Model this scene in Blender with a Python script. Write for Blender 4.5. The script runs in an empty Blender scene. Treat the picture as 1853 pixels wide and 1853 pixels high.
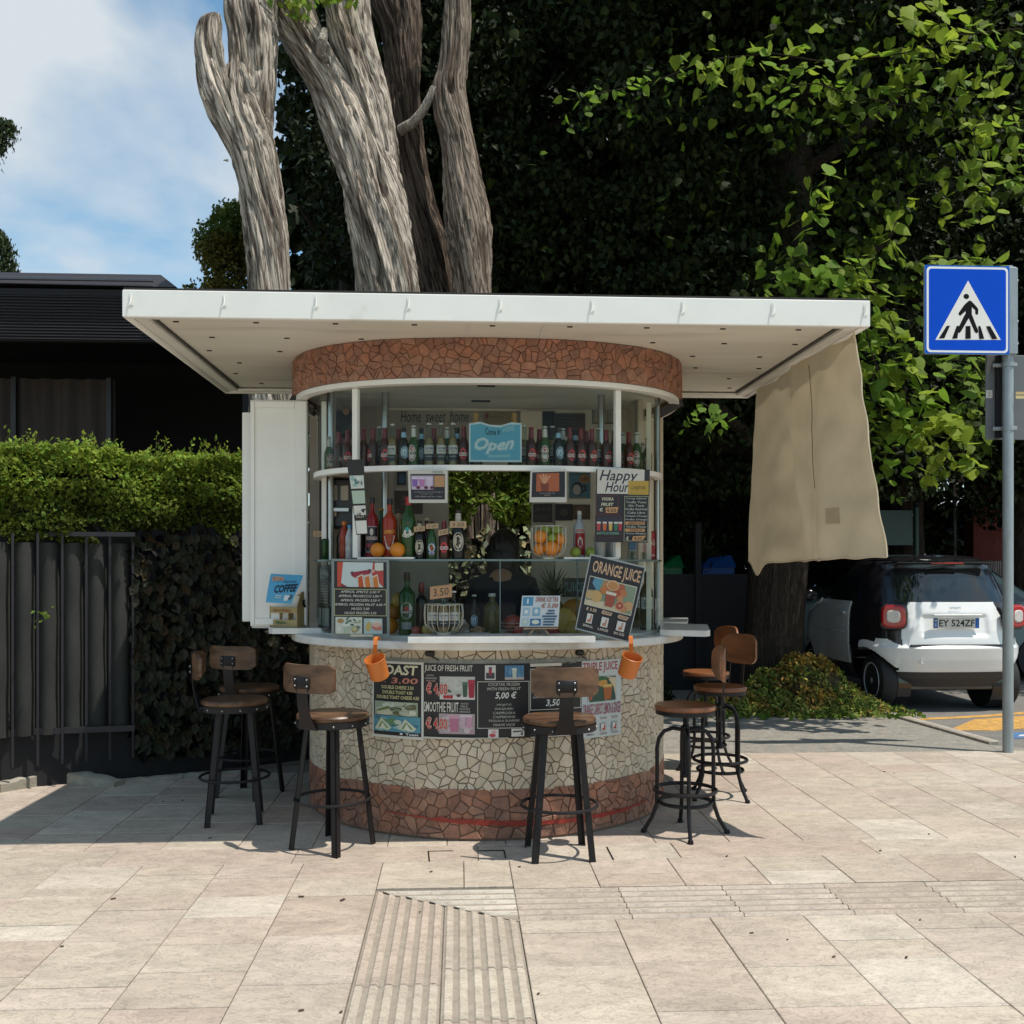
import bpy, math, random
import numpy as np
from mathutils import Vector, Matrix, noise as mnoise
R = random.Random(7)
NR = np.random.RandomState(11)
PI = math.pi
SC = bpy.context.scene
COL = SC.collection

# ------------------------------------------------ camera
FOC, YAW, HZ, EYE = 1785.0, math.radians(3.08), 1027.0, 1.5
cd = bpy.data.cameras.new('camera')
cam = bpy.data.objects.new('camera', cd); COL.objects.link(cam)
cam.location = (0, 0, EYE)
cam.rotation_euler = (PI/2, 0, -YAW)
cd.sensor_width = 36; cd.lens = FOC/1853*36; cd.shift_y = (HZ-926.5)/1853
cd.clip_start = .05; cd.clip_end = 2000
SC.camera = cam

# ------------------------------------------------ light
SUN_DIR = Vector((.365, -.182, 1.0)).normalized()          # towards the sun
w = bpy.data.worlds.new('World'); SC.world = w; w.use_nodes = True
nt = w.node_tree; nt.nodes.clear()
def N(tree, kind, **kw):
    n = tree.nodes.new(kind)
    for k, v in kw.items(): setattr(n, k, v)
    return n
sky = N(nt, 'ShaderNodeTexSky', sky_type='NISHITA', sun_disc=False)
sky.sun_elevation = math.asin(SUN_DIR.z)
sky.sun_rotation = math.atan2(SUN_DIR.x, SUN_DIR.y)
sky.air_density = 1.0; sky.dust_density = .6; sky.ozone_density = 1.0
tc = N(nt, 'ShaderNodeTexCoord')
sep = N(nt, 'ShaderNodeSeparateXYZ'); nt.links.new(tc.outputs['Generated'], sep.inputs[0])
den = N(nt, 'ShaderNodeMath', operation='ADD'); nt.links.new(sep.outputs[2], den.inputs[0]); den.inputs[1].default_value = .35
den2 = N(nt, 'ShaderNodeMath', operation='MAXIMUM'); nt.links.new(den.outputs[0], den2.inputs[0]); den2.inputs[1].default_value = .12
dx = N(nt, 'ShaderNodeMath', operation='DIVIDE'); nt.links.new(sep.outputs[0], dx.inputs[0]); nt.links.new(den2.outputs[0], dx.inputs[1])
dy = N(nt, 'ShaderNodeMath', operation='DIVIDE'); nt.links.new(sep.outputs[1], dy.inputs[0]); nt.links.new(den2.outputs[0], dy.inputs[1])
cmb = N(nt, 'ShaderNodeCombineXYZ'); nt.links.new(dx.outputs[0], cmb.inputs[0]); nt.links.new(dy.outputs[0], cmb.inputs[1])
cn = N(nt, 'ShaderNodeTexNoise'); cn.inputs['Scale'].default_value = 2.3; cn.inputs['Detail'].default_value = 7; cn.inputs['Roughness'].default_value = .47
cn.inputs['Distortion'].default_value = .25
nt.links.new(cmb.outputs[0], cn.inputs['Vector'])
cr = N(nt, 'ShaderNodeValToRGB'); nt.links.new(cn.outputs[0], cr.inputs[0])
cr.color_ramp.elements[0].position = .455; cr.color_ramp.elements[0].color = (0, 0, 0, 1)
cr.color_ramp.elements[1].position = .61; cr.color_ramp.elements[1].color = (1, 1, 1, 1)
mx = N(nt, 'ShaderNodeMix', data_type='RGBA'); nt.links.new(cr.outputs[0], mx.inputs['Factor'])
SKYMUL = .128
CLOUD = (5.0, 5.45, 5.8)
tint = N(nt, 'ShaderNodeMix', data_type='RGBA', blend_type='MULTIPLY'); tint.inputs['Factor'].default_value = 1
tint.inputs['B'].default_value = (1.0, 1.30, 1.25, 1)
nt.links.new(sky.outputs[0], tint.inputs['A'])
nt.links.new(tint.outputs['Result'], mx.inputs['A'])
mx.inputs['B'].default_value = (*CLOUD, 1)
bg = N(nt, 'ShaderNodeBackground'); bg.inputs['Strength'].default_value = SKYMUL
nt.links.new(mx.outputs['Result'], bg.inputs[0])
wo = N(nt, 'ShaderNodeOutputWorld'); nt.links.new(bg.outputs[0], wo.inputs[0])
sd = bpy.data.lights.new('sun', 'SUN'); sd.energy = 4.5; sd.angle = math.radians(.53); sd.color = (1, .95, .87)
sun = bpy.data.objects.new('sun', sd); COL.objects.link(sun)
sun.rotation_euler = SUN_DIR.to_track_quat('Z', 'Y').to_euler()
sun.location = (3, -2, 9)
SC.view_settings.view_transform = 'Standard'; SC.view_settings.look = 'None'
SC.view_settings.exposure = .10; SC.view_settings.gamma = 1
try: SC.view_settings.use_curve_mapping = False
except Exception: pass
SC.cycles.max_bounces = 7; SC.cycles.transparent_max_bounces = 14
SC.cycles.diffuse_bounces = 3; SC.cycles.glossy_bounces = 3; SC.cycles.transmission_bounces = 5
SC.cycles.caustics_reflective = False; SC.cycles.caustics_refractive = False

# ------------------------------------------------ photo geometry helpers
_s, _c = math.sin(YAW), math.cos(YAW)
def ray(px, py):
    u = (px-926.5)/FOC
    return Vector((_s+u*_c, _c-u*_s, (HZ-py)/FOC))
def pt(px, py, Y):
    d = ray(px, py); t = Y/d.y
    return Vector((d.x*t, Y, EYE+d.z*t))
def gp(px, py, z=0.0):
    d = ray(px, py); t = (z-EYE)/d.z
    return Vector((d.x*t, d.y*t, z))
def xat(px, Y): return pt(px, 0, Y).x
def zat(py, Y, px=900): return pt(px, py, Y).z

# ------------------------------------------------ object helpers
def tag(o, label=None, cat=None, group=None, kind=None):
    if label: o['label'] = label
    if cat: o['category'] = cat
    if group: o['group'] = group
    if kind: o['kind'] = kind
    return o
def thing(name, label, cat, loc=(0, 0, 0), rz=0, group=None):
    o = bpy.data.objects.new(name, None); COL.objects.link(o)
    o.empty_display_size = .1
    o.location = loc; o.rotation_euler = (0, 0, rz)
    return tag(o, label, cat, group)
def part(name, me, parent=None, loc=None):
    o = bpy.data.objects.new(name, me); COL.objects.link(o)
    if parent is not None: o.parent = parent
    if loc is not None: o.location = loc
    return o
def chain_loc(p):
    v = Vector((0, 0, 0))
    while p is not None:
        v += p.location; p = p.parent
    return v
def kids(o): return [c for c in o.children]
def dup(o, loc=None, rz=None, parent=None, label=None, group=None):
    c = o.copy(); COL.objects.link(c); c.parent = parent
    if loc is not None: c.location = loc
    if rz is not None: c.rotation_euler = (0, 0, rz)
    for ch in kids(o): dup(ch, parent=c)
    if label: c['label'] = label
    if group: c['group'] = group
    return c

def lin(c):
    if isinstance(c, str):
        c = [int(c[i:i+2], 16)/255 for i in (0, 2, 4)]
    return tuple((x/12.92 if x <= .04045 else ((x+.055)/1.055)**2.4) for x in c)

class MB:
    def __init__(s): s.v = []; s.f = []; s.m = []; s.c = []; s.mi = 0; s.col = (1, 1, 1)
    def add(s, vs, fs):
        b = len(s.v); s.v.extend([tuple(p) for p in vs])
        for f in fs:
            s.f.append(tuple(i+b for i in f)); s.m.append(s.mi); s.c.append(s.col)
        return b
    def box(s, c, d, rz=0, bev=0, rot=None):
        hx, hy, hz = d[0]/2, d[1]/2, d[2]/2
        M = rot if rot is not None else Matrix.Rotation(rz, 3, 'Z')
        c = Vector(c)
        if bev <= 0:
            vs = [c+M@Vector((x*hx, y*hy, z*hz)) for z in (-1, 1) for x, y in ((-1, -1), (1, -1), (1, 1), (-1, 1))]
            s.add(vs, [(3, 2, 1, 0), (4, 5, 6, 7), (0, 1, 5, 4), (1, 2, 6, 5), (2, 3, 7, 6), (3, 0, 4, 7)])
        else:
            b = min(bev, hx*.9, hy*.9, hz*.9)
            rings = []
            vs = []
            def ring(ix, iy, z, ch):
                o = [(-ix+ch, -iy), (ix-ch, -iy), (ix, -iy+ch), (ix, iy-ch), (ix-ch, iy), (-ix+ch, iy), (-ix, iy-ch), (-ix, -iy+ch)]
                return [c+M@Vector((x, y, z)) for x, y in o]
            for ix, iy, z in ((hx-b, hy-b, -hz), (hx, hy, -hz+b), (hx, hy, hz-b), (hx-b, hy-b, hz)):
                vs += ring(ix, iy, z, b*.7)
            fs = [tuple(range(7, -1, -1)), tuple(range(24, 32))]
            for k in range(3):
                for i in range(8):
                    j = (i+1) % 8
                    fs.append((k*8+i, k*8+j, k*8+8+j, k*8+8+i))
            s.add(vs, fs)
    def prism(s, poly, z0, z1):
        n = len(poly)
        vs = [(x, y, z0) for x, y in poly]+[(x, y, z1) for x, y in poly]
        fs = [tuple(range(n-1, -1, -1)), tuple(range(n, 2*n))]
        fs += [(i, (i+1) % n, n+(i+1) % n, n+i) for i in range(n)]
        s.add(vs, fs)
    def tube(s, pts, r, n=8, closed=False, sq=False):
        pts = [Vector(p) for p in pts]; m = len(pts)
        rs = r if isinstance(r, (list, tuple)) else [r]*m
        tang = []
        for i in range(m):
            a = pts[(i-1) % m] if (closed or i > 0) else pts[i]
            b = pts[(i+1) % m] if (closed or i < m-1) else pts[i]
            t = b-a
            tang.append(t.normalized() if t.length > 1e-9 else Vector((0, 0, 1)))
        up = Vector((0, 0, 1)) if abs(tang[0].z) < .9 else Vector((1, 0, 0))
        nrm = (up-tang[0]*up.dot(tang[0])).normalized()
        vs = []
        for i in range(m):
            t = tang[i]; nrm = (nrm-t*nrm.dot(t))
            nrm = nrm.normalized() if nrm.length > 1e-6 else t.orthogonal().normalized()
            b = t.cross(nrm)
            for k in range(n):
                a = 2*PI*k/n+(PI/4 if sq else 0)
                vs.append(pts[i]+(nrm*math.cos(a)+b*math.sin(a))*rs[i])
        fs = []
        for i in range(m if closed else m-1):
            j = (i+1) % m
            for k in range(n):
                l = (k+1) % n
                fs.append((i*n+k, i*n+l, j*n+l, j*n+k))
        if not closed:
            fs.append(tuple(range(n-1, -1, -1))); fs.append(tuple((m-1)*n+k for k in range(n)))
        s.add(vs, fs)
    def lathe(s, prof, c=(0, 0, 0), n=16, caps=True, M=None):
        c = Vector(c); vs = []
        for r, z in prof:
            for k in range(n):
                a = 2*PI*k/n; p = Vector((r*math.cos(a), r*math.sin(a), z))
                vs.append(c+(M@p if M is not None else p))
        fs = []
        for i in range(len(prof)-1):
            for k in range(n):
                l = (k+1) % n
                fs.append((i*n+k, i*n+l, (i+1)*n+l, (i+1)*n+k))
        if caps:
            if prof[0][0] > 1e-5: fs.append(tuple(range(n-1, -1, -1)))
            if prof[-1][0] > 1e-5: fs.append(tuple((len(prof)-1)*n+k for k in range(n)))
        s.add(vs, fs)
    def ball(s, c, r, n=12, m=8, sc=(1, 1, 1), M=None):
        prof = [(r*math.sin(PI*i/m), -r*math.cos(PI*i/m)) for i in range(m+1)]
        Mx = (M if M is not None else Matrix.Identity(3)) @ Matrix.Diagonal(Vector(sc))
        s.lathe(prof, c, n, False, Mx)
    def build(s, name, mat, parent=None, smooth=True, ang=38, local=False, me_only=False):
        me = bpy.data.meshes.new(name)
        o = Vector((0, 0, 0)) if (local or parent is None) else chain_loc(parent)
        vs = np.array(s.v, dtype=np.float64).reshape(-1, 3)-np.array(o)
        me.from_pydata(vs.tolist(), [], s.f)
        mats = mat if isinstance(mat, (list, tuple)) else [mat]
        for m in mats: me.materials.append(m)
        me.polygons.foreach_set('material_index', s.m)
        if any(c != (1, 1, 1) for c in s.c):
            ca = me.color_attributes.new('col', 'FLOAT_COLOR', 'CORNER')
            a = []
            for c, f in zip(s.c, s.f): a.extend([c[0], c[1], c[2], 1.0]*len(f))
            ca.data.foreach_set('color', a)
        if getattr(s, 'bk', None):
            at = me.attributes.new('bk', 'FLOAT_VECTOR', 'POINT'); at.data.foreach_set('vector', [x for p in s.bk for x in p])
        if smooth:
            me.polygons.foreach_set('use_smooth', [True]*len(me.polygons))
            me.set_sharp_from_angle(angle=math.radians(ang))
        me.update()
        if me_only: return me
        return part(name, me, parent)

def tri_mesh(name, V, F, mat, parent=None, cols=None, smooth=False, C=None):
    """V (n,3), F (m,k) arrays, cols per face (m,3)"""
    me = bpy.data.meshes.new(name)
    o = np.array(chain_loc(parent)) if parent is not None else np.zeros(3)
    V = np.asarray(V, dtype=np.float32)-o.astype(np.float32); F = np.asarray(F, dtype=np.int32); k = F.shape[1]
    me.vertices.add(len(V)); me.vertices.foreach_set('co', V.ravel())
    me.loops.add(F.size); me.loops.foreach_set('vertex_index', F.ravel())
    me.polygons.add(len(F)); me.polygons.foreach_set('loop_start', np.arange(len(F), dtype=np.int32)*k)
    me.polygons.foreach_set('loop_total', np.full(len(F), k, dtype=np.int32))
    if cols is not None:
        ca = me.color_attributes.new('col', 'FLOAT_COLOR', 'CORNER')
        a = np.ones((len(F), k, 4), dtype=np.float32); a[:, :, :3] = np.asarray(cols, dtype=np.float32)[:, None, :]
        ca.data.foreach_set('color', a.ravel())
    me.materials.append(mat)
    if smooth: me.polygons.foreach_set('use_smooth', np.ones(len(F), dtype=bool))
    me.update(calc_edges=True); me.validate()
    return part(name, me, parent)

# ------------------------------------------------ materials
def mat(name, col, rough=.6, metal=0, var=.12, scale=6, detail=4, bump=0, bscale=60, attr=False, orand=0, spec=.5,
        stretch=(1, 1, 1), col2=None, c2pos=(.45, .62), c2scale=3, coat=0, coord='Object', transl=0, rvar=0, bdist=.01, alpha=None, trans=0, ior=1.45):
    m = bpy.data.materials.new(name); m.use_nodes = True
    t = m.node_tree; b = t.nodes['Principled BSDF']; L = t.links.new
    b.inputs['Roughness'].default_value = rough; b.inputs['Metallic'].default_value = metal
    b.inputs['Specular IOR Level'].default_value = spec
    if coat: b.inputs['Coat Weight'].default_value = coat; b.inputs['Coat Roughness'].default_value = .08
    if trans: b.inputs['Transmission Weight'].default_value = trans; b.inputs['IOR'].default_value = ior
    co = N(t, 'ShaderNodeTexCoord')
    mp = N(t, 'ShaderNodeMapping'); mp.inputs['Scale'].default_value = stretch
    L(co.outputs[coord], mp.inputs[0])
    cur = None
    base = N(t, 'ShaderNodeRGB'); base.outputs[0].default_value = (*col, 1); cur = base.outputs[0]
    if attr:
        at = N(t, 'ShaderNodeAttribute', attribute_name='col')
        mm = N(t, 'ShaderNodeMix', data_type='RGBA', blend_type='MULTIPLY'); mm.inputs['Factor'].default_value = 1
        L(cur, mm.inputs['A']); L(at.outputs['Color'], mm.inputs['B']); cur = mm.outputs['Result']
    if col2 is not None:
        n2 = N(t, 'ShaderNodeTexNoise'); n2.inputs['Scale'].default_value = c2scale; n2.inputs['Detail'].default_value = 5
        L(mp.outputs[0], n2.inputs['Vector'])
        mr = N(t, 'ShaderNodeMapRange', interpolation_type='SMOOTHSTEP'); mr.inputs[1].default_value = c2pos[0]; mr.inputs[2].default_value = c2pos[1]
        L(n2.outputs[0], mr.inputs[0])
        m2 = N(t, 'ShaderNodeMix', data_type='RGBA'); L(mr.outputs[0], m2.inputs['Factor']); L(cur, m2.inputs['A'])
        m2.inputs['B'].default_value = (*col2, 1); cur = m2.outputs['Result']
    if orand:
        oi = N(t, 'ShaderNodeObjectInfo')
        mr = N(t, 'ShaderNodeMapRange'); mr.inputs[3].default_value = 1-orand; mr.inputs[4].default_value = 1+orand
        L(oi.outputs['Random'], mr.inputs[0])
        vm = N(t, 'ShaderNodeVectorMath', operation='SCALE'); L(cur, vm.inputs[0]); L(mr.outputs[0], vm.inputs['Scale']); cur = vm.outputs[0]
    if var:
        n1 = N(t, 'ShaderNodeTexNoise'); n1.inputs['Scale'].default_value = scale; n1.inputs['Detail'].default_value = detail
        n1.inputs['Roughness'].default_value = .62
        L(mp.outputs[0], n1.inputs['Vector'])
        mr = N(t, 'ShaderNodeMapRange'); mr.inputs[1].default_value = .3; mr.inputs[2].default_value = .7
        mr.inputs[3].default_value = 1-var; mr.inputs[4].default_value = 1+var
        L(n1.outputs[0], mr.inputs[0])
        vm = N(t, 'ShaderNodeVectorMath', operation='SCALE'); L(cur, vm.inputs[0]); L(mr.outputs[0], vm.inputs['Scale']); cur = vm.outputs[0]
        if rvar:
            mr2 = N(t, 'ShaderNodeMapRange'); mr2.inputs[3].default_value = max(0, rough-rvar); mr2.inputs[4].default_value = min(1, rough+rvar)
            L(n1.outputs[0], mr2.inputs[0]); L(mr2.outputs[0], b.inputs['Roughness'])
    L(cur, b.inputs['Base Color'])
    if bump:
        nb = N(t, 'ShaderNodeTexNoise'); nb.inputs['Scale'].default_value = bscale; nb.inputs['Detail'].default_value = 4
        L(mp.outputs[0], nb.inputs['Vector'])
        bp = N(t, 'ShaderNodeBump'); bp.inputs['Strength'].default_value = bump; bp.inputs['Distance'].default_value = bdist
        L(nb.outputs[0], bp.inputs['Height']); L(bp.outputs[0], b.inputs['Normal'])
    if transl:
        tr = N(t, 'ShaderNodeBsdfTranslucent'); L(cur, tr.inputs[0])
        ms = N(t, 'ShaderNodeMixShader'); ms.inputs[0].default_value = transl
        out = t.nodes['Material Output']
        L(b.outputs[0], ms.inputs[1]); L(tr.outputs[0], ms.inputs[2]); L(ms.outputs[0], out.inputs[0])
    return m

def glass_mat(name, tint=(.92, .96, .95), rough=.02, f=.06, spec_col=(1, 1, 1)):
    m = bpy.data.materials.new(name); m.use_nodes = True
    t = m.node_tree; t.nodes.clear(); L = t.links.new
    tr = N(t, 'ShaderNodeBsdfTransparent'); tr.inputs[0].default_value = (*tint, 1)
    gl = N(t, 'ShaderNodeBsdfGlossy'); gl.inputs['Roughness'].default_value = rough; gl.inputs[0].default_value = (*spec_col, 1)
    fr = N(t, 'ShaderNodeFresnel'); fr.inputs[0].default_value = 1.0+f*4
    ge = N(t, 'ShaderNodeNewGeometry'); iv = N(t, 'ShaderNodeMath', operation='SUBTRACT'); iv.inputs[0].default_value = 1; L(ge.outputs['Backfacing'], iv.inputs[1])
    mu = N(t, 'ShaderNodeMath', operation='MULTIPLY'); L(fr.outputs[0], mu.inputs[0]); L(iv.outputs[0], mu.inputs[1])
    ms = N(t, 'ShaderNodeMixShader'); L(mu.outputs[0], ms.inputs[0]); L(tr.outputs[0], ms.inputs[1]); L(gl.outputs[0], ms.inputs[2])
    o = N(t, 'ShaderNodeOutputMaterial'); L(ms.outputs[0], o.inputs[0])
    return m

def wood_mat(name, c1, c2, axis=0, scale=9, rough=.45, spec=.45, bands=3.0):
    m = bpy.data.materials.new(name); m.use_nodes = True
    t = m.node_tree; b = t.nodes['Principled BSDF']; L = t.links.new
    co = N(t, 'ShaderNodeTexCoord'); mp = N(t, 'ShaderNodeMapping')
    st = [bands, bands, bands]; st[axis] = .18*bands; mp.inputs['Scale'].default_value = st
    L(co.outputs['Object'], mp.inputs[0])
    oi = N(t, 'ShaderNodeObjectInfo'); L(oi.outputs['Random'], mp.inputs['Location'])
    n1 = N(t, 'ShaderNodeTexNoise'); n1.inputs['Scale'].default_value = scale; n1.inputs['Detail'].default_value = 6; n1.inputs['Distortion'].default_value = .6
    L(mp.outputs[0], n1.inputs['Vector'])
    r = N(t, 'ShaderNodeValToRGB'); e = r.color_ramp.elements
    e[0].position = .34; e[0].color = (*c1, 1); e[1].position = .66; e[1].color = (*c2, 1)
    L(n1.outputs[0], r.inputs[0]); L(r.outputs[0], b.inputs['Base Color'])
    b.inputs['Roughness'].default_value = rough; b.inputs['Specular IOR Level'].default_value = spec
    bp = N(t, 'ShaderNodeBump'); bp.inputs['Strength'].default_value = .25; bp.inputs['Distance'].default_value = .003
    L(n1.outputs[0], bp.inputs['Height']); L(bp.outputs[0], b.inputs['Normal'])
    return m

M = {}
M['white_metal'] = mat('white_painted_metal', (.80, .79, .74), .38, var=.04, scale=3, col2=(.60, .57, .50), c2pos=(.66, .86), c2scale=5, bump=.05, bscale=30)
M['soffit'] = mat('soffit_paint', (.74, .71, .62), .55, var=.08, scale=1.6, stretch=(.4, 2.2, 1), col2=(.56, .53, .46), c2pos=(.52, .75), c2scale=2, bump=.04, bscale=12)
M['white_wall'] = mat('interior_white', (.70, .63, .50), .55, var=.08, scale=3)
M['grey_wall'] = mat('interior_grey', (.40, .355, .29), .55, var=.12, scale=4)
M['counter'] = mat('counter_marble', (.70, .68, .64), .3, var=.10, scale=7, col2=(.52, .50, .46), c2pos=(.5, .75), c2scale=6)
M['grout'] = mat('brown_grout', (.20, .14, .095), .9, var=.25, scale=40, bump=.4, bscale=120)
M['stone_w'] = mat('cream_stone', (.58, .49, .375), .62, var=.13, scale=16, attr=True, bump=.3, bscale=45, bdist=.004, col2=(.50, .41, .31), c2pos=(.6, .8), c2scale=22)
M['stone_r'] = mat('red_stone', (.29, .138, .09), .68, var=.26, scale=18, attr=True, bump=.7, bscale=40, bdist=.008, col2=(.27, .135, .09), c2pos=(.5, .72), c2scale=26)
M['red_paint'] = mat('red_paint_smear', (.28, .028, .015), .55, var=.3, scale=30, bump=.5, bscale=60)
M['chrome'] = mat('steel', (.42, .42, .42), .28, 1, var=.1)
M['galv'] = mat('galvanised_steel', (.30, .34, .35), .45, .35, var=.14, scale=14, stretch=(1, 1, .3))
M['grout_r'] = mat('grey_brown_grout', (.17, .115, .08), .9, var=.25, scale=40, bump=.4, bscale=120)
M['groove'] = mat('dark_groove', (.28, .235, .185), .8, var=.15, scale=20)  # slab base between the ribs, darker than the paving
M['black_metal'] = mat('black_powder_metal', (.011, .009, .010), .45, var=.2, scale=30, spec=.3)
M['dark_frame'] = mat('dark_frame', (.025, .018, .014), .5, var=.2)
M['black'] = mat('black_plastic', (.008, .008, .009), .4, var=0)
M['glass'] = glass_mat('window_glass', (.93, .96, .95), .015, .05)
M['glass_edge'] = mat('glass_edge', (.10, .16, .16), .15, var=0, spec=.8)
M['seatwood'] = wood_mat('dark_oak_seat', (.055, .026, .013), (.15, .078, .040), 0, 7, .38)
M['orangewood'] = wood_mat('orange_oak', (.14, .05, .019), (.25, .095, .036), 0, 6, .32)
M['print'] = mat('printed_ink', (.82, .82, .80), .42, var=0, attr=True)
M['board'] = mat('board_edge', (.33, .34, .33), .4, var=.1)
M['orange_plastic'] = mat('orange_plastic', (.55, .16, .03), .38, var=.06)
M['card'] = mat('cardboard', (.42, .26, .15), .8, var=.1, scale=30)
M['fabric'] = mat('beige_canvas', (.52, .43, .29), .85, var=.07, scale=5, bump=.12, bscale=300, bdist=.002, transl=.22)
M['bark_dead'] = None

def leaf_mat(name, col, transl=.3, var=.25, rough=.6, spec=.14):
    return mat(name, col, rough, var=var, scale=30, attr=True, transl=transl, spec=spec)

def bark_mat(name, c1, c2, sz=(5, 5, .55), bump=1.0, scale=6, dist=.03, attr=None):
    m = bpy.data.materials.new(name); m.use_nodes = True
    t = m.node_tree; b = t.nodes['Principled BSDF']; L = t.links.new
    co = N(t, 'ShaderNodeTexCoord'); mp = N(t, 'ShaderNodeMapping'); mp.inputs['Scale'].default_value = sz
    src = co.outputs['Object']
    if attr: src = N(t, 'ShaderNodeAttribute', attribute_name=attr).outputs['Vector']
    L(src, mp.inputs[0])
    n1 = N(t, 'ShaderNodeTexNoise'); n1.inputs['Scale'].default_value = scale; n1.inputs['Detail'].default_value = 9
    n1.inputs['Roughness'].default_value = .68; n1.inputs['Distortion'].default_value = .9
    L(mp.outputs[0], n1.inputs['Vector'])
    vo = N(t, 'ShaderNodeTexVoronoi', feature='DISTANCE_TO_EDGE'); vo.inputs['Scale'].default_value = scale*1.3
    ad = N(t, 'ShaderNodeVectorMath', operation='ADD'); L(mp.outputs[0], ad.inputs[0]); L(n1.outputs['Color'], ad.inputs[1])
    L(ad.outputs[0], vo.inputs['Vector'])
    cr = N(t, 'ShaderNodeMapRange'); cr.inputs[1].default_value = 0; cr.inputs[2].default_value = .10; L(vo.outputs['Distance'], cr.inputs[0])
    mul = N(t, 'ShaderNodeMath', operation='MULTIPLY_ADD'); L(cr.outputs[0], mul.inputs[0]); mul.inputs[1].default_value = .35; L(n1.outputs[0], mul.inputs[2])
    r = N(t, 'ShaderNodeValToRGB'); e = r.color_ramp.elements
    e[0].position = .42; e[0].color = (*c1, 1); e[1].position = .90; e[1].color = (*c2, 1)
    L(mul.outputs[0], r.inputs[0])
    if attr:
        m5 = N(t, 'ShaderNodeMapping'); m5.inputs['Scale'].default_value = (6, 6, .8); L(src, m5.inputs[0])
        n5 = N(t, 'ShaderNodeTexNoise'); n5.inputs['Scale'].default_value = 1.3; n5.inputs['Detail'].default_value = 5; n5.inputs['Distortion'].default_value = 1.2; L(m5.outputs[0], n5.inputs['Vector'])
        r5 = N(t, 'ShaderNodeValToRGB'); q = r5.color_ramp.elements; q[0].position = .37; q[0].color = (.16, .11, .075, 1); q[1].position = .52; q[1].color = (1, 1, 1, 1); L(n5.outputs[0], r5.inputs[0])
        x5 = N(t, 'ShaderNodeMix', data_type='RGBA', blend_type='MULTIPLY'); x5.inputs['Factor'].default_value = .7; L(r.outputs[0], x5.inputs['A']); L(r5.outputs[0], x5.inputs['B']); L(x5.outputs['Result'], b.inputs['Base Color'])
    else: L(r.outputs[0], b.inputs['Base Color'])
    b.inputs['Roughness'].default_value = .85; b.inputs['Specular IOR Level'].default_value = .2
    bp = N(t, 'ShaderNodeBump'); bp.inputs['Strength'].default_value = bump; bp.inputs['Distance'].default_value = dist
    L(mul.outputs[0], bp.inputs['Height']); L(bp.outputs[0], b.inputs['Normal'])
    return m
M['bark_dead'] = bark_mat('weathered_dead_bark', (.06, .042, .030), (.74, .65, .54), (8, 8, .45), 1.0, 4.5, .06)
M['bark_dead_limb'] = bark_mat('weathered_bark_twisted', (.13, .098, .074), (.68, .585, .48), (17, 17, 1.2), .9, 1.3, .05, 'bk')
M['bark_dead_dark'] = bark_mat('shaded_brown_bark', (.030, .020, .014), (.24, .175, .13), (20, 20, 1.3), 1.0, 1.35, .05, 'bk')  # darker copies for the rear trunks, their shade put into the bark colour
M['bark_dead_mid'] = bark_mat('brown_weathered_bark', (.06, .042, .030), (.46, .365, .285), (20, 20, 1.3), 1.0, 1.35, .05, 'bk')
M['bark_lime'] = bark_mat('ridged_lime_bark', (.014, .010, .007), (.075, .055, .04), (9, 9, .9), 1.0, 4, .04)

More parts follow.
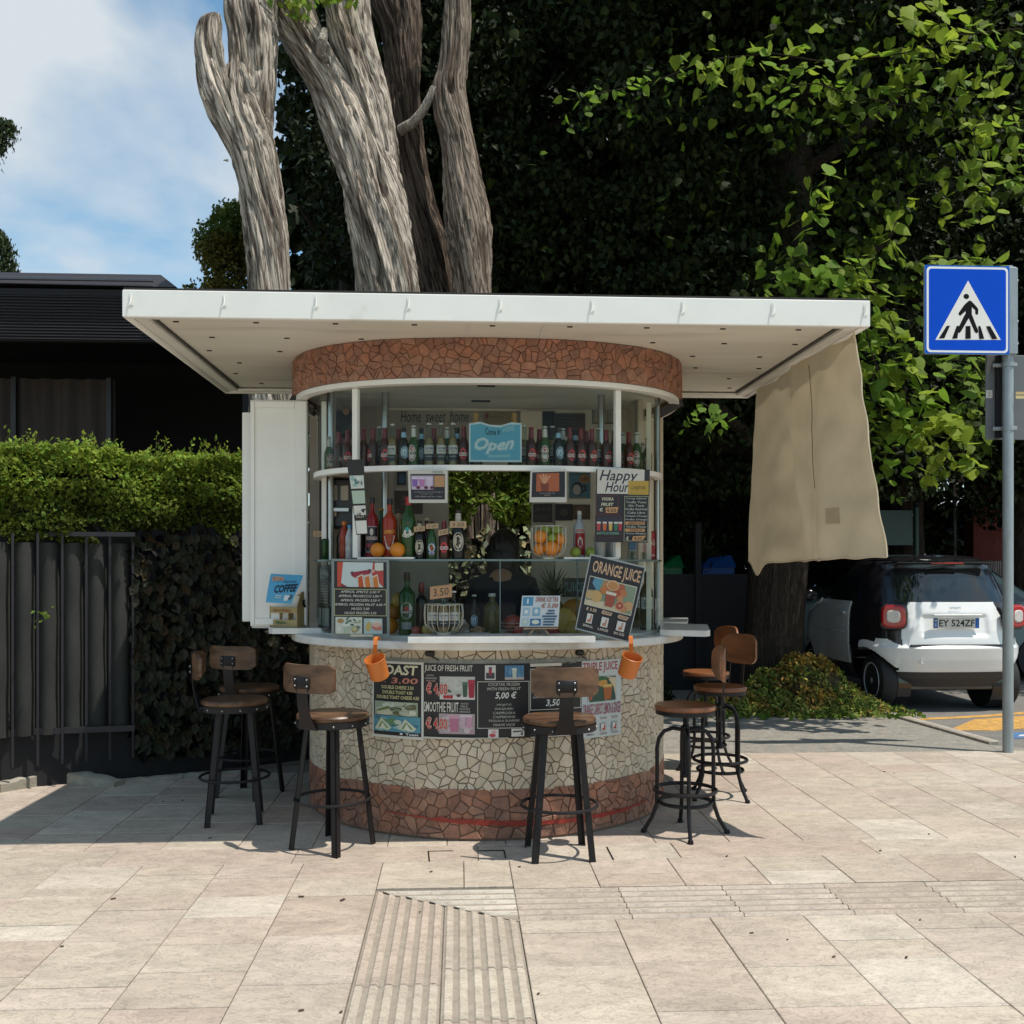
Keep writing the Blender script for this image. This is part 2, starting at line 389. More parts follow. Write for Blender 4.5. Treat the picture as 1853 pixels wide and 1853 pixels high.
# paving stone: veined travertine
def paving_mat():
    m = bpy.data.materials.new('travertine_paving'); m.use_nodes = True
    t = m.node_tree; b = t.nodes['Principled BSDF']; L = t.links.new
    co = N(t, 'ShaderNodeTexCoord'); oi = N(t, 'ShaderNodeObjectInfo')
    off = N(t, 'ShaderNodeVectorMath', operation='SCALE'); off.inputs[0].default_value = (31, 17, 5); L(oi.outputs['Random'], off.inputs['Scale'])
    ad = N(t, 'ShaderNodeVectorMath', operation='ADD'); L(co.outputs['Object'], ad.inputs[0]); L(off.outputs[0], ad.inputs[1])
    r = N(t, 'ShaderNodeValToRGB'); r.color_ramp.interpolation = 'LINEAR'
    cols = [(0, (.50, .425, .335)), (.22, (.455, .385, .305)), (.4, (.47, .375, .305)), (.55, (.53, .465, .38)), (.72, (.42, .335, .265)), (.84, (.50, .43, .34)), (.93, (.435, .335, .27)), (1, (.55, .495, .41))]
    while len(r.color_ramp.elements) < len(cols): r.color_ramp.elements.new(.5)
    for e, (p, c) in zip(r.color_ramp.elements, cols): e.position = p; e.color = (*c, 1)
    L(oi.outputs['Random'], r.inputs[0])
    n1 = N(t, 'ShaderNodeTexNoise'); n1.inputs['Scale'].default_value = 5; n1.inputs['Detail'].default_value = 8; n1.inputs['Roughness'].default_value = .7; n1.inputs['Distortion'].default_value = .8
    mpx = N(t, 'ShaderNodeMapping'); mpx.inputs['Scale'].default_value = (.8, 1.6, 1); L(ad.outputs[0], mpx.inputs[0]); L(mpx.outputs[0], n1.inputs['Vector'])
    mr = N(t, 'ShaderNodeMapRange'); mr.inputs[1].default_value = .28; mr.inputs[2].default_value = .72; mr.inputs[3].default_value = .74; mr.inputs[4].default_value = 1.16
    L(n1.outputs[0], mr.inputs[0])
    v1 = N(t, 'ShaderNodeVectorMath', operation='SCALE'); L(r.outputs[0], v1.inputs[0]); L(mr.outputs[0], v1.inputs['Scale'])
    # dark veins
    n2 = N(t, 'ShaderNodeTexNoise'); n2.inputs['Scale'].default_value = 9; n2.inputs['Detail'].default_value = 7; n2.inputs['Roughness'].default_value = .6; n2.inputs['Distortion'].default_value = 1.6
    L(mpx.outputs[0], n2.inputs['Vector'])
    s1 = N(t, 'ShaderNodeMath', operation='SUBTRACT'); L(n2.outputs[0], s1.inputs[0]); s1.inputs[1].default_value = .5
    s2 = N(t, 'ShaderNodeMath', operation='ABSOLUTE'); L(s1.outputs[0], s2.inputs[0])
    mv = N(t, 'ShaderNodeMapRange', interpolation_type='SMOOTHSTEP'); mv.inputs[1].default_value = 0; mv.inputs[2].default_value = .032; mv.inputs[3].default_value = .74; mv.inputs[4].default_value = 1
    L(s2.outputs[0], mv.inputs[0])
    v2 = N(t, 'ShaderNodeVectorMath', operation='SCALE'); L(v1.outputs[0], v2.inputs[0]); L(mv.outputs[0], v2.inputs['Scale'])
    vc = N(t, 'ShaderNodeTexVoronoi', feature='DISTANCE_TO_EDGE'); vc.inputs['Scale'].default_value = 17
    vm_ = N(t, 'ShaderNodeVectorMath', operation='SCALE'); vm_.inputs['Scale'].default_value = .28; L(n1.outputs['Color'], vm_.inputs[0])
    va_ = N(t, 'ShaderNodeVectorMath', operation='ADD'); L(mpx.outputs[0], va_.inputs[0]); L(vm_.outputs[0], va_.inputs[1]); L(va_.outputs[0], vc.inputs['Vector'])
    mc_ = N(t, 'ShaderNodeMapRange'); mc_.inputs[1].default_value = 0; mc_.inputs[2].default_value = .06; mc_.inputs[3].default_value = .91; mc_.inputs[4].default_value = 1; L(vc.outputs['Distance'], mc_.inputs[0])
    v2b = N(t, 'ShaderNodeVectorMath', operation='SCALE'); L(v2.outputs[0], v2b.inputs[0]); L(mc_.outputs[0], v2b.inputs['Scale']); v2 = v2b
    n3 = N(t, 'ShaderNodeTexNoise'); n3.inputs['Scale'].default_value = 90; n3.inputs['Detail'].default_value = 3; L(co.outputs['Object'], n3.inputs['Vector'])
    mg = N(t, 'ShaderNodeMapRange'); mg.inputs[1].default_value = .3; mg.inputs[2].default_value = .7; mg.inputs[3].default_value = .90; mg.inputs[4].default_value = 1.08
    L(n3.outputs[0], mg.inputs[0])
    v3 = N(t, 'ShaderNodeVectorMath', operation='SCALE'); L(v2.outputs[0], v3.inputs[0]); L(mg.outputs[0], v3.inputs['Scale'])
    n4 = N(t, 'ShaderNodeTexNoise'); n4.inputs['Scale'].default_value = .9; n4.inputs['Detail'].default_value = 4; L(co.outputs['Object'], n4.inputs['Vector'])
    m4 = N(t, 'ShaderNodeMapRange'); m4.inputs[1].default_value = .35; m4.inputs[2].default_value = .65; m4.inputs[3].default_value = .92; m4.inputs[4].default_value = 1.06
    L(n4.outputs[0], m4.inputs[0])
    v4 = N(t, 'ShaderNodeVectorMath', operation='SCALE'); L(v3.outputs[0], v4.inputs[0]); L(m4.outputs[0], v4.inputs['Scale'])
    L(v4.outputs[0], b.inputs['Base Color'])
    b.inputs['Roughness'].default_value = .6; b.inputs['Specular IOR Level'].default_value = .3
    bp = N(t, 'ShaderNodeBump'); bp.inputs['Strength'].default_value = .2; bp.inputs['Distance'].default_value = .003
    L(n3.outputs[0], bp.inputs['Height']); L(bp.outputs[0], b.inputs['Normal'])
    return m
M['paving'] = paving_mat()
M['joint'] = mat('dark_joint', (.17, .145, .115), .9, var=.2, scale=20)
M['asphalt'] = mat('grey_asphalt', (.21, .19, .16), .9, var=.22, scale=9, bump=.5, bscale=220, bdist=.004, col2=(.28, .255, .215), c2pos=(.45, .65), c2scale=60)
M['road'] = mat('parking_asphalt', (.15, .14, .125), .9, var=.18, scale=6, bump=.4, bscale=220, bdist=.004, col2=(.20, .185, .165), c2pos=(.45, .65), c2scale=70)
M['earth'] = mat('earth', (.05, .045, .03), .95, var=.3, scale=3, bump=.4, bscale=30)

# ------------------------------------------------ print kit (flat lettering and pictures on signs)
_glyph = {}
def glyph(s, offset=0.0, shear=0.0):
    k = (s, offset, shear)
    if k in _glyph: return _glyph[k]
    cu = bpy.data.curves.new('txt', 'FONT'); cu.body = s; cu.resolution_u = 2; cu.offset = offset; cu.shear = shear
    ob = bpy.data.objects.new('txt', cu); me = bpy.data.meshes.new_from_object(ob)
    V = np.array([v.co[:2] for v in me.vertices]); F = [tuple(p.vertices) for p in me.polygons]
    bpy.data.meshes.remove(me); bpy.data.objects.remove(ob); bpy.data.curves.remove(cu)
    mn, mxx = V.min(0), V.max(0)
    V = (V-mn)/np.maximum(mxx-mn, 1e-6); V[:, 1] = 1-V[:, 1]
    _glyph[k] = (V, F); return _glyph[k]

class Print:
    """elements in (u right, v down) 0..1 of the sheet, mapped by fn(u,v,off)"""
    def __init__(s, fn, step=99): s.fn = fn; s.mb = MB(); s.k = 0; s.step = step; s.sm = False
    def _o(s): s.k += (1 if not s.sm else .12); return .0010+.00035*s.k
    def _put(s, pts, faces, col, o):
        s.mb.col = tuple(.92*x for x in lin(col))
        s.mb.add([s.fn(u, v, o) for u, v in pts], faces)
    def rect(s, u0, v0, u1, v1, col, o=None):
        o = o or s._o(); n = max(1, int(abs(u1-u0)/s.step+.999))
        pts = []; fs = []
        for i in range(n+1):
            u = u0+(u1-u0)*i/n; pts += [(u, v0), (u, v1)]
        for i in range(n): fs.append((2*i+1, 2*i+3, 2*i+2, 2*i))
        s._put(pts, fs, col, o)
    def frame(s, u0, v0, u1, v1, t, col, ar=1.0):
        o = s._o(); tv = t*ar
        s.rect(u0, v0, u1, v0+tv, col, o); s.rect(u0, v1-tv, u1, v1, col, o)
        s.rect(u0, v0+tv, u0+t, v1-tv, col, o); s.rect(u1-t, v0+tv, u1, v1-tv, col, o)
    def ell(s, u, v, a, b, col, n=12, rot=0):
        c, q = math.cos(rot), math.sin(rot)
        pts = []
        for i in range(n):
            t = -2*PI*i/n; x, y = math.cos(t)*a, math.sin(t)*b
            pts.append((u+x*c-y*q, v+x*q+y*c))
        s._put(pts, [tuple(range(n))], col, s._o())
    def poly(s, pts, col):
        a = sum(pts[i-1][0]*pts[i][1]-pts[i][0]*pts[i-1][1] for i in range(len(pts)))
        if a > 0: pts = pts[::-1]
        s._put(pts, [tuple(range(len(pts)))], col, s._o())
    def text(s, t, u0, v0, u1, v1, col, bold=0.0, shear=0.0, rot=0.0):
        V, F = glyph(t, bold, shear)
        o = s._o(); pts = []
        for x, y in V:
            u = u0+(u1-u0)*x; v = v0+(v1-v0)*y
            v += rot*(x-.5)
            pts.append((u, v))
        F2 = [tuple(reversed(f)) for f in F]
        s._put(pts, F2, col, o)
    def blot(s, u0, v0, u1, v1, cols, n=14, seed=1, big=.3):
        r = random.Random(seed); s.sm = True
        for i in range(n):
            a = (u1-u0)*big*r.uniform(.3, 1)/2; b = (v1-v0)*big*r.uniform(.3, 1)/2
            s.ell(r.uniform(u0+a, u1-a), r.uniform(v0+b, v1-b), a, b, r.choice(cols), 9)
        s.sm = False
    def build(s, name, parent, mt=None):
        m = s.mb
        return m.build(name, mt or M['print'], parent, smooth=False)

def flat_fn(o, ex, ey):
    o, ex, ey = Vector(o), Vector(ex), Vector(ey); n = ey.cross(ex).normalized()
    # ex right, ey down, seen from -Y: normal faces the viewer
    n = -n if n.y > 0 else n
    return lambda u, v, off: o+ex*u+ey*v+n*off
def sheet_board(mb, fn, t=.004, pad=0.0, step=99):
    """thin slab just behind the print surface"""
    n = max(1, int(1/step+.999)) if step < 90 else 1
    vs = []
    for i in range(n+1):
        u = -pad+(1+2*pad)*i/n
        vs += [fn(u, -pad, 0), fn(u, 1+pad, 0), fn(u, -pad, -t), fn(u, 1+pad, -t)]
    fs = []
    for i in range(n):
        a, b = 4*i, 4*i+4
        fs += [(a+1, b+1, b, a), (a+2, b+2, b+3, a+3), (a, b, b+2, a+2), (a+1, a+3, b+3, b+1)]
    fs += [(0, 2, 3, 1), (4*n, 4*n+1, 4*n+3, 4*n+2)]
    mb.add(vs, fs)
# ================================================ GROUND
def struct(o): o['kind'] = 'structure'; return o
b = MB(); b.add([(-300, -60, -.07), (300, -60, -.07), (300, 600, -.07), (-300, 600, -.07)], [(0, 1, 2, 3)])
struct(b.build('ground', M['earth'], smooth=False))
b = MB(); b.add([(-22, -30, -.004), (24, -30, -.004), (24, 1.93, -.004), (-22, 1.93, -.004)], [(0, 1, 2, 3)]); b.add([(7.42, 1.935, -.004), (24, 1.935, -.004), (24, 7.85, -.004), (7.42, 7.85, -.004)], [(0, 1, 2, 3)])
struct(b.build('plaza', mat('plaza_stone', (.47, .41, .34), .7, var=.1), smooth=False))
K0, K1 = gp(1561, 1281), gp(1790, 1346)
kd = (K1-K0).normalized(); kn = Vector((-kd.y, kd.x, 0))      # towards the road (right/back)
if kn.x < 0: kn = -kn
b = MB(); b.prism([(-3.2, 7.86), (K1.x+.3, 7.86), (K1.x, K1.y), (K0.x, K0.y), (K0.x-.6, 11.5), (K0.x-1.5, 14), (-3.2, 14)], -.06, -.006)
struct(b.build('asphalt_path', M['asphalt'], smooth=False))
b = MB(); b.prism([(K1.x+.3, 7.86), (16, 7.86), (16, 40), (K0.x-3, 40), (K0.x-1.5, 14), (K0.x-.6, 11.5), (K0.x, K0.y), (K1.x, K1.y)], -.062, -.03)
struct(b.build('parking_road', M['road'], smooth=False))
kerb = struct(MB.build(type('x', (MB,), {})(), 'kerb', M['joint'])) if False else None
# painted marks
def mark(name, poly, col, z=-.026):
    b = MB(); b.prism([(p.x, p.y) for p in poly], z-.003, z)
    return struct(b.build(name, mat(name+'_paint', col, .8, var=.3, scale=18, col2=(.17, .15, .13), c2pos=(.56, .68), c2scale=34), smooth=False))
g_ = lambda x, y: gp(x, y, -.026)
mark('yellow_line', [g_(1660, 1303), g_(1775, 1298), g_(1853, 1292), g_(1960, 1285), g_(1960, 1281), g_(1853, 1288), g_(1775, 1294), g_(1655, 1300)][::-1], (.50, .27, .06))
mark('yellow_marking', [g_(1716, 1321), g_(1763, 1301.5), g_(1853, 1295), g_(1960, 1288), g_(1853, 1318), g_(1800, 1322)], (.50, .27, .06))
mark('blue_marking', [g_(1830, 1336), g_(1834, 1326), g_(1960, 1318), g_(1960, 1334)], (.05, .14, .30))
mark('white_marking', [g_(1842, 1333), g_(1846, 1330), g_(1960, 1324), g_(1960, 1328)], (.5, .5, .48), -.022)

# kerb stones along the asphalt path
kerb = struct(tag(thing('kerb', None, None, (K0.x, K0.y, 0)), kind='structure'))
b = MB(); L_ = (K1-K0).length
nk = 6
for i in range(-2, nk):
    a = K0+kd*(L_*i/nk+.006); e = K0+kd*(L_*(i+1)/nk-.006)
    b = MB(); c = (a+e)/2+kn*.05
    b.box((c.x, c.y, -.02), ((e-a).length, .10, .085), rz=math.atan2(kd.y, kd.x), bev=.008)
    b.build('kerb_stone', M['asphalt'] if False else M['galv'] if False else M['kerbst'] if 'kerbst' in M else M.setdefault('kerbst', mat('kerb_concrete', (.33, .29, .24), .85, var=.2, scale=14, bump=.4, bscale=80)), kerb)

# paving
CW = .4085
def XC(i): return .256+CW*i if i >= 0 else -.386+.4*(i+1)   # i>=0 right of tactile lane, i<0 left
rr = random.Random(5)
tiles = []        # (x0,x1,y0,y1)
def column(x0, x1, y0, y1, lens, r):
    y = y0
    while y < y1-.02:
        l = r.choice(lens)
        if y1-y-l < .14: l = y1-y
        l = min(l, y1-y)
        tiles.append((x0, x1, y, y+l)); y += l
for i in range(0, 15):
    x0, x1 = XC(i), XC(i+1)
    column(x0, x1, 2.4+rr.uniform(-.3, 0), 4.18, [.19, .34, .42, .5, .3], rr)
    column(x0, x1, 4.61, 5.05, [.44, .2, .24], rr)
    column(x0, x1, 5.33, 7.86, [.3, .42, .36, .52, .26], rr)
for i in range(-1, -14, -1):
    x1 = -.386+.4*(i+1); x0 = x1-.4
    column(x0, x1, 2.4+rr.uniform(-.3, 0), 5.05, [.17, .3, .36, .22, .48, .27], rr)
    column(x0, x1, 5.33, 7.3, [.3, .42, .36, .52, .26], rr)
x = -.386
for wd in (.41, .232): column(x, x+wd, 4.64, 5.05, [.41], rr); x += wd
x = -.386
while x < .25: column(x, x+.321, 5.33, 6.2, [.45], rr); x += .321
x = -5.7
while x < 6.4:                                     # long border course
    l = rr.choice([1.05, 1.2, .85, .95]); tiles.append((x, x+l, 5.05, 5.33)); x += l
bed = MB(); bed.box((.6, 4.9, -.036), (13.6, 5.92, .05))
pave = struct(bed.build('pavement', M['joint'], smooth=False))
def tile_mesh(b, x0, x1, y0, y1, z=0.0, g=.0018, ch=.0025):
    x0 += g; x1 -= g; y0 += g*1.5; y1 -= g*1.5
    def rg(i, zz): return [(x0+i, y0+i, zz), (x1-i, y0+i, zz), (x1-i, y1-i, zz), (x0+i, y1-i, zz)]
    vs = rg(0, -.011)+rg(0, z-ch)+rg(ch, z)
    fs = [(8, 9, 10, 11)]
    for k in (0, 4):
        fs += [(k+i, k+(i+1) % 4, k+4+(i+1) % 4, k+4+i) for i in range(4)]
    b.add(vs, fs)
def vis(x, y):
    px = 830+x/y*1785
    return -60 < px < 1920 and y > 2.95 and not (x < -.9 and y > 7.0) and not ((x-.19)**2+(y-6.56)**2 < 1.0)
tiles.sort(key=lambda t: (not vis((t[0]+t[1])/2, (t[2]+t[3])/2), (t[2]+t[3])/2))
# ribbed (tactile) slabs
def diag(x): return 4.60-(x+.386)/.642*.42
def ribs_y(x0, x1, y0, y1, nrib):
    b = MB(); b.mi = 1; tile_mesh(b, x0, x1, y0, y1 if y1 < 4.1 else min(diag(x1), y1), -.004)
    if y1 >= 4.1:   # slanted remainder
        ya = diag(x1); b.add([(x0+.003, ya-.004, -.0042), (x1-.003, ya-.004, -.0042), (x0+.003, diag(x0)-.006, -.0042)], [(0, 1, 2)])
    b.mi = 0; p = (x1-x0)/nrib
    for k in range(nrib):
        a = x0+p*(k+.16); e = x0+p*(k+.80)
        ye, yf = (y1-.004,)*2 if y1 < 4.1 else (diag(a)-.008, diag(e)-.008)
        c = .007
        b.add([(a, y0+.004, -.004), (a+c, y0+.006, .003), (e-c, y0+.006, .003), (e, y0+.004, -.004), (a, ye, -.004), (a+c, ye-.002, .003), (e-c, yf-.002, .003), (e, yf, -.004)],
              [(0, 1, 5, 4), (1, 2, 6, 5), (2, 3, 7, 6), (0, 3, 2, 1), (4, 5, 6, 7)])
    return b
def ribs_x(x0, x1, y0, y1, nrib, tri=False):
    b = MB(); b.mi = 1
    if not tri: tile_mesh(b, x0, x1, y0, y1, -.004)
    else: b.add([(x0, y1-.003, -.0042), (x1, diag(x1)+.003, -.0042), (x1, y1-.003, -.0042)], [(0, 1, 2)])
    b.mi = 0; p = (y1-y0)/nrib
    for k in range(nrib):
        a = y0+p*(k+.20); e = y0+p*(k+.66); c = .007
        xs = x0+.001; xe = x0+.001
        if tri:
            f = lambda yy: -.386+(4.60-yy)/.42*.642+.012
            xs, xe = max(f(a), x0), max(f(e), x0)
            if xs > x1-.03: continue
        b.add([(xs, a, -.004), (xs+.002, a+c, .005), (xe+.002, e-c, .005), (xe, e, -.004), (x1-.001, a, -.004), (x1-.002, a+c, .005), (x1-.002, e-c, .005), (x1-.001, e, -.004)],
              [(0, 4, 5, 1), (1, 5, 6, 2), (2, 6, 7, 3), (0, 1, 2, 3), (4, 7, 6, 5)])
    return b
nt_ = 0
for X0 in (-.386, -.065):
    y = 2.3+(.13 if X0 > -.2 else 0)
    while y < 4.1:
        y2 = y+.42 if y+.5 < 4.0 else 4.62
        ribs_y(X0, X0+.321, y, y2, 6).build('tactile_slab', [M['paving'], M['groove']], pave, smooth=False); nt_ += 1
        y = y2
ribs_x(-.386, .256, 4.18, 4.61, 6, True).build('tactile_slab', [M['paving'], M['groove']], pave, smooth=False)
x = .256
while x < 6.0:
    ribs_x(x, x+.487, 4.18, 4.61, 6).build('tactile_slab', [M['paving'], M['groove']], pave, smooth=False); x += .487; nt_ += 1
for i, t in enumerate(tiles):
    if i < 275:
        b = MB(); tile_mesh(b, *t, z=rr.uniform(-.0012, .0012)); b.build('paving_slab', M['paving'], pave, smooth=False)
rest = MB()
for t in tiles[275:]: tile_mesh(rest, *t)
rest.build('paving_slab', M['paving'], pave, smooth=False)['kind'] = 'stuff'
# iron cover edges set into the border course
b = MB()
for (a, e) in (((775, 1541), (777, 1559)), ((775, 1541), (820, 1540)), ((866, 1540), (912, 1539)), ((912, 1539), (915, 1553)), ((1098, 1533), (1110, 1556))):
    p, q = gp(*a), gp(*e); d = (q-p); c = (p+q)/2
    b.box((c.x, c.y, .0015), (d.length, .007, .003), rz=math.atan2(d.y, d.x))
b.build('hatch_frame', M['black_metal'], pave, smooth=False)
# a few specks of litter: leaves / gum on the slabs
b = MB(); r2 = random.Random(3)
for (px, py) in ((112, 1712), (205, 1626), (545, 1622), (545, 1828), (617, 1831), (940, 1568), (780, 1577), (1360, 1688), (1425, 1700), (1509, 1731), (1640, 1732), (974, 1798), (1665, 1664), (1600, 1396), (1618, 1399), (1681, 1509), (1593, 1539), (1837, 1550), (760, 1650), (330, 1448), (295, 1450), (380, 1516), (620, 1628), (1315, 1549)):
    p = gp(px, py, .004); a = r2.uniform(0, 3); l = r2.uniform(.004, .009)*(1.5 if r2.random() < .3 else 1)
    b.box((p.x, p.y, p.z), (l*2, l*.8, .004), rz=a*.4)
b.build('dropped_leaf', mat('dry_leaf', (.07, .045, .03), .9, var=.3), pave, smooth=False)['kind'] = 'stuff'

# ================================================ KIOSK
KX = .19
class Oval:
    def __init__(s, cx, cy, a, b, n=2.0, N=1440):
        s.cx, s.cy = cx, cy
        t = np.linspace(0, 2*PI, N, endpoint=False)-PI/2-PI      # start at the back, front in the middle
        x = cx+a*np.sign(np.cos(t))*np.abs(np.cos(t))**(2/n); y = cy+b*np.sign(np.sin(t))*np.abs(np.sin(t))**(2/n)
        P = np.stack([x, y], 1); P = np.vstack([P, P[:1]])
        d = np.linalg.norm(np.diff(P, axis=0), axis=1); S = np.concatenate([[0], np.cumsum(d)])
        s.L = S[-1]; s.S = S-S[N//2]; s.P = P
    def at(s, q):
        q = (q+s.L/2) % s.L-s.L/2
        x = np.interp(q, s.S, s.P[:, 0]); y = np.interp(q, s.S, s.P[:, 1])
        e = .01
        def g(u): u = (u+s.L/2) % s.L-s.L/2; return np.interp(u, s.S, s.P[:, 0]), np.interp(u, s.S, s.P[:, 1])
        x1, y1 = g(q+e); x0, y0 = g(q-e); tx, ty = x1-x0, y1-y0; l = math.hypot(tx, ty) or 1
        return float(x), float(y), float(ty/l), float(-tx/l)     # outward normal
    def w(s, q, z, off=0):
        x, y, nx, ny = s.at(q); return Vector((x+nx*off, y+ny*off, z))
    def fromx(s, px, off=0):
        """arc position on the front whose point is seen at photo column px"""
        best = None
        for q in np.linspace(-s.L*.3, s.L*.3, 361):
            x, y, nx, ny = s.at(q); X, Y = x+nx*off, y+ny*off
            if ny > .15: continue
            c = abs(X*_c-Y*_s-(px-926.5)/FOC*(X*_s+Y*_c))
            if best is None or c < best[0]: best = (c, q)
        return best[1]
def ring(b, ov, q0, q1, z0, z1, t, off=0, n=64, closed=False):
    """curved wall strip of thickness t (outer face at off)"""
    vs = []; m = n if closed else n+1
    for i in range(m):
        q = q0+(q1-q0)*i/n
        vs += [ov.w(q, z0, off), ov.w(q, z1, off), ov.w(q, z1, off-t), ov.w(q, z0, off-t)]
    fs = []
    for i in range(n):
        a = 4*i; c = 4*((i+1) % m)
        for k in range(4): fs.append((a+k, c+k, c+(k+1) % 4, a+(k+1) % 4)[::1])
    if not closed: fs += [(0, 1, 2, 3), (4*n+3, 4*n+2, 4*n+1, 4*n)]
    b.add(vs, fs)
def slab(b, ov, z0, z1, off=0, n=96, ch=.004):
    P = [ov.at(-ov.L/2+ov.L*i/n) for i in range(n)]
    lay = [(off-ch, z0), (off, z0+ch), (off, z1-ch), (off-ch, z1)]
    vs = [(x+nx*o, y+ny*o, z) for o, z in lay for x, y, nx, ny in P]
    fs = [tuple(range(n-1, -1, -1)), tuple(range(3*n, 4*n))]
    for k in range(3): fs += [(k*n+i, k*n+(i+1) % n, (k+1)*n+(i+1) % n, (k+1)*n+i) for i in range(n)]
    b.add(vs, fs)

BASE = Oval(KX, 6.56, 1.15, 1.15)
BAND = Oval(KX, 6.44, 1.23, .96, 2.45)
DRUM = Oval(KX, 6.33, 1.075, .78, 2.7)
CNT = Oval(KX, 6.45, 1.25, 1.17, 2.2)
Z_BAND, Z_SOF, Z_SHELF, Z_MID, Z_CNT = 2.556, 2.775, 2.075, 1.547, 1.10

kiosk = thing('bar_kiosk', 'small round bar kiosk clad in cream and red broken stone under a flat white canopy', 'kiosk', (KX, 6.5, 0))

def voronoi(x0, x1, y0, y1, size, r, gap, sx=1.0, irregular=.5):
    """irregular convex shards on a rectangle; returns list of polygons"""
    nx = max(2, int((x1-x0)/(size*sx))); ny = max(2, int(round((y1-y0)/size)))
    P = []
    for i in range(nx):
        for j in range(ny):
            if r.random() < .12: continue
            P.append((x0+(i+.5+r.uniform(-1, 1)*irregular)*(x1-x0)/nx, y0+(j+.5+r.uniform(-1, 1)*irregular)*(y1-y0)/ny))
            if r.random() < .10: P.append((x0+(i+r.random())*(x1-x0)/nx, y0+(j+r.random())*(y1-y0)/ny))
    P = np.array(P); out = []
    for i, p in enumerate(P):
        d = np.hypot(*(P-p).T); nb = np.argsort(d)[1:22]
        poly = [(x0, y0), (x1, y0), (x1, y1), (x0, y1)]
        def clip(poly, n, c):
            res = []
            for k in range(len(poly)):
                a, e = poly[k], poly[(k+1) % len(poly)]
                da, de = n[0]*a[0]+n[1]*a[1]-c, n[0]*e[0]+n[1]*e[1]-c
                if da <= 0: res.append(a)
                if (da < 0 < de) or (de < 0 < da):
                    t = da/(da-de); res.append((a[0]+(e[0]-a[0])*t, a[1]+(e[1]-a[1])*t))
            return res
        for k in nb:
            q = P[k]; n = q-p; l = np.hypot(*n)
            if l < 1e-4: continue
            n = n/l; c = n@((p+q)/2)-gap*r.uniform(.35, .9)
            poly = clip(poly, n, c)
            if len(poly) < 3: break
        for n, c in (((1, 0), x1-gap/2), ((-1, 0), -(x0+gap/2)), ((0, 1), y1-gap/2), ((0, -1), -(y0+gap/2))):
            if len(poly) >= 3: poly = clip(poly, n, c)
        if len(poly) < 3: continue
        # drop tiny edges
        q = [poly[0]]
        for v in poly[1:]:
            if math.hypot(v[0]-q[-1][0], v[1]-q[-1][1]) > size*.10: q.append(v)
        if len(q) >= 3: out.append(q)
    return out
def stone_into(b, ov, poly, h, r, inset=.0035, sign=1, tilt=.0):
    cx = sum(p[0] for p in poly)/len(poly); cy = sum(p[1] for p in poly)/len(poly); n = len(poly)
    a = sum(poly[i-1][0]*poly[i][1]-poly[i][0]*poly[i-1][1] for i in range(n))
    if a > 0: poly = poly[::-1]
    tx, ty = r.uniform(-tilt, tilt), r.uniform(-tilt, tilt)
    vs = []
    for lay in (0, 1, 2):
        for p in poly:
            d = math.hypot(p[0]-cx, p[1]-cy) or 1; k = 1-(inset/d if lay == 2 else 0)
            x, y = cx+(p[0]-cx)*k, cy+(p[1]-cy)*k
            hh = (-.003, h-.0028, h)[lay]+(0 if lay == 0 else tx*(x-cx)+ty*(y-cy))
            vs.append(ov.w(x, y, hh))
    fs = [tuple(range(2*n, 3*n))[::-1]]
    for k in (0, 1): fs += [(k*n+i, (k+1)*n+i, (k+1)*n+(i+1) % n, k*n+(i+1) % n) for i in range(n)]
    b.add(vs, fs)

# base wall
b = MB(); ring(b, BASE, -BASE.L/2, BASE.L/2, 0, 1.055, .08, 0, 96, True)
wall = b.build('base_wall', M['grout'], kiosk)
r = random.Random(21)
SM = 1.98
cells = voronoi(-SM, SM, .27, 1.05, .047, r, .0034, 1.1, .72)
cells = [(p, 'w') for p in cells]
low = voronoi(-SM, SM, .012, .285, .050, r, .0032, 1.35, .70)
b = MB(); ring(b, BASE, -BASE.L/2, BASE.L/2, 0.0, .278, .004, .0015, 96, True); b.build('plinth_bed', M['grout_r'], wall)
# ragged border: nudge
cells += [(p, 'r') for p in low]
def key(c): p = c[0]; return abs(sum(q[0] for q in p)/len(p))
cells.sort(key=key)
WC = [(1, 1, 1), (1.06, 1.04, 1.0), (.93, .92, .9), (.98, .93, .86), (1.1, 1.08, 1.05), (.88, .86, .82)]
RC = [(1, 1, 1), (1.15, 1.1, 1.05), (.85, .9, .95), (1.1, 1.2, 1.2), (.82, .8, .78), (1.15, 1.03, .92)]
def lay_stones(cells, ov, parent, names, cap=300):
    rest = {}; cnt = {}
    for poly, k in cells:
        col = r.choice(WC if k == 'w' else RC)
        cnt[k] = cnt.get(k, 0)+1
        h = r.uniform(.0045, .0075) if k == 'w' else r.uniform(.006, .014)
        if cnt[k] <= cap:
            b = MB(); b.col = col; stone_into(b, ov, poly, h, r, .003 if k == 'w' else .006, tilt=.02 if k == 'w' else .05)
            if col == (1, 1, 1): b.c = [(1.001, 1, 1)]*len(b.c)
            b.build(names[k], M['stone_'+k], parent, smooth=False)
        else:
            b = rest.setdefault(k, MB()); b.col = col; stone_into(b, ov, poly, h, r, .003, tilt=.02)
    for k, b in rest.items(): b.build(names[k], M['stone_'+k], parent, smooth=False)['kind'] = 'stuff'
lay_stones(cells, BASE, wall, {'w': 'cream_stone', 'r': 'red_stone'})
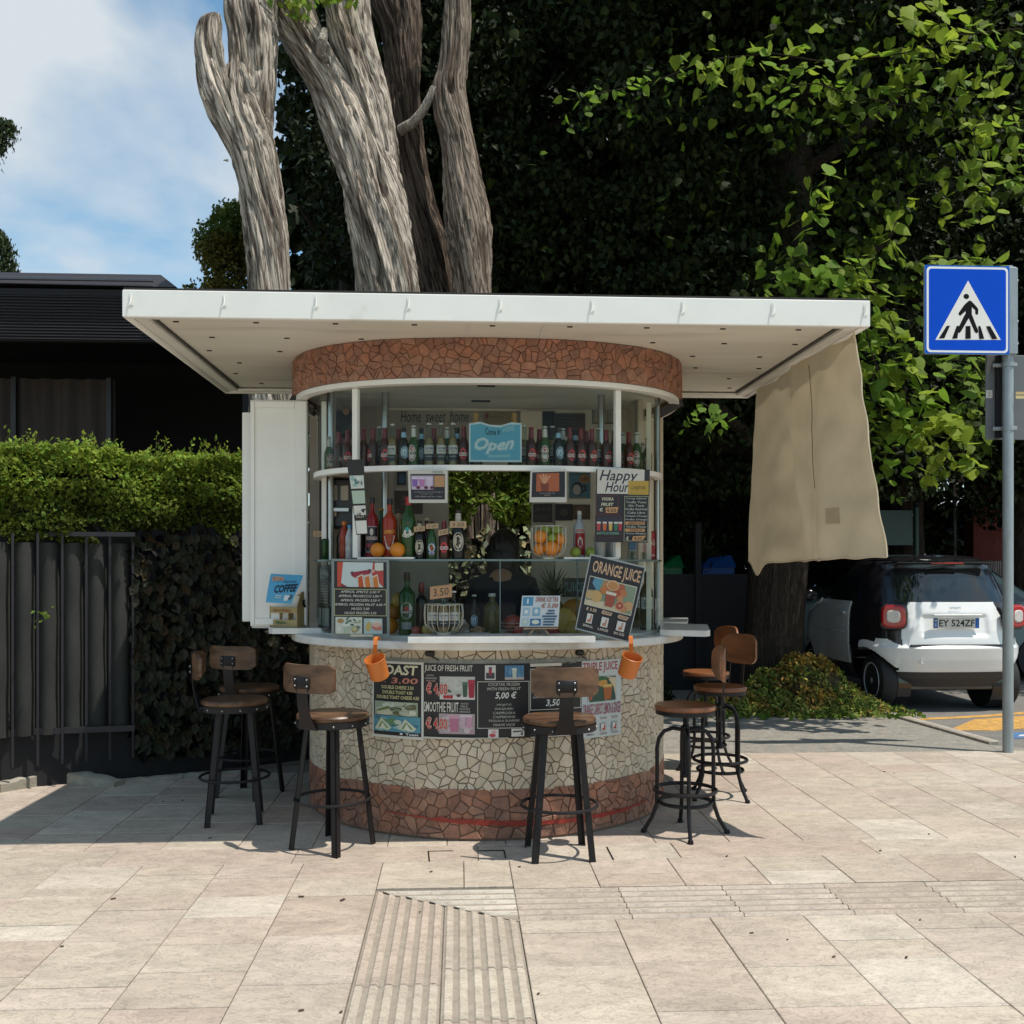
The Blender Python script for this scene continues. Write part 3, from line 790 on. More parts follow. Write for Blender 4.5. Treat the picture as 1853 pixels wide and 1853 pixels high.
# smear of red paint low on the wall
b = MB(); q0, q1 = BASE.fromx(700), BASE.fromx(1165); n = 60; vs = []
rz = random.Random(2)
for i in range(n+1):
    q = q0+(q1-q0)*i/n; f = i/n
    zc = .135-.055*math.sin(min(1, f*1.1)*PI/2)*(1-max(0, f-.55)*1.1)+rz.uniform(-.003, .003)
    hw = (.004 if f < .18 else .014)*(1-.5*max(0, f-.7)/.3)*rz.uniform(.7, 1.2)
    vs += [BASE.w(q, zc-hw, .017), BASE.w(q, zc+hw, .018)]
b.add(vs, [(2*i, 2*i+2, 2*i+3, 2*i+1) for i in range(n)])
b.build('red_paint_streak', M['red_paint'], wall, smooth=False)

# counter
b = MB(); slab(b, CNT, 1.055, Z_CNT, 0, 120, .006); b.build('counter_slab', M['counter'], kiosk)
b = MB()
fy = 5.215
poly = []
for i in range(13):
    px = 738+(1078-738)*i/12; x = xat(px, fy); dxx = (i-6)/6
    poly.append((x, fy+.012*abs(dxx)**6+.0))
poly += [(poly[-1][0], 5.52), (poly[0][0], 5.52)]
b.prism(poly, Z_CNT+.001, 1.131); b.build('counter_board', M['counter'], kiosk, smooth=False)
def leaf_board(pts, z0=1.102, z1=1.136):
    b = MB(); b.prism([(p.x, p.y) for p in pts], z0, z1); b.build('side_shelf', M['counter'], kiosk, smooth=False)
leaf_board([pt(493, 0, 5.98), pt(584, 0, 5.98), pt(600, 0, 6.2), pt(590, 0, 6.55), pt(510, 0, 6.55), pt(486, 0, 6.03)])
leaf_board([pt(456, 0, 6.70), pt(540, 0, 6.60), pt(545, 0, 7.2), pt(470, 0, 7.2)], 1.095, 1.128)
leaf_board([pt(1194, 0, 5.72), pt(1276, 0, 5.60), pt(1285, 0, 5.66), pt(1280, 0, 6.25), pt(1200, 0, 6.4)])
leaf_board([pt(1194, 0, 6.6), pt(1243, 0, 6.55), pt(1245, 0, 7.1), pt(1190, 0, 7.1)], 1.10, 1.134)

# band of red stone
b = MB(); ring(b, BAND, -BAND.L/2, BAND.L/2, Z_BAND, Z_SOF, .05, 0, 120, True)
band = b.build('stone_band', M['grout_r'], kiosk)
cb = voronoi(-2.35, 2.35, Z_BAND, Z_SOF, .043, r, .0020, 1.0, .72); cb = [(p, 'r') for p in cb]; cb.sort(key=key)
def rr_h(): return
lay_stones(cb, BAND, band, {'r': 'red_stone'})
b = MB(); ring(b, BAND, -BAND.L/2, BAND.L/2, Z_BAND-.030, Z_BAND-.001, .06, -.006, 120, True); b.build('trim_ring', M['white_metal'], kiosk)
b = MB(); slab(b, BAND, 2.60, 2.612, -.052, 96, .002); b.build('ceiling', M['soffit'], kiosk)
b = MB()
for (px, py, w_) in ((880, 703, 32), (870, 727, 34)):
    Y = 5.95 if py < 710 else 6.5
    p = pt(px, py, Y); b.box((p.x, p.y, 2.597), (w_/1785*Y, .03, .012))
b.build('ceiling_light', M['black'], kiosk)

# canopy
CX0, CX1, CY0, CY1, CZ0, CZ1 = -1.665, 2.118, 4.98, 7.14, 2.741, 2.877
b = MB()
b.box(((CX0+CX1)/2, CY0+.02, (CZ0+CZ1)/2), (CX1-CX0, .04, CZ1-CZ0), bev=.004)
canopy = b.build('canopy_fascia', M['white_metal'], kiosk)
b = MB(); b.box(((CX0+CX1)/2, CY1-.02, (CZ0+CZ1)/2), (CX1-CX0, .04, CZ1-CZ0), bev=.004)
for x in (CX0+.02, CX1-.02): b.box((x, (CY0+CY1)/2, (CZ0+CZ1)/2), (.04, CY1-CY0-.082, CZ1-CZ0), bev=.003)
b.build('canopy_edge', M['white_metal'], kiosk)
b = MB()
t_ = .035
for x0, x1, y0, y1 in ((CX0+.042, CX1-.042, CY0+.042, CY0+.042+t_), (CX0+.042, CX1-.042, CY1-.042-t_, CY1-.042)):
    b.box(((x0+x1)/2, (y0+y1)/2, CZ0+.016), (x1-x0, y1-y0, .016))
for x in (CX0+.042+.03, CX1-.042-.03): b.box((x, (CY0+CY1)/2, CZ0+.016), (.06, CY1-CY0-.084-2*t_-.002, .016))
b.build('canopy_rim', M['white_metal'], kiosk, smooth=False)
b = MB(); b.box(((CX0+CX1)/2, (CY0+CY1)/2, Z_SOF+.012), (CX1-CX0-.084, CY1-CY0-.084, .02)); b.build('canopy_soffit', M['soffit'], kiosk, smooth=False)
b = MB(); b.box(((CX0+CX1)/2, (CY0+CY1)/2, CZ1+.006), (CX1-CX0-.01, CY1-CY0-.01, .010)); b.build('canopy_roof', M['dark_frame'], kiosk, smooth=False)
for x in (CX0+.115, CX1-.115): b = MB(); b.box((x, (CY0+CY1)/2, Z_SOF-.001), (.012, CY1-CY0-.2, .008)); b.build('soffit_groove', M['black'], kiosk, smooth=False)
me = None
b = MB(); b.box((0, 0, 0), (.028, .012, .005)); me = b.build('soffit_slot', M['dark_frame'], me_only=True, smooth=False)
r3 = random.Random(4)
for i in range(9):
    for j in range(6):
        x = CX0+.25+i*(CX1-CX0-.5)/8+(j % 2)*.1-.05; y = CY0+.22+j*(CY1-CY0-.45)/5
        if ((x-KX)/1.26)**2+((y-6.44)/1.0)**2 < 1: continue
        part('soffit_slot', me, kiosk, Vector((x, y, Z_SOF-.001))-kiosk.location)
b = MB()                                   # hook plate with hook
b.box((0, -.001, 0), (.020, .002, .058), bev=.0008)
b.mi = 0
b.tube([(0, -.008, .026), (0, -.010, .0), (0, -.016, -.022), (-.008, -.020, -.034), (-.014, -.018, -.040)], .0035, 6)
hook = b.build('canopy_hook', [M['white_metal'], M['chrome']], me_only=True)
for px in (238, 407, 573, 740, 906, 1072, 1236, 1399, 1566):
    x = xat(px, CY0); part('canopy_hook', hook, canopy, Vector((x, CY0-.001, 2.828))-kiosk.location)
b = MB()
for px in (848, 984):
    q = pt(px, 600, 5.2); b.box((q.x, 5.25, Z_SOF-.002), (.006, .42, .004))
b.build('soffit_seam', M['white_metal'], kiosk, smooth=False)

# glazing frame
qL, qR = DRUM.fromx(643), DRUM.fromx(1118)
qa, qb = DRUM.fromx(566), DRUM.fromx(1196)
qa -= .12; qb += .14
def post(q, z0, z1, wd, dp, m, name, off=.012):
    b = MB(); x, y, nx, ny = DRUM.at(q)
    b.box((x+nx*(off-dp/2), y+ny*(off-dp/2), (z0+z1)/2), (wd, dp, z1-z0), rz=math.atan2(ny, nx)+PI/2, bev=.003)
    return b.build(name, m, kiosk)
for q in (qL, qR):
    post(q, Z_SHELF+.002, Z_BAND-.031, .036, .03, M['white_metal'], 'front_post')
    post(q, Z_MID+.008, Z_SHELF-.03, .036, .03, M['white_metal'], 'front_post', .008)
post(qa+.10, Z_CNT, Z_BAND-.031, .05, .03, M['white_metal'], 'side_post', -.03)
post(qb-.16, Z_CNT, Z_BAND-.031, .07, .03, M['white_wall'], 'side_post', -.05)
post(qb-.055, Z_CNT, Z_BAND-.06, .03, .02, M['dark_frame'], 'side_frame', -.01)
post(qa-.01, Z_CNT, Z_BAND-.06, .03, .02, M['dark_frame'], 'side_frame', -.01)
b = MB(); ring(b, DRUM, qa, qb, Z_SHELF-.030, Z_SHELF, .05, .02, 90); b.build('shelf_rail', M['white_metal'], kiosk)
b = MB(); ring(b, DRUM, qa-.05, qb+.05, Z_SHELF-.012, Z_SHELF-.002, .17, -.031, 90); b.build('bottle_shelf', M['grey_wall'], kiosk)
b = MB(); ring(b, DRUM, qa, qb, Z_MID-.011, Z_MID, .20, .012, 90); b.build('glass_shelf', M['glass_edge'], kiosk)
for (p0, p1) in ((648, 750), (1018, 1117)):
    a, e = DRUM.fromx(p0), DRUM.fromx(p1)
    b = MB(); ring(b, DRUM, a, e, Z_MID+.001, Z_MID+.012, .16, .016, 12); b.build('white_tray', M['counter'], kiosk, smooth=False)
for (a, e) in ((qa, qL), (qL, qR), (qR, qb)):
    b = MB(); ring(b, DRUM, a+.004, e-.004, Z_SHELF+.001, Z_BAND-.032, .004, -.002, 24); b.build('upper_pane', M['glass'], kiosk)
segs = [qa, DRUM.fromx(602), DRUM.fromx(906), DRUM.fromx(1045), qb]
for i in range(4):
    b = MB(); ring(b, DRUM, segs[i]+.003, segs[i+1]-.003, Z_CNT+.002, Z_MID-.012, .006, 0, 24); b.build('display_pane', M['glass'], kiosk)
for q in segs[1:4]:
    b = MB(); x, y, nx, ny = DRUM.at(q); b.box((x+nx*.003, y+ny*.003, (Z_CNT+Z_MID)/2), (.005, .010, Z_MID-Z_CNT-.012), rz=math.atan2(ny, nx)+PI/2)
    b.build('pane_edge', M['glass_edge'], kiosk, smooth=False)
# steel poles
for px, Y in ((598, 6.15), (697, 6.25), (1088, 6.25), (1155, 6.5)):
    p = pt(px, 0, Y); b = MB(); b.lathe([(.022, Z_CNT), (.022, 2.60)], (p.x, p.y, 0), 16); b.build('steel_pole', M['chrome'], kiosk)
p = pt(1190, 0, 6.1); b = MB(); b.lathe([(.017, Z_CNT), (.017, Z_BAND)], (p.x, p.y, 0), 14); b.build('steel_pole', M['chrome'], kiosk)
# dark corner brackets below the band
for px, sg in ((548, 1), (1212, -1)):
    a = pt(px, 712, 6.2); b = MB()
    b.box((a.x, 6.2, 2.50), (.16, .12, .03), rot=Matrix.Rotation(.5*sg, 3, 'Y'))
    b.box((a.x+.01*sg, 6.13, 2.52), (.15, .02, .02), rot=Matrix.Rotation(.5*sg, 3, 'Y'))
    b.build('track_bracket', M['dark_frame'], kiosk, smooth=False)
# interior shell
WY = 6.85
def panel(px0, px1, z0, z1, Y, m, name='back_panel', t=.03):
    x0, x1 = xat(px0, Y), xat(px1, Y); b = MB()
    b.box(((x0+x1)/2, Y+t/2, (z0+z1)/2), (x1-x0, t, z1-z0)); return b.build(name, m, kiosk, smooth=False)
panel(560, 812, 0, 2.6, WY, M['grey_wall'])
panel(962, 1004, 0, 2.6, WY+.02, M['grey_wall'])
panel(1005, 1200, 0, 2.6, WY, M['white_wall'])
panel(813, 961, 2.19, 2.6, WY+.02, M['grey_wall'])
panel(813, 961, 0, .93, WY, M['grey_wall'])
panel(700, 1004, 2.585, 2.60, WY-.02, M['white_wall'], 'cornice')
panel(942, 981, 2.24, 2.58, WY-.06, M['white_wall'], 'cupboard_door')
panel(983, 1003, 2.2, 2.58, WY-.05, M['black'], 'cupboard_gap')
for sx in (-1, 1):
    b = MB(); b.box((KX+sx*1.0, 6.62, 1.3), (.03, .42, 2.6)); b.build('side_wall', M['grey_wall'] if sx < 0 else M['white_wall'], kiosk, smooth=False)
b = MB(); slab(b, DRUM, .02, .04, -.05, 60); b.build('kiosk_floor', M['grey_wall'], kiosk)
b = MB(); ring(b, DRUM, qa, qb, Z_CNT+.001, Z_CNT+.012, .34, -.012, 60); b.build('display_floor', M['counter'], kiosk)

# shutter folded open on the left
b = MB()
x0, x1 = xat(453, 6.1), xat(556, 6.1); z0, z1 = 1.14, 2.525
b.box(((x0+x1)/2, 6.125, (z0+z1)/2), (x1-x0, .05, z1-z0), bev=.004); sh = b.build('open_shutter', M['white_metal'], kiosk)
for (a, e, c, d) in ((x0+.004, x0+.026, z0+.01, z1-.01), (x1-.075, x1-.004, z0+.01, z1-.01), (x0+.028, x1-.077, z1-.05, z1-.01), (x0+.028, x1-.077, z0+.01, z0+.05)):
    b = MB(); b.box(((a+e)/2, 6.094, (c+d)/2), (e-a, .010, d-c), bev=.002); b.build('shutter_frame', M['white_metal'], sh)
x2 = xat(441, 6.2)
b = MB(); b.box(((x2+x0)/2-.004, 6.2, (z0+z1)/2-.02), (x0-x2, .05, z1-z0-.09), bev=.004); b.build('shutter_edge', M['white_metal'], sh)
# sockets on the stone wall
for px, py in ((779, 1183), (1045, 1184)):
    q = BASE.fromx(px); p = BASE.w(q, zat(py, 5.42), .0); x, y, nx, ny = BASE.at(q)
    b = MB(); b.box(p+Vector((nx, ny, 0))*.02, (.045, .035, .03), rz=math.atan2(ny, nx)+PI/2, bev=.006)
    b.tube([p+Vector((0, 0, -.01))+Vector((nx, ny, 0))*.03, p+Vector((.02, -.035, -.02)), p+Vector((.045, -.03, -.035))], .004, 6)
    b.build('socket', M['black'], kiosk)
# ================================================ VEGETATION
ML = {}
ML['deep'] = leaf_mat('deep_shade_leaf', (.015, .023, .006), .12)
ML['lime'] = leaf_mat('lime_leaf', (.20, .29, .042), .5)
ML['hedge'] = leaf_mat('hedge_leaf', (.185, .255, .042), .4)
ML['far'] = leaf_mat('pale_tree_leaf', (.10, .115, .03), .3)
ML['ivy'] = leaf_mat('artificial_ivy_leaf', (.034, .033, .022), .05)
ML['conifer'] = leaf_mat('conifer_needle', (.05, .075, .03), .1)
ML['heap'] = leaf_mat('cut_blossom', (.36, .27, .10), .3)

def leaves(name, P, size, m, parent, r, down=.5, face=None, cols=None, svar=.4, wide=.62, kind='stuff'):
    """scatter folded leaves at points P (n,3)"""
    P = np.asarray(P); n = len(P)
    t = r.normal(size=(n, 3)); t[:, 2] -= down*2.0
    t /= np.linalg.norm(t, axis=1)[:, None]
    f = r.normal(size=(n, 3))*.75
    if face is not None: f += np.asarray(face)
    f -= t*np.sum(f*t, 1)[:, None]; f /= np.maximum(np.linalg.norm(f, axis=1), 1e-6)[:, None]
    s = np.cross(t, f)
    L = (size*(1+svar*r.uniform(-1, 1, n)))[:, None]; W = L*wide
    a = P-t*L*.5; e = P+t*L*.5
    l = P-t*L*.12+s*W*.5+f*L*.12; q = P-t*L*.12-s*W*.5+f*L*.12
    V = np.stack([a, l, e, q], 1).reshape(-1, 3)
    i = np.arange(n)*4
    F = np.stack([np.stack([i, i+1, i+2], 1), np.stack([i, i+2, i+3], 1)], 1).reshape(-1, 3)
    if cols is None: c = np.ones((n, 3))
    else: c = np.asarray(cols)
    c = c*(1+.25*r.uniform(-1, 1, (n, 1)))
    c = c*np.stack([1+.2*r.uniform(-1, 1, n), np.ones(n), 1+.2*r.uniform(-1, 1, n)], 1)
    c = np.repeat(c, 2, axis=0)
    o = tri_mesh(name, V, F, m, parent, c)
    if kind: o['kind'] = kind
    return o
def clumps(centres, rad, per, r, flat=.7):
    out = []
    for c, q in zip(centres, rad):
        d = r.normal(size=(per, 3)); d /= np.linalg.norm(d, axis=1)[:, None]
        d *= (r.uniform(.35, 1, per)**.5)[:, None]*q
        d[:, 2] *= flat
        out.append(np.asarray(c)+d)
    return np.concatenate(out)

def trunk_mesh(rings, r, ridges=.10, n=56, seg=26, seed=0, holes=(), twist=.6, rough=.03, caps=True):
    """rings: [(Vector centre, radius_x, radius_y)] interpolated; returns MB"""
    b = MB(); m = len(rings); vs = []; bk = []; R0 = max(g_[1] for g_ in rings)
    T = (m-1)*seg
    for i in range(T+1):
        f = i/seg; k = min(int(f), m-2); u = f-k
        def cat(a, c, d, e):
            return ((2*c)+(-a+d)*u+(2*a-5*c+4*d-e)*u*u+(-a+3*c-3*d+e)*u**3)*.5
        g = lambda j: rings[max(0, min(m-1, j))]
        C = cat(g(k-1)[0], g(k)[0], g(k+1)[0], g(k+2)[0]); R = cat(g(k-1)[1], g(k)[1], g(k+1)[1], g(k+2)[1])
        for j in range(n):
            a = 2*PI*j/n
            h = C.z
            q = a+twist*h
            rd = abs(mnoise.noise(Vector((math.cos(q)*2.1+seed, math.sin(q)*2.1, h*.45+seed*3))))
            rd2 = mnoise.noise(Vector((math.cos(q)*5+seed, math.sin(q)*5, h*1.2)))
            rd3 = mnoise.noise(Vector((math.cos(a)*3+seed*2, math.sin(a)*3, h*4)))
            rd4 = abs(mnoise.noise(Vector((math.cos(q)*3.6-seed, math.sin(q)*3.6, h*.7+seed))))
            rd5 = abs(mnoise.noise(Vector((math.cos(q)*8-seed, math.sin(q)*8, h*1.6+seed))))
            k_ = 1+ridges*(1.2-3.4*rd)+ridges*.45*rd2+rough*rd3-ridges*1.2*max(0, 1-rd4*7)-ridges*.22*max(0, 1-rd5*5)
            for (ha, hh, hw, hl, dp) in holes:      # angle, height, angular width, length, depth
                da = (a-ha+PI) % (2*PI)-PI
                e = (da/hw)**2+((h-hh)/hl)**2
                if e < 4: k_ -= dp*math.exp(-e*1.8)
            vs.append(C+Vector((math.cos(a)*R*k_, math.sin(a)*R*k_, 0))); bk.append((math.cos(q)*R0, math.sin(q)*R0, h))
    fs = []
    for i in range(T):
        for j in range(n):
            l = (j+1) % n
            fs.append((i*n+j, i*n+l, (i+1)*n+l, (i+1)*n+j))
    if caps: fs += [tuple(range(n-1, -1, -1)), tuple(T*n+j for j in range(n))]
    b.add(vs, fs); b.bk = bk; return b
def pxr(lst, Y, limb=False):
    out = []
    for px, py, w in lst:
        c = pt(px, py, Y); out.append((c, w*.5/1785*Y*1.0))
    out = out[::-1] if out[0][0].z > out[-1][0].z else out
    if limb: out[0] = (out[0][0], out[0][1]*.2); out[1] = (out[1][0], out[1][1]*.8)
    return out

# ---- dead bare trunks behind the kiosk
FA = -PI/2                                           # side facing the camera
t1 = thing('dead_tree', 'pale twisted dead trunk with split ragged top, leftmost of the bare trunks', 'tree', (xat(490, 8.3), 8.3, 0), group='bare dead trunks behind the kiosk')
rg = pxr([(497, 900, 78), (492, 700, 74), (488, 523, 70), (483, 430, 74), (474, 369, 72), (458, 277, 80), (444, 225, 80), (436, 180, 66), (430, 120, 34)], 8.3)
rg = [(Vector((rg[0][0].x, 8.3, -.05)), rg[0][1]*1.3)]+rg
trunk_mesh(rg, R, .115, 72, 14, 1.3, holes=[(FA-.5, zat(200, 8.3), .18, .12, .35), (FA+.5, zat(185, 8.3), .22, .10, .4), (FA+.3, zat(300, 8.3), .10, .4, .25)]).build('trunk', M['bark_dead_limb'], t1)
for lst, sd, dy in (([(448, 340, 30), (430, 265, 52), (402, 190, 60), (384, 125, 50), (378, 75, 44), (381, 40, 36), (390, 26, 16)], 5.1, -.05), ([(452, 330, 30), (440, 255, 50), (436, 190, 50), (436, 120, 38), (431, 60, 34), (424, 10, 36), (424, -60, 30)], 7.7, .05), ([(476, 350, 30), (468, 265, 54), (462, 200, 58), (468, 130, 56), (470, 60, 56), (466, 0, 60), (470, -90, 50)], 9.2, .12)):
    rg = pxr(lst, 8.3+dy, True); trunk_mesh(rg, R, .14, 48, 12, sd, holes=[(FA+.2, zat(lst[3][1], 8.3), .25, .07, .6), (FA-.7, zat(lst[4][1], 8.3), .2, .06, .5)], rough=.06).build('limb', M['bark_dead_limb'], t1)
for l in ([(480, 20), (498, 45), (504, 66)], [(470, 5), (488, 20), (497, 30)], [(372, 182), (366, 175), (364, 160)], [(413, 290), (404, 290)], [(480, 215), (486, 222)]):
    b = MB(); b.tube([pt(x, y, 8.1) for x, y in l], [.012]*(len(l)-1)+[.004], 6); b.build('twig', M['bark_dead'], t1)
t2 = thing('dead_tree', 'thickest dead grey trunk, forking in two, with long dark cracks', 'tree', (xat(700, 8.7), 8.7, 0), group='bare dead trunks behind the kiosk')
rg = pxr([(712, 800, 106), (705, 620, 104), (702, 523, 102), (690, 430, 104), (680, 369, 106), (671, 310, 92), (662, 260, 70), (652, 200, 36)], 8.7)
rg = [(Vector((rg[0][0].x, 8.7, -.05)), rg[0][1]*1.2)]+rg
trunk_mesh(rg, R, .115, 72, 14, 2.6, holes=[(FA+.35, zat(350, 8.7), .11, .16, .6), (FA-.2, zat(480, 8.7), .1, .3, .2)]).build('trunk', M['bark_dead_limb'], t2)
rg = pxr([(676, 470, 40), (655, 350, 78), (634, 250, 84), (606, 170, 80), (572, 110, 78), (540, 50, 80), (520, -10, 82), (505, -90, 70)], 8.65, True)
trunk_mesh(rg, R, .115, 60, 14, 4.4, holes=[(FA+.9, zat(140, 8.65), .25, .22, .45)]).build('limb', M['bark_dead_limb'], t2)
rg = pxr([(705, 480, 40), (692, 360, 72), (678, 255, 76), (664, 180, 80), (648, 120, 80), (634, 60, 78), (628, 0, 80), (622, -90, 76)], 8.75, True)
trunk_mesh(rg, R, .115, 60, 14, 6.9, holes=[(FA-.7, zat(230, 8.75), .16, .3, .35)]).build('limb', M['bark_dead_limb'], t2)
b = MB(); b.tube([pt(588, 55, 8.4), pt(583, 75, 8.35), pt(580, 95, 8.4), pt(592, 110, 8.45)], [.03, .045, .04, .03], 10); b.build('stub', M['bark_dead'], t2); b = MB(); b.tube([pt(598, 105, 8.4), pt(612, 140, 8.35), (pt(630, 190, 8.4))], [.02, .03, .02], 8)
b.build('stub', M['bark_dead'], t2)
t3 = thing('dead_tree', 'darker shaded dead trunk leaning behind the thickest one', 'tree', (xat(790, 9.3), 9.3, 0), group='bare dead trunks behind the kiosk')
rg = pxr([(800, 800, 84), (786, 600, 82), (776, 523, 80), (765, 430, 76), (752, 370, 68), (742, 308, 62), (730, 215, 60), (725, 123, 58), (718, 61, 54), (704, 10, 64), (690, -80, 64)], 9.3)
rg = [(Vector((rg[0][0].x, 9.3, -.05)), rg[0][1]*1.2)]+rg
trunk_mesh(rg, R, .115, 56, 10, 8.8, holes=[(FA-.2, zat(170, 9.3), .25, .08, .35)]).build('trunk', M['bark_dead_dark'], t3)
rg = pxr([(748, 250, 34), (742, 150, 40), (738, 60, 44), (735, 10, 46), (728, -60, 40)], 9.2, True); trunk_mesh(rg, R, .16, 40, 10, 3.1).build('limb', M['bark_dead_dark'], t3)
b = MB(); b.tube([pt(725, 236, 9.0), pt(748, 222, 8.9), pt(766, 200, 8.85), pt(778, 176, 8.8), pt(785, 158, 8.8)], [.05, .045, .04, .035, .03], 10); b.build('branch', M['bark_dead'], t3)
t4 = thing('dead_tree', 'slim dead trunk with a dark knothole, rightmost of the bare trunks', 'tree', (xat(855, 8.9), 8.9, 0), group='bare dead trunks behind the kiosk')
rg = pxr([(862, 800, 70), (858, 600, 68), (855, 523, 66), (846, 400, 78), (834, 308, 66), (826, 250, 60), (817, 215, 62), (813, 160, 56), (820, 123, 50), (826, 61, 48), (828, 0, 44), (826, -80, 40)], 8.9)
rg = [(Vector((rg[0][0].x, 8.9, -.05)), rg[0][1]*1.2)]+rg
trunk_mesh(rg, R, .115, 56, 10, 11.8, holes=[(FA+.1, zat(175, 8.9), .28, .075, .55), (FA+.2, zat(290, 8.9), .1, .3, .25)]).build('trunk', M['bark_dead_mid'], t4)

# ---- big trees
def bigtree(name, label, px, Y, wpx, crown, nc, per, seed, group='tall dark trees behind the kiosk', size=.088, lean=(0, 0), mt='deep', top=11.5, zb=1.9, rad=(.45, .95), bark='bark_lime', yr=1.9, xr=1.9):
    r = np.random.RandomState(seed); x = xat(px, Y)
    t = thing(name, label, 'tree', (x, Y, -.03), group=group)
    w = wpx/1785*Y/2
    rg = [(Vector((x, Y, -.06)), w*1.35), (Vector((x, Y, .35)), w*1.06), (Vector((x+lean[0]*.3, Y, 2)), w), (Vector((x+lean[0]*.7, Y+lean[1]*.7, 5)), w*.86), (Vector((x+lean[0], Y+lean[1], 8)), w*.62), (Vector((x+lean[0], Y+lean[1], 10.5)), w*.2)]
    trunk_mesh(rg, R, .05, 40, 12, seed*1.7, twist=.1).build('trunk', M[bark], t)
    for i in range(7):
        b = MB(); a = r.uniform(0, 2*PI); z = r.uniform(2.6, 8); l = r.uniform(1, 1.9)
        p = Vector((x+lean[0]*z/8, Y+lean[1]*z/8, z)); d = Vector((math.cos(a), math.sin(a)*.8+.2, .5)).normalized()
        b.tube([p, p+d*l*.5+Vector((0, 0, -.05)), p+d*l+Vector((0, 0, .05))], [w*.3, w*.2, w*.06], 7); b.build('branch', M[bark], t)
    C = []
    while len(C) < nc:
        u = r.uniform(-1, 1, 3)
        if u[0]**2+u[1]**2 > 1: continue
        z = zb+(top-zb)*(u[2]*.5+.5)
        k = 1-.35*max(0, (z-8)/4)
        C.append((x+lean[0]*z/8+u[0]*xr*k, Y+u[1]*yr*k+.2, z))
    C = np.array(C)
    if crown is not None: C = C[crown(C)]
    P = clumps(C, r.uniform(rad[0], rad[1], len(C)), int(per*2.5), r)
    if crown is not None: P = P[crown(P)]
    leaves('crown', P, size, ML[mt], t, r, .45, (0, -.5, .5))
    return t
# keep the sky on the left clear, keep sun on the dead trunks, the car and the forecourt
def lim(P):
    px = 830+P[:, 0]/P[:, 1]*1785
    zpy = 1027-(P[:, 2]-1.5)*1785/P[:, 1]
    left = 505+np.clip((zpy-60)*.12, -10, 60)
    left = np.where(zpy < -200, left+.4*(-200-zpy), left)
    front = 9.75+.35*np.sin(P[:, 0]*2.1+P[:, 2]*1.3)+.25*np.sin(P[:, 2]*3.1-P[:, 0])
    front = np.where(P[:, 0] > 4.4, np.maximum(front, 10.4+.02*P[:, 2]), front)
    return (px > left) & (P[:, 1] > front) & ((P[:, 2] > 2.3) | (P[:, 1] > 12.2))
bigtree('broadleaf_tree', 'dark broadleaf tree behind the thickest dead trunk', 640, 11.6, 60, lim, 120, 230, 31, zb=1.6)
bigtree('broadleaf_tree', 'dark broadleaf tree behind the slim dead trunk with the knothole', 900, 12.0, 56, lim, 120, 230, 32, zb=1.6)
bigtree('broadleaf_tree', 'dark broadleaf tree rising above the middle of the canopy', 1130, 11.8, 54, lim, 130, 240, 33, lean=(.15, 0), zb=1.6)
lime = bigtree('lime_tree', 'big lime tree with ridged trunk rising from the heap of cuttings', 1396, 10.9, 102, lim, 130, 230, 34, group=None, lean=(.35, .3), zb=3.4)
bigtree('broadleaf_tree', 'dark broadleaf tree behind the small white car', 1640, 13.4, 60, lim, 140, 240, 35, zb=2.4, yr=2.3, xr=2.3)
bigtree('broadleaf_tree', 'dark broadleaf tree behind the blue crossing sign', 1850, 13.6, 60, lim, 140, 240, 36, zb=2.4, yr=2.4, xr=2.4)
bigtree('broadleaf_tree', 'dark tree at the far right edge of the photo', 2080, 12.6, 60, lim, 70, 240, 37, zb=2.6)
bigtree('broadleaf_tree', 'dark tree farther back above the right half of the canopy', 1300, 14.8, 60, lim, 110, 220, 38, zb=.6, yr=1.6, xr=3.2)
# unseen leaf clumps added above the frame to shade the foliage below
r = np.random.RandomState(55)
C = np.stack([r.uniform(2.4, 6.0, 95), r.uniform(9.7, 11, 95), r.uniform(7.9, 11.3, 95)], 1)
P = clumps(C, r.uniform(.5, .9, 95), 230, r); P = P[P[:, 2] > 7.3]
leaves('unseen_shade_leaves', P, .17, ML['deep'], lime, r, .45, (0, -.3, .5))
# a dense wood closing the view
r = np.random.RandomState(77)
C = np.stack([r.uniform(-3.2, 15, 620), r.uniform(15.8, 18, 620), r.uniform(0, 13.5, 620)], 1)
pxx = 830+C[:, 0]/C[:, 1]*1785; C = C[pxx > 500]
P = clumps(C, r.uniform(.7, 1.3, len(C)), 110, r); pxx = 830+P[:, 0]/P[:, 1]*1785; P = P[pxx > 505]
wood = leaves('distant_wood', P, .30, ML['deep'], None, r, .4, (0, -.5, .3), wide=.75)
tag(wood, 'dense dark foliage closing off the view behind the trees', 'foliage', kind='stuff')
r = np.random.RandomState(78)
C = np.stack([r.uniform(-1.6, 14, 420), r.uniform(14.2, 15.4, 420), r.uniform(0, 2.4, 420)], 1)
C = C[(C[:, 2] < 1.1) | (C[:, 0] < 5.6)]
P = clumps(C, r.uniform(.4, .6, len(C)), 90, r)
tag(leaves('undergrowth', P, .14, ML['deep'], None, r, .3, (0, -.5, .3), wide=.7), 'dark undergrowth below the trees behind the parked cars', 'undergrowth', kind='stuff')

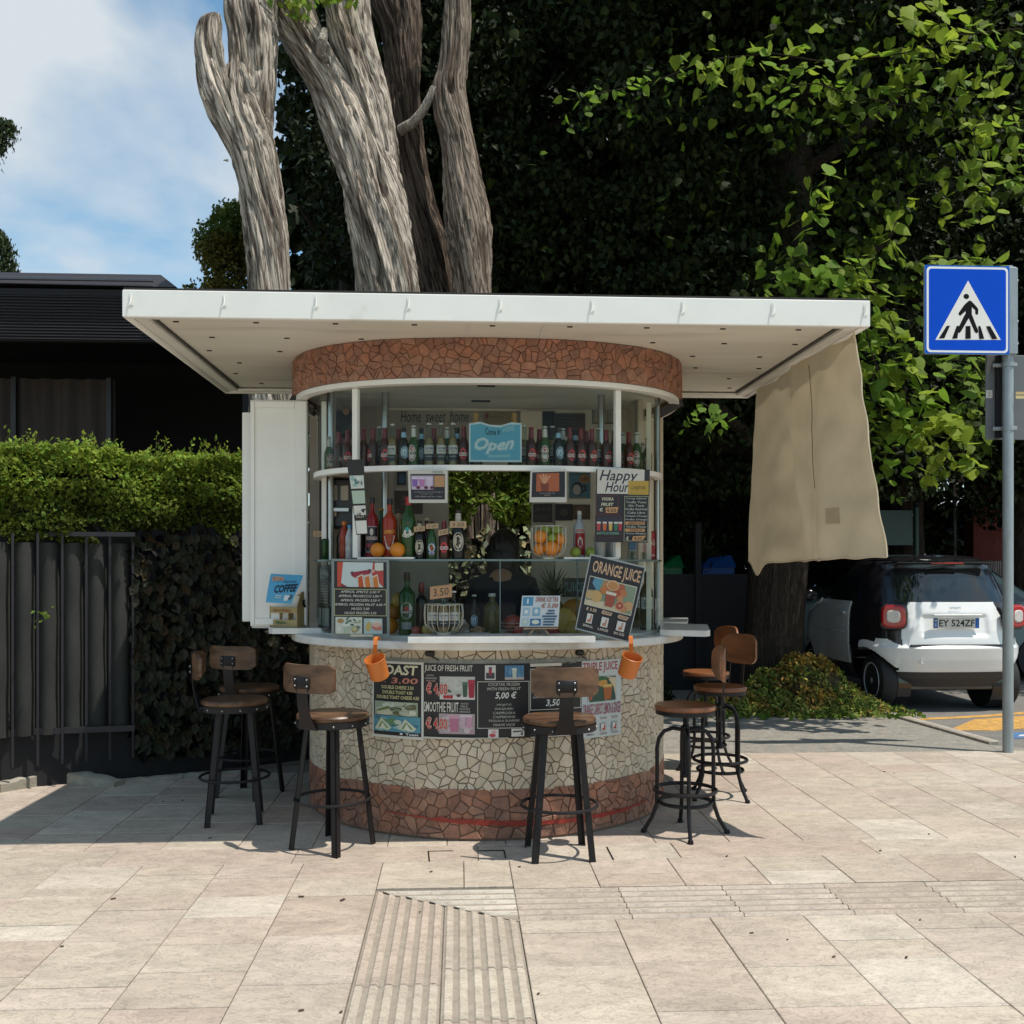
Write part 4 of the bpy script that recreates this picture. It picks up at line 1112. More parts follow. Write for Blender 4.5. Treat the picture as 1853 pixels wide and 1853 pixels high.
# ---- individual lime leaves hanging in sprays
def heart_leaf():
    b = MB(); o = [(0, 0, 0), (.26, .12, .05), (.46, -.08, .06), (.50, -.34, .03), (.36, -.66, -.02), (.16, -.90, -.06), (0, -1.12, -.10)]
    vs = [(0, .02, 0), (0, -.35, -.05), (0, -.7, -.06), (0, -1.12, -.12)]
    Rr = [(x, y, z) for x, y, z in o[1:6]]; Ll = [(-x*.94, y*1.02, z) for x, y, z in o[1:6]]
    V = [Vector(v)-Vector((0, 0, 0)) for v in vs+Rr+Ll]
    F = [(0, 4, 5), (0, 5, 1), (1, 5, 6), (1, 6, 7), (1, 7, 2), (2, 7, 8), (2, 8, 3)]
    F2 = [(0, 10, 9)]
    F += [(0, 10, 9), (0, 1, 10), (1, 11, 10), (1, 12, 11), (1, 2, 12), (2, 13, 12), (2, 3, 13)]
    b.add([(v.x, v.z, v.y) for v in V], F); return b
HM = [MB() for _ in range(5)]
LCOL = [(1, 1, .9), (1.25, 1.15, .8), (.75, .85, .9), (1.5, 1.35, 1.0), (.9, 1.05, .7)]
leafm = []
for c in LCOL:
    b = heart_leaf(); b.c = [c]*len(b.f); leafm.append(b.build('leaf', ML['lime'], me_only=True, smooth=True, ang=60))
sprays = [  # (path px, depth, count, spread px, size, palette)
    ([(1853, 50), (1740, 62), (1640, 95), (1500, 112), (1400, 95), (1300, 105), (1275, 118)], 9.0, 74, 26, .115, (0, 1, 3, 4)),
    ([(1660, -10), (1700, 30), (1716, 95)], 8.8, 22, 24, .13, (1, 3)),
    ([(1785, 120), (1800, 180), (1765, 235), (1770, 270)], 8.9, 26, 24, .115, (0, 1, 3)),
    ([(1730, 140), (1640, 190), (1560, 175), (1480, 150), (1380, 160)], 9.2, 36, 26, .105, (0, 2, 4)),
    ([(1250, 120), (1180, 150), (1100, 165), (1030, 180)], 9.4, 26, 18, .085, (2, 4)),
    ([(1500, 305), (1490, 345), (1475, 385), (1466, 405)], 8.8, 16, 16, .12, (0, 1, 4)),
    ([(1630, 350), (1625, 400), (1606, 440), (1612, 455)], 8.9, 14, 14, .12, (0, 1)),
    ([(1550, 460), (1585, 520), (1625, 600), (1650, 660), (1690, 740), (1710, 765)], 8.7, 64, 20, .125, (0, 1, 3, 4)),
    ([(1715, 745), (1740, 780), (1750, 830), (1752, 848)], 8.6, 22, 13, .12, (0, 1, 3)),
    ([(1560, 560), (1580, 640), (1600, 700), (1610, 740)], 8.9, 26, 22, .12, (0, 2, 4)),
    ([(1400, 505), (1450, 480), (1500, 490), (1540, 520)], 8.9, 28, 20, .12, (2, 4, 0)),
    ([(1700, 650), (1760, 655), (1790, 700), (1780, 770)], 8.9, 26, 22, .115, (0, 2, 4)),
    ([(1640, 700), (1650, 780), (1600, 830), (1620, 860)], 9.0, 22, 20, .11, (2, 4)),
    ([(1770, 290), (1790, 340), (1775, 400)], 9.0, 16, 16, .115, (0, 1)),
    ([(1830, 190), (1853, 260), (1845, 330)], 9.0, 16, 16, .115, (0, 4)),
    ([(1270, 730), (1300, 745), (1325, 760)], 8.3, 10, 8, .075, (2, 4)),
    ([(1680, 470), (1740, 466), (1800, 474), (1830, 500)], 8.9, 24, 12, .11, (0, 1)),
]
r = random.Random(9); cnt = 0; restP = []
order = []
sprays = [(a_, b_-.1, c_, d_, e_, f_) for a_, b_, c_, d_, e_, f_ in sprays]
for path, Y, n, spd, sz, pal in sprays:
    pts3 = [pt(x, y, Y) for x, y in path]
    twig = MB(); twig.tube([p+Vector((0, .03, .01)) for p in pts3], [.007]*(len(pts3)-1)+[.002], 5); twig.build('twig', M['bark_lime'], lime)
    for i in range(n):
        f = (i+r.random())/n*(len(pts3)-1); k = min(int(f), len(pts3)-2); p = pts3[k].lerp(pts3[k+1], f-k)
        s = spd/1785*Y
        p = p+Vector((r.gauss(0, s*.7), r.gauss(0, s*.8)-.02, r.gauss(0, s*.55)-s*.2))
        order.append((p, sz*r.uniform(.65, 1.25), r.choice(pal)))
r.shuffle(order)
for p, s, k in order:
    rot = Matrix.Rotation(r.gauss(0, .9), 4, 'Z') @ Matrix.Rotation(r.gauss(-.75, .4), 4, 'X') @ Matrix.Rotation(r.gauss(0, .55), 4, 'Y')
    if cnt < 300:
        o = part('leaf', leafm[k], lime); o.matrix_basis = Matrix.Translation(p-lime.location) @ rot @ Matrix.Scale(s, 4); cnt += 1
    else: restP.append((p, s, rot, k))
# the remaining leaves of the same sprays and a looser set around them, joined
b = MB()
hl = heart_leaf()
def join_leaf(p, s, rot, c):
    b.col = c; b.add([p+(rot.to_3x3() @ Vector(v))*s for v in hl.v], hl.f)
for p, s, rot, k in restP: join_leaf(p, s, rot, LCOL[k])
for path, Y, n, spd, sz, pal in sprays:
    pts3 = [pt(x, y, Y+.15) for x, y in path]
    for i in range(int(n*2.2)):
        f = r.random()*(len(pts3)-1); k = min(int(f), len(pts3)-2); p = pts3[k].lerp(pts3[k+1], f-k); s = spd/1785*Y*1.5
        p = p+Vector((r.gauss(0, s), r.uniform(0, .9), r.gauss(0, s)))
        rot = Matrix.Rotation(r.gauss(0, 1), 4, 'Z') @ Matrix.Rotation(r.gauss(-.3, .5), 4, 'X') @ Matrix.Rotation(r.gauss(0, .6), 4, 'Y')
        join_leaf(p, sz*r.uniform(.6, 1.1), rot, tuple(x*.8 for x in LCOL[r.choice(pal)]))
# middle-distance big leaves that give the dark crowns readable leaf shapes
for i in range(3600):
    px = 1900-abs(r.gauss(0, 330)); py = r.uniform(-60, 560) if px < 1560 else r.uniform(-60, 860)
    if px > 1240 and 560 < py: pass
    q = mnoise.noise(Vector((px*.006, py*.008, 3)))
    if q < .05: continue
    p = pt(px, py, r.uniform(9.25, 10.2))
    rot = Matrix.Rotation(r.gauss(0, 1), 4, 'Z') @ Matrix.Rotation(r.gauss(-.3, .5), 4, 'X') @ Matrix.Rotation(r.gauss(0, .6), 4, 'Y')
    c = r.uniform(.12, .36)*(1 if px > 1400 else .5); join_leaf(p, r.uniform(.06, .105), rot, (c*.8, c*.9, c*.8))  # crown shade put into the dim leaf colour, deeper to the left
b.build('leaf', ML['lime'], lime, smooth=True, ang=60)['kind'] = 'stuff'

# leafy twigs at the top of the left dead trunks
tw = thing('leafy_branch', 'small leafy green branch hanging at the top between the dead trunks', 'branch', tuple(pt(560, 0, 8.5)))
b = MB(); b.tube([pt(500, -30, 8.45), pt(560, -8, 8.4), pt(640, -20, 8.4)], .012, 6); b.build('twig', M['bark_lime'], tw)
rn = np.random.RandomState(5); P = []
for x0, x1, y0, y1, n in ((500, 650, -30, 12, 90), (520, 560, 0, 35, 30), (470, 500, -40, 5, 20)):
    for i in range(n): P.append(pt(rn.uniform(x0, x1), rn.uniform(y0, y1), 8.3+rn.uniform(0, .2)))
leaves('foliage', np.array(P), .085, ML['lime'], tw, rn, .5, (0, -1, .5))
# right edge brick-red house fragment and pale dots left out of foliage: house far behind
hb = thing('distant_house', 'red brick house corner glimpsed through leaves at the right edge', 'house', (xat(1800, 15.2), 15.2, 0))
b = MB(); c = pt(1795, 400, 15.2); b.box((c.x+.1, 15.4, c.z/2+.2), (.75, .3, c.z+.4)); b.build('wall', mat('brick_red', (.16, .03, .02), .85, var=.2), hb, smooth=False)

# ---- far round tree left of the trunks
r = np.random.RandomState(41); Y = 17.0
ft = thing('round_tree', 'pale olive bushy tree behind the black building roof', 'tree', (xat(415, Y), Y, 0))
rg = [(Vector((xat(415, Y), Y, -.05)), .22), (Vector((xat(415, Y), Y, 3)), .18), (Vector((xat(415, Y), Y, 5.6)), .1)]
trunk_mesh(rg, R, .05, 20, 6, 5).build('trunk', M['bark_lime'], ft)
C = []
for i in range(70):
    px, py = r.uniform(350, 470), r.uniform(380, 640)
    if px < 352+max(0, (470-py))*.75: continue
    C.append(pt(px, py, Y+r.uniform(-.7, .9)))
P = clumps(C, r.uniform(.18, .36, len(C)), 300, r, .9)
cc = np.where((P[:, 2] < zat(455, Y))[:, None], np.array([[1.35, 1.0, .8]]), np.array([[.85, 1.05, .8]]))
leaves('crown', P, .075, ML['far'], ft, r, .2, (0, -.6, .5), cols=cc)
# ---- conifer at the left edge
Y = 14.0; r = np.random.RandomState(43)
cf = thing('conifer', 'drooping conifer whose branch tips show at the left edge', 'tree', (xat(-70, Y), Y, 0))
rg = [(Vector((xat(-75, Y), Y, -.05)), .2), (Vector((xat(-75, Y), Y, 4)), .15), (Vector((xat(-75, Y), Y, 8.5)), .04)]
trunk_mesh(rg, R, .05, 18, 6, 2).build('trunk', M['bark_lime'], cf)
b = MB(); P = []
for path in ([(-75, 300), (-30, 240), (0, 222), (18, 218), (20, 232)], [(-75, 330), (-20, 262), (6, 236), (0, 262)], [(-75, 430), (-30, 410), (0, 416), (18, 450), (27, 492)], [(-75, 470), (-20, 430), (6, 440), (14, 480)], [(-75, 520), (-20, 480), (4, 470), (10, 500)]):
    b = MB(); ps = [pt(x, y, Y) for x, y in path]; b.tube(ps, [.05, .03, .02, .012, .005][:len(ps)], 6); b.build('branch', M['bark_lime'], cf)
    for k in range(len(ps)-1):
        for i in range(240):
            f = r.uniform(); p = ps[k].lerp(ps[k+1], f); P.append(p+Vector((r.normal(0, .035), r.normal(0, .06), -abs(r.normal(0, .10)))))
leaves('foliage', np.array(P), .07, ML['conifer'], cf, r, 1.2, (0, -.5, .3), wide=.3)

# ================================================ BLACK BUILDING (left)
MB_ = {}
M['bld'] = mat('black_cladding', (.022, .019, .022), .45, var=.15, scale=3)
M['bld2'] = mat('black_void', (.010, .009, .010), .8, var=.1)
M['curt'] = mat('dim_curtain', (.055, .040, .035), .8, var=.25, scale=6, stretch=(3, 1, .3))
BY = 9.2
bx0, bx1 = -9.0, xat(452, BY)
zt, zf0, zf1 = zat(490, BY, 200), zat(617, BY, 200), zat(524, BY, 200)
bld = thing('black_building', 'low modern black building with ribbed metal roof edge behind the hedge', 'building', (bx0/2+bx1/2, BY, 0))
b = MB(); b.box(((bx0+bx1)/2, BY+.06, (zf0+zf1)/2), (bx1-bx0, .08, zf1-zf0)); fas = b.build('fascia', M['bld'], bld, smooth=False)
nr = 17
rb = MB(); rb.box((0, 0, 0), (bx1-bx0-.02, .03, (zf1-zf0)/nr*.58), bev=.006); rbm = rb.build('fascia_rib', M['bld'], me_only=True)
for i in range(nr):
    z = zf0+(zf1-zf0)*(i+.5)/nr
    part('fascia_rib', rbm, fas, Vector(((bx0+bx1)/2, BY+.012, z))-bld.location)
b = MB(); x1 = xat(285, BY); x2 = xat(322, BY)
b.add([(bx0, BY-.04, zf1+.07), (x2, BY-.04, zf1+.02), (x1, BY+.1, zt), (bx0, BY+.1, zt), (bx0, BY+1.2, zf1+.07), (x2, BY+1.2, zf1+.02), (x1, BY+1.0, zt), (bx0, BY+1.0, zt)],
      [(0, 1, 2, 3), (1, 5, 6, 2), (3, 2, 6, 7), (4, 7, 6, 5), (0, 3, 7, 4), (0, 4, 5, 1)])
b.build('roof_cap', M['bld'], bld, smooth=False)
b = MB(); b.box(((bx0+x1)/2-.02, BY-.055, zf1+.075), (x1-bx0, .03, .030), bev=.004); b.build('roof_gutter', mat('gutter', (.10, .10, .11), .35, .4), bld)
b = MB(); b.box(((bx0+bx1)/2, BY+1.6, zf1-.03), (bx1-bx0, 3.2, .06)); b.build('roof', M['bld2'], bld, smooth=False)
b = MB(); b.box(((bx0+bx1)/2, BY+3.1, zf1/2), (bx1-bx0, .1, zf1-.08)); b.box((bx1-.05, BY+1.6, zf1/2-.04), (.1, 2.9, zf1-.1)); b.build('wall', M['bld2'], bld, smooth=False)
wx0, wx1 = -6.5, xat(207, BY+1.2)
wz0, wz1 = zat(830, BY+1.2, 100), zat(684, BY+1.2, 100)
b = MB(); n = 90; vs = []
for i in range(n+1):
    x = wx0+(wx1-wx0)*i/n; y = BY+1.25+.03*math.sin(i*.9)
    vs += [(x, y, wz0), (x, y, wz1)]
b.add(vs, [(2*i, 2*i+2, 2*i+3, 2*i+1) for i in range(n)]); b.build('curtain', M['curt'], bld)
for f in (.0, .33, .66, .985):
    b = MB(); x = wx0+(wx1-wx0)*f; b.box((x, BY+1.18, (wz0+wz1)/2), (.05, .05, wz1-wz0)); b.build('window_frame', M['bld'], bld, smooth=False)

# ================================================ GARDEN FENCE + HEDGE
FP = [gp(-420, 1455), gp(0, 1434), gp(450, 1391), Vector((-.75, 7.95, 0)), Vector((1.02, 8.0, 0))]
FL = [0]
for a, e in zip(FP, FP[1:]): FL.append(FL[-1]+(e-a).length)
def fl(s, z=0, off=0):
    """point at distance s along the fence, off towards the viewer"""
    s = max(0, min(FL[-1]-1e-4, s))
    for k in range(len(FP)-1):
        if s <= FL[k+1]: break
    a, e = FP[k], FP[k+1]; d = (e-a).normalized(); p = a+d*(s-FL[k]); nn = Vector((d.y, -d.x, 0))
    if nn.y > 0: nn = -nn
    return p+nn*off+Vector((0, 0, z)), d
def s_of(px):
    best = min(((abs(830+fl(s)[0].x/fl(s)[0].y*1785-px)), s) for s in np.linspace(0, FL[-1], 900)); return best[1]
sA, sB = s_of(-130), s_of(252)
FT = 1.73
fence = thing('garden_fence', 'dark iron bar fence backed with grey cloth panels below the hedge', 'fence', tuple(fl(sB)[0]))
M['cloth'] = mat('grey_shade_cloth', (.030, .031, .027), .9, var=.22, scale=5, bump=.4, bscale=160, stretch=(1, 1, .5))
M['iron'] = mat('dark_iron', (.022, .020, .024), .5, .3, var=.2)
nb = int((sB-sA)/.142)
barm = MB(); barm.box((0, 0, 0), (.016, .016, FT-.16)); barm = barm.build('bar', M['iron'], me_only=True, smooth=False)
for i in range(nb+1):
    s = sA+(sB-sA)*i/nb; p, d = fl(s, (FT+.16)/2, .02)
    o = part('bar', barm, fence, p-fence.location); o.rotation_euler = (0, 0, math.atan2(d.y, d.x))
    if i < nb:
        b = MB(); vs = []; s2 = (sB-sA)/nb; m1, m2 = 8, 10
        for a in range(m1+1):
            for c in range(m2+1):
                f = a/m1; z = .36+(FT-.06-.36)*c/m2
                q, _ = fl(s+s2*(.10+.80*f), z, -.045+.05*math.sin(PI*f)**.6+.006*math.sin(z*9+i*2.1)+.004*math.sin(f*9+z*17))
                vs.append(q)
        b.add(vs, [(a*(m2+1)+c, (a+1)*(m2+1)+c, (a+1)*(m2+1)+c+1, a*(m2+1)+c+1) for a in range(m1) for c in range(m2)])
        b.build('cloth_panel', M['cloth'], fence)
for z, h in ((FT, .03), (.385, .04)):
    b = MB(); p0, d = fl(sA, z, .018); p1, _ = fl(sB+.02, z, .018); c = (p0+p1)/2
    b.box(c, ((p1-p0).length, .03, h), rz=math.atan2(d.y, d.x)); b.build('rail', M['iron'], fence, smooth=False)
b = MB()
for k in range(40):
    s0, s1 = FL[-1]*k/40, FL[-1]*(k+1)/40
    p0, _ = fl(s0, .0, -.075); p1, _ = fl(s1, 0, -.075)
    b.add([p0, p1, p1+Vector((0, 0, FT-.02)), p0+Vector((0, 0, FT-.02))], [(0, 1, 2, 3)])
b.build('backing_sheet', M['bld2'], fence, smooth=False)
# heaved kerb stones in front of the fence
M['kerbst2'] = mat('pale_kerb', (.30, .27, .215), .85, var=.25, scale=9, bump=.5, bscale=50)
gk = tag(thing('garden_kerb', None, None, tuple(gp(100, 1420))), kind='structure')
def kstone(a, e, za, ze, wd=.11):
    b = MB(); p0, p1 = gp(*a), gp(*e); d = (p1-p0).normalized(); n_ = Vector((-d.y, d.x, 0)); m_ = 8; vs = []
    for i in range(m_+1):
        p = p0.lerp(p1, i/m_); z = za+(ze-za)*i/m_
        j = .006*math.sin(i*2.3+a[0])
        vs += [p+Vector((0, 0, -.03)), p+Vector((0, 0, z+j)), p+n_*.01+Vector((0, 0, z+.008+j)), p+n_*wd+Vector((0, 0, z+.012+j)), p+n_*(wd+.01)+Vector((0, 0, -.03))]
    fs = [(5*i+k, 5*i+5+k, 5*i+6+k, 5*i+1+k) for i in range(m_) for k in range(4)]+[(0, 1, 2, 3, 4), tuple(5*m_+k for k in (4, 3, 2, 1, 0))]
    b.add(vs, fs); b.build('kerb_stone', M['kerbst2'], gk, ang=50)
kstone((-230, 1443), (-2, 1436), .04, .045); kstone((1, 1435), (99, 1418), .05, .085); kstone((102, 1417), (206, 1425), .085, .02)
kstone((209, 1420), (330, 1409), .012, .01, .07); kstone((332, 1409), (455, 1396), .01, .01, .07)

# artificial ivy panel
sI, sE = s_of(256), s_of(1000)
ivy = thing('ivy_screen', 'screen of dull artificial ivy leaves hung beside the grey cloth fence', 'ivy screen', tuple(fl(sI)[0]))
ivl = []
for c in ((1, 1, 1), (.7, .85, .7), (1.5, 1.4, 1.3), (1.15, .85, .65)):
    b = MB(); b.add([(0, 0, .5), (.34, -.1, .25), (.40, -.12, -.1), (.0, -.22, -.62), (-.40, -.12, -.1), (-.34, -.1, .25), (0, -.02, -.1)], [(0, 6, 1), (1, 6, 2), (2, 6, 3), (3, 6, 4), (4, 6, 5), (5, 6, 0)])
    b.c = [c]*6; ivl.append(b.build('leaf', ML['ivy'], me_only=True, smooth=False))
r = random.Random(17); L0 = []
s = sI
while s < sE:
    z = .16
    while z < FT-.02:
        L0.append((s+r.uniform(-.018, .018), z+r.uniform(-.012, .012))); z += .044
    s += .041
L0.sort(key=lambda t: (t[0] > s_of(450), r.random()))
big = MB(); k = 0
for s, z in L0:
    p, d = fl(s, z, r.uniform(-.005, .03)); sc = r.uniform(.062, .088)
    rot = Matrix.Rotation(math.atan2(d.y, d.x)+r.gauss(0, .45), 4, 'Z') @ Matrix.Rotation(r.gauss(.1, .35), 4, 'X') @ Matrix.Rotation(r.gauss(0, .5), 4, 'Y')
    ci = r.choices((0, 1, 2, 3), (6, 4, .6, 2))[0]
    if k < 300:
        o = part('leaf', ivl[ci], ivy); o.matrix_basis = Matrix.Translation(p-ivy.location) @ rot @ Matrix.Scale(sc, 4); k += 1
    else:
        me = ivl[ci]; big.col = ((1, 1, 1.001), (.7, .85, .7), (1.5, 1.4, 1.3), (1.15, .85, .65))[ci]
        big.add([p+(rot.to_3x3() @ v.co)*sc for v in me.vertices], [tuple(f.vertices) for f in me.polygons])
big.build('leaf', ML['ivy'], ivy, smooth=False)['kind'] = 'stuff'
# bars of the fence behind the kiosk
b = MB()
for i in range(26):
    p, d = fl(s_of(470)+i*.13, 1.9, -.04); b.box(p, (.016, .016, .5))
b.build('bar', M['iron'], fence, smooth=False)['kind'] = 'stuff'

# hedge
r = np.random.RandomState(61)
hd = thing('hedge', 'bright green clipped hedge growing above the grey cloth fence', 'hedge', tuple(fl(s_of(200))[0]+Vector((0, .3, 0))))
def hedge_pts(sa, se, z0, z1, n, dep=.55, lump=.07):
    P = []; F_ = []
    while len(P) < n:
        s = r.uniform(sa, se); u = r.uniform(); 
        lum = lump*(mnoise.noise(Vector((s*2.3, 1.7, 0)))+.8*mnoise.noise(Vector((s*9, 4, 0)))+abs(r.normal(0, .35)))
        if u < .62:  # front face
            z = r.uniform(z0, z1); o = .05+lump*1.6*mnoise.noise(Vector((s*3, z*3.5, 2)))-abs(r.normal(0, .05))
            if z < z0+.18 and mnoise.noise(Vector((s*4, z*5, 9))) > .05+(z-z0): continue
        else:
            z = z1+lum-abs(r.normal(0, .035)); o = r.uniform(-dep, .05)
        p, d = fl(s, z+(lum if u < .62 and z > z1-.2 else 0), o); P.append(p)
    return np.array(P)
h0, h1 = s_of(-150), s_of(447)
P = hedge_pts(h0, h1, FT-.06, 2.31, 19000)
bars = []
b = MB()
for i in range(56):                              # upright shoots
    s = r.uniform(h0, h1); p, d = fl(s, 2.26, r.uniform(-.3, .02)); hh = r.uniform(.06, .20); q = p+Vector((r.normal(0, .02), 0, hh))
    b.tube([p, q], [.003, .0015], 4)
    for k in range(9): bars.append(p.lerp(q, k/8)+Vector((r.normal(0, .012), r.normal(0, .012), .01)))
for i in range(70):
    s = r.uniform(h0, h1); p, d = fl(s, FT, -.1); q, _ = fl(s+r.normal(0, .15), 2.2, -.08); b.tube([p, q], [.008, .003], 5)
b.build('twig', M['bark_lime'], hd)['kind'] = 'stuff'
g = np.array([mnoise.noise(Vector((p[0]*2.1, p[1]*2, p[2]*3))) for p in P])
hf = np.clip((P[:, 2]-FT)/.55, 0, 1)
g = g+.5*np.array([mnoise.noise(Vector((p[0]*7, p[1]*7, p[2]*8))) for p in P]); k_ = np.clip(.30+.95*hf+.45*g, .2, 1.7); cc = np.stack([k_*1.02, k_, k_*.85], 1)  # light from above put into the leaf colour: bright top, darker low down
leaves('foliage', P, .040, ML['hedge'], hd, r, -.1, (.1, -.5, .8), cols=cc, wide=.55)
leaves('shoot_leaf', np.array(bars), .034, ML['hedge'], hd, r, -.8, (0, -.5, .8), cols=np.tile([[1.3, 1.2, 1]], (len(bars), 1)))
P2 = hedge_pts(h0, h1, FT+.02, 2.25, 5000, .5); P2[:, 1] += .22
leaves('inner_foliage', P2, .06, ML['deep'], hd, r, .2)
hd2 = thing('hedge', 'darker green hedge seen through the window opening of the kiosk', 'hedge', tuple(fl(s_of(900))[0]+Vector((0, .3, 0))))
P = hedge_pts(s_of(600), s_of(1130), FT+.10, 2.55, 6000, .5); leaves('foliage', P, .075, ML['hedge'], hd2, r, .3, (0, -.8, .5))
# ivy leaves inside the opening, sunlight put into their pale colour
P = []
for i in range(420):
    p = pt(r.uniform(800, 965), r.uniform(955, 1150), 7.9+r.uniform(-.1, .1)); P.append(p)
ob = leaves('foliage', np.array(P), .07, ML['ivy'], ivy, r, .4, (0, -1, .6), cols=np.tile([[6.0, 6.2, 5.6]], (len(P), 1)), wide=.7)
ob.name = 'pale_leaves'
# sprigs poking through the cloth
sg = thing('weed_sprig', 'bright green sprig poking through the grey fence cloth', 'weed', tuple(pt(75, 1118, 6.7)))
P = np.array([pt(75+r.normal(0, 7), 1115+r.normal(0, 8), 6.68) for i in range(14)]); leaves('leaf', P, .035, ML['hedge'], sg, r, -.2, (0, -1, .6), kind=None)
# ================================================ BAR STOOLS
def stool_back(name, label, loc, rz, back=True):
    """square-legged stool; local +Y is where the sitter's back is"""
    t = thing(name, label, 'bar stool', (0, 0, 0), group='bar stools around the kiosk')
    b = MB(); b.lathe([(.150, .690), (.186, .690), (.192, .698), (.193, .712), (.186, .721), (.12, .723), (0.0, .7235)], n=40); b.build('seat', M['seatwood'], t)
    b = MB(); b.lathe([(.189, .656), (.195, .656), (.195, .690), (.189, .690)], n=40, caps=False); b.lathe([(.0, .680), (.189, .680), (.189, .688), (0, .688)], n=40)
    fr = b.build('seat_ring', M['black_metal'], t)
    for k in range(12):
        a = 2*PI*k/12+.2; b = MB(); b.ball((.196*math.cos(a), .196*math.sin(a), .672), .006, 8, 5, (1, 1, 1)); b.build('bolt', M['chrome'], fr)
    for k in range(4):
        a = PI/4+PI/2*k; c, s = math.cos(a), math.sin(a)
        p0 = Vector((c*.150, s*.150, .668)); p1 = Vector((c*.232, s*.232, 0))
        # angle-iron leg: two flanges
        b = MB(); n = Vector((c, s, 0)); w = Vector((-s, c, 0)); d1 = (w-n).normalized(); d2 = (-w-n).normalized()
        for d, th in ((d1, d2), (d2, d1)):
            q = d*.034; e = th*.005
            vs = [p0, p0+q, p0+q+e, p0+e, p1, p1+q, p1+q+e, p1+e]
            b.add(vs, [(0, 1, 2, 3), (7, 6, 5, 4), (0, 4, 5, 1), (1, 5, 6, 2), (2, 6, 7, 3), (3, 7, 4, 0)])
        b.build('leg', M['black_metal'], t, smooth=False)
    b = MB(); rr_ = .200
    b.tube([(math.cos(2*PI*k/40)*rr_, math.sin(2*PI*k/40)*rr_, .262) for k in range(40)], .0085, 8, True); b.build('foot_ring', M['black_metal'], t)
    if back:
        b = MB(); n = 14; vs = []
        for i in range(n+1):
            f = i/n; z = .655+.235*f; y = .192+.045*math.sin(min(1, f*1.2)*PI/2)-.012*f*f*0; hw = .036+(.062-.036)*max(0, 1-f*2.6)**1.4 if f < .4 else .036
            if f > .86: hw = .05
            vs += [(-hw, y, z), (hw, y, z), (hw, y+.005, z), (-hw, y+.005, z)]
        b.add(vs, [(4*i+k, 4*i+4+k, 4*i+4+(k+1) % 4, 4*i+(k+1) % 4) for i in range(n) for k in range(4)]+[(3, 2, 1, 0), (4*n, 4*n+1, 4*n+2, 4*n+3)])
        b.box((0, .246, .905), (.105, .006, .062), bev=.002)
        br = b.build('back_bracket', M['black_metal'], t, ang=50)
        for x in (-.04, .04):
            for z in (.889, .922): b = MB(); b.ball((x, .251, z), .0055, 8, 5); b.build('bolt', M['chrome'], br)
        b = MB(); m = 12; vs = []
        for i in range(m+1):
            f = i/m*2-1; x = f*.172; y = .226-.0*abs(f)-.050*f*f; ch = .022*max(0, (abs(f)-.88)/.12)
            for (dy, z) in ((0, .850+ch), (0, .998-ch), (.018, .998-ch), (.018, .850+ch)): vs.append((x, y+dy, z))
        b.add(vs, [(4*i+k, 4*i+(k+1) % 4, 4*i+4+(k+1) % 4, 4*i+4+k) for i in range(m) for k in range(4)]+[(3, 2, 1, 0)[::-1], tuple(4*m+k for k in (3, 2, 1, 0))])
        b.build('backrest', M['seatwood'], t, ang=30)
    t.location = loc; t.rotation_euler = (0, 0, rz); return t
def at_g(px, py): p = gp(px, py); return (p.x, p.y, 0)
s1 = stool_back('bar_stool', 'dark wooden bar stool angled towards the stone wall, front left of the kiosk', at_g(602, 1532), PI-math.radians(33))
dup(s1, at_g(1012, 1545), PI+math.radians(3), label='dark wooden bar stool with its back to the camera in front of the posters')
dup(s1, at_g(425, 1483), PI-math.radians(80), label='shaded dark bar stool, nearer of the two by the ivy screen')
dup(s1, at_g(452, 1438), PI-math.radians(22), label='shaded dark bar stool, farther of the two by the ivy screen')

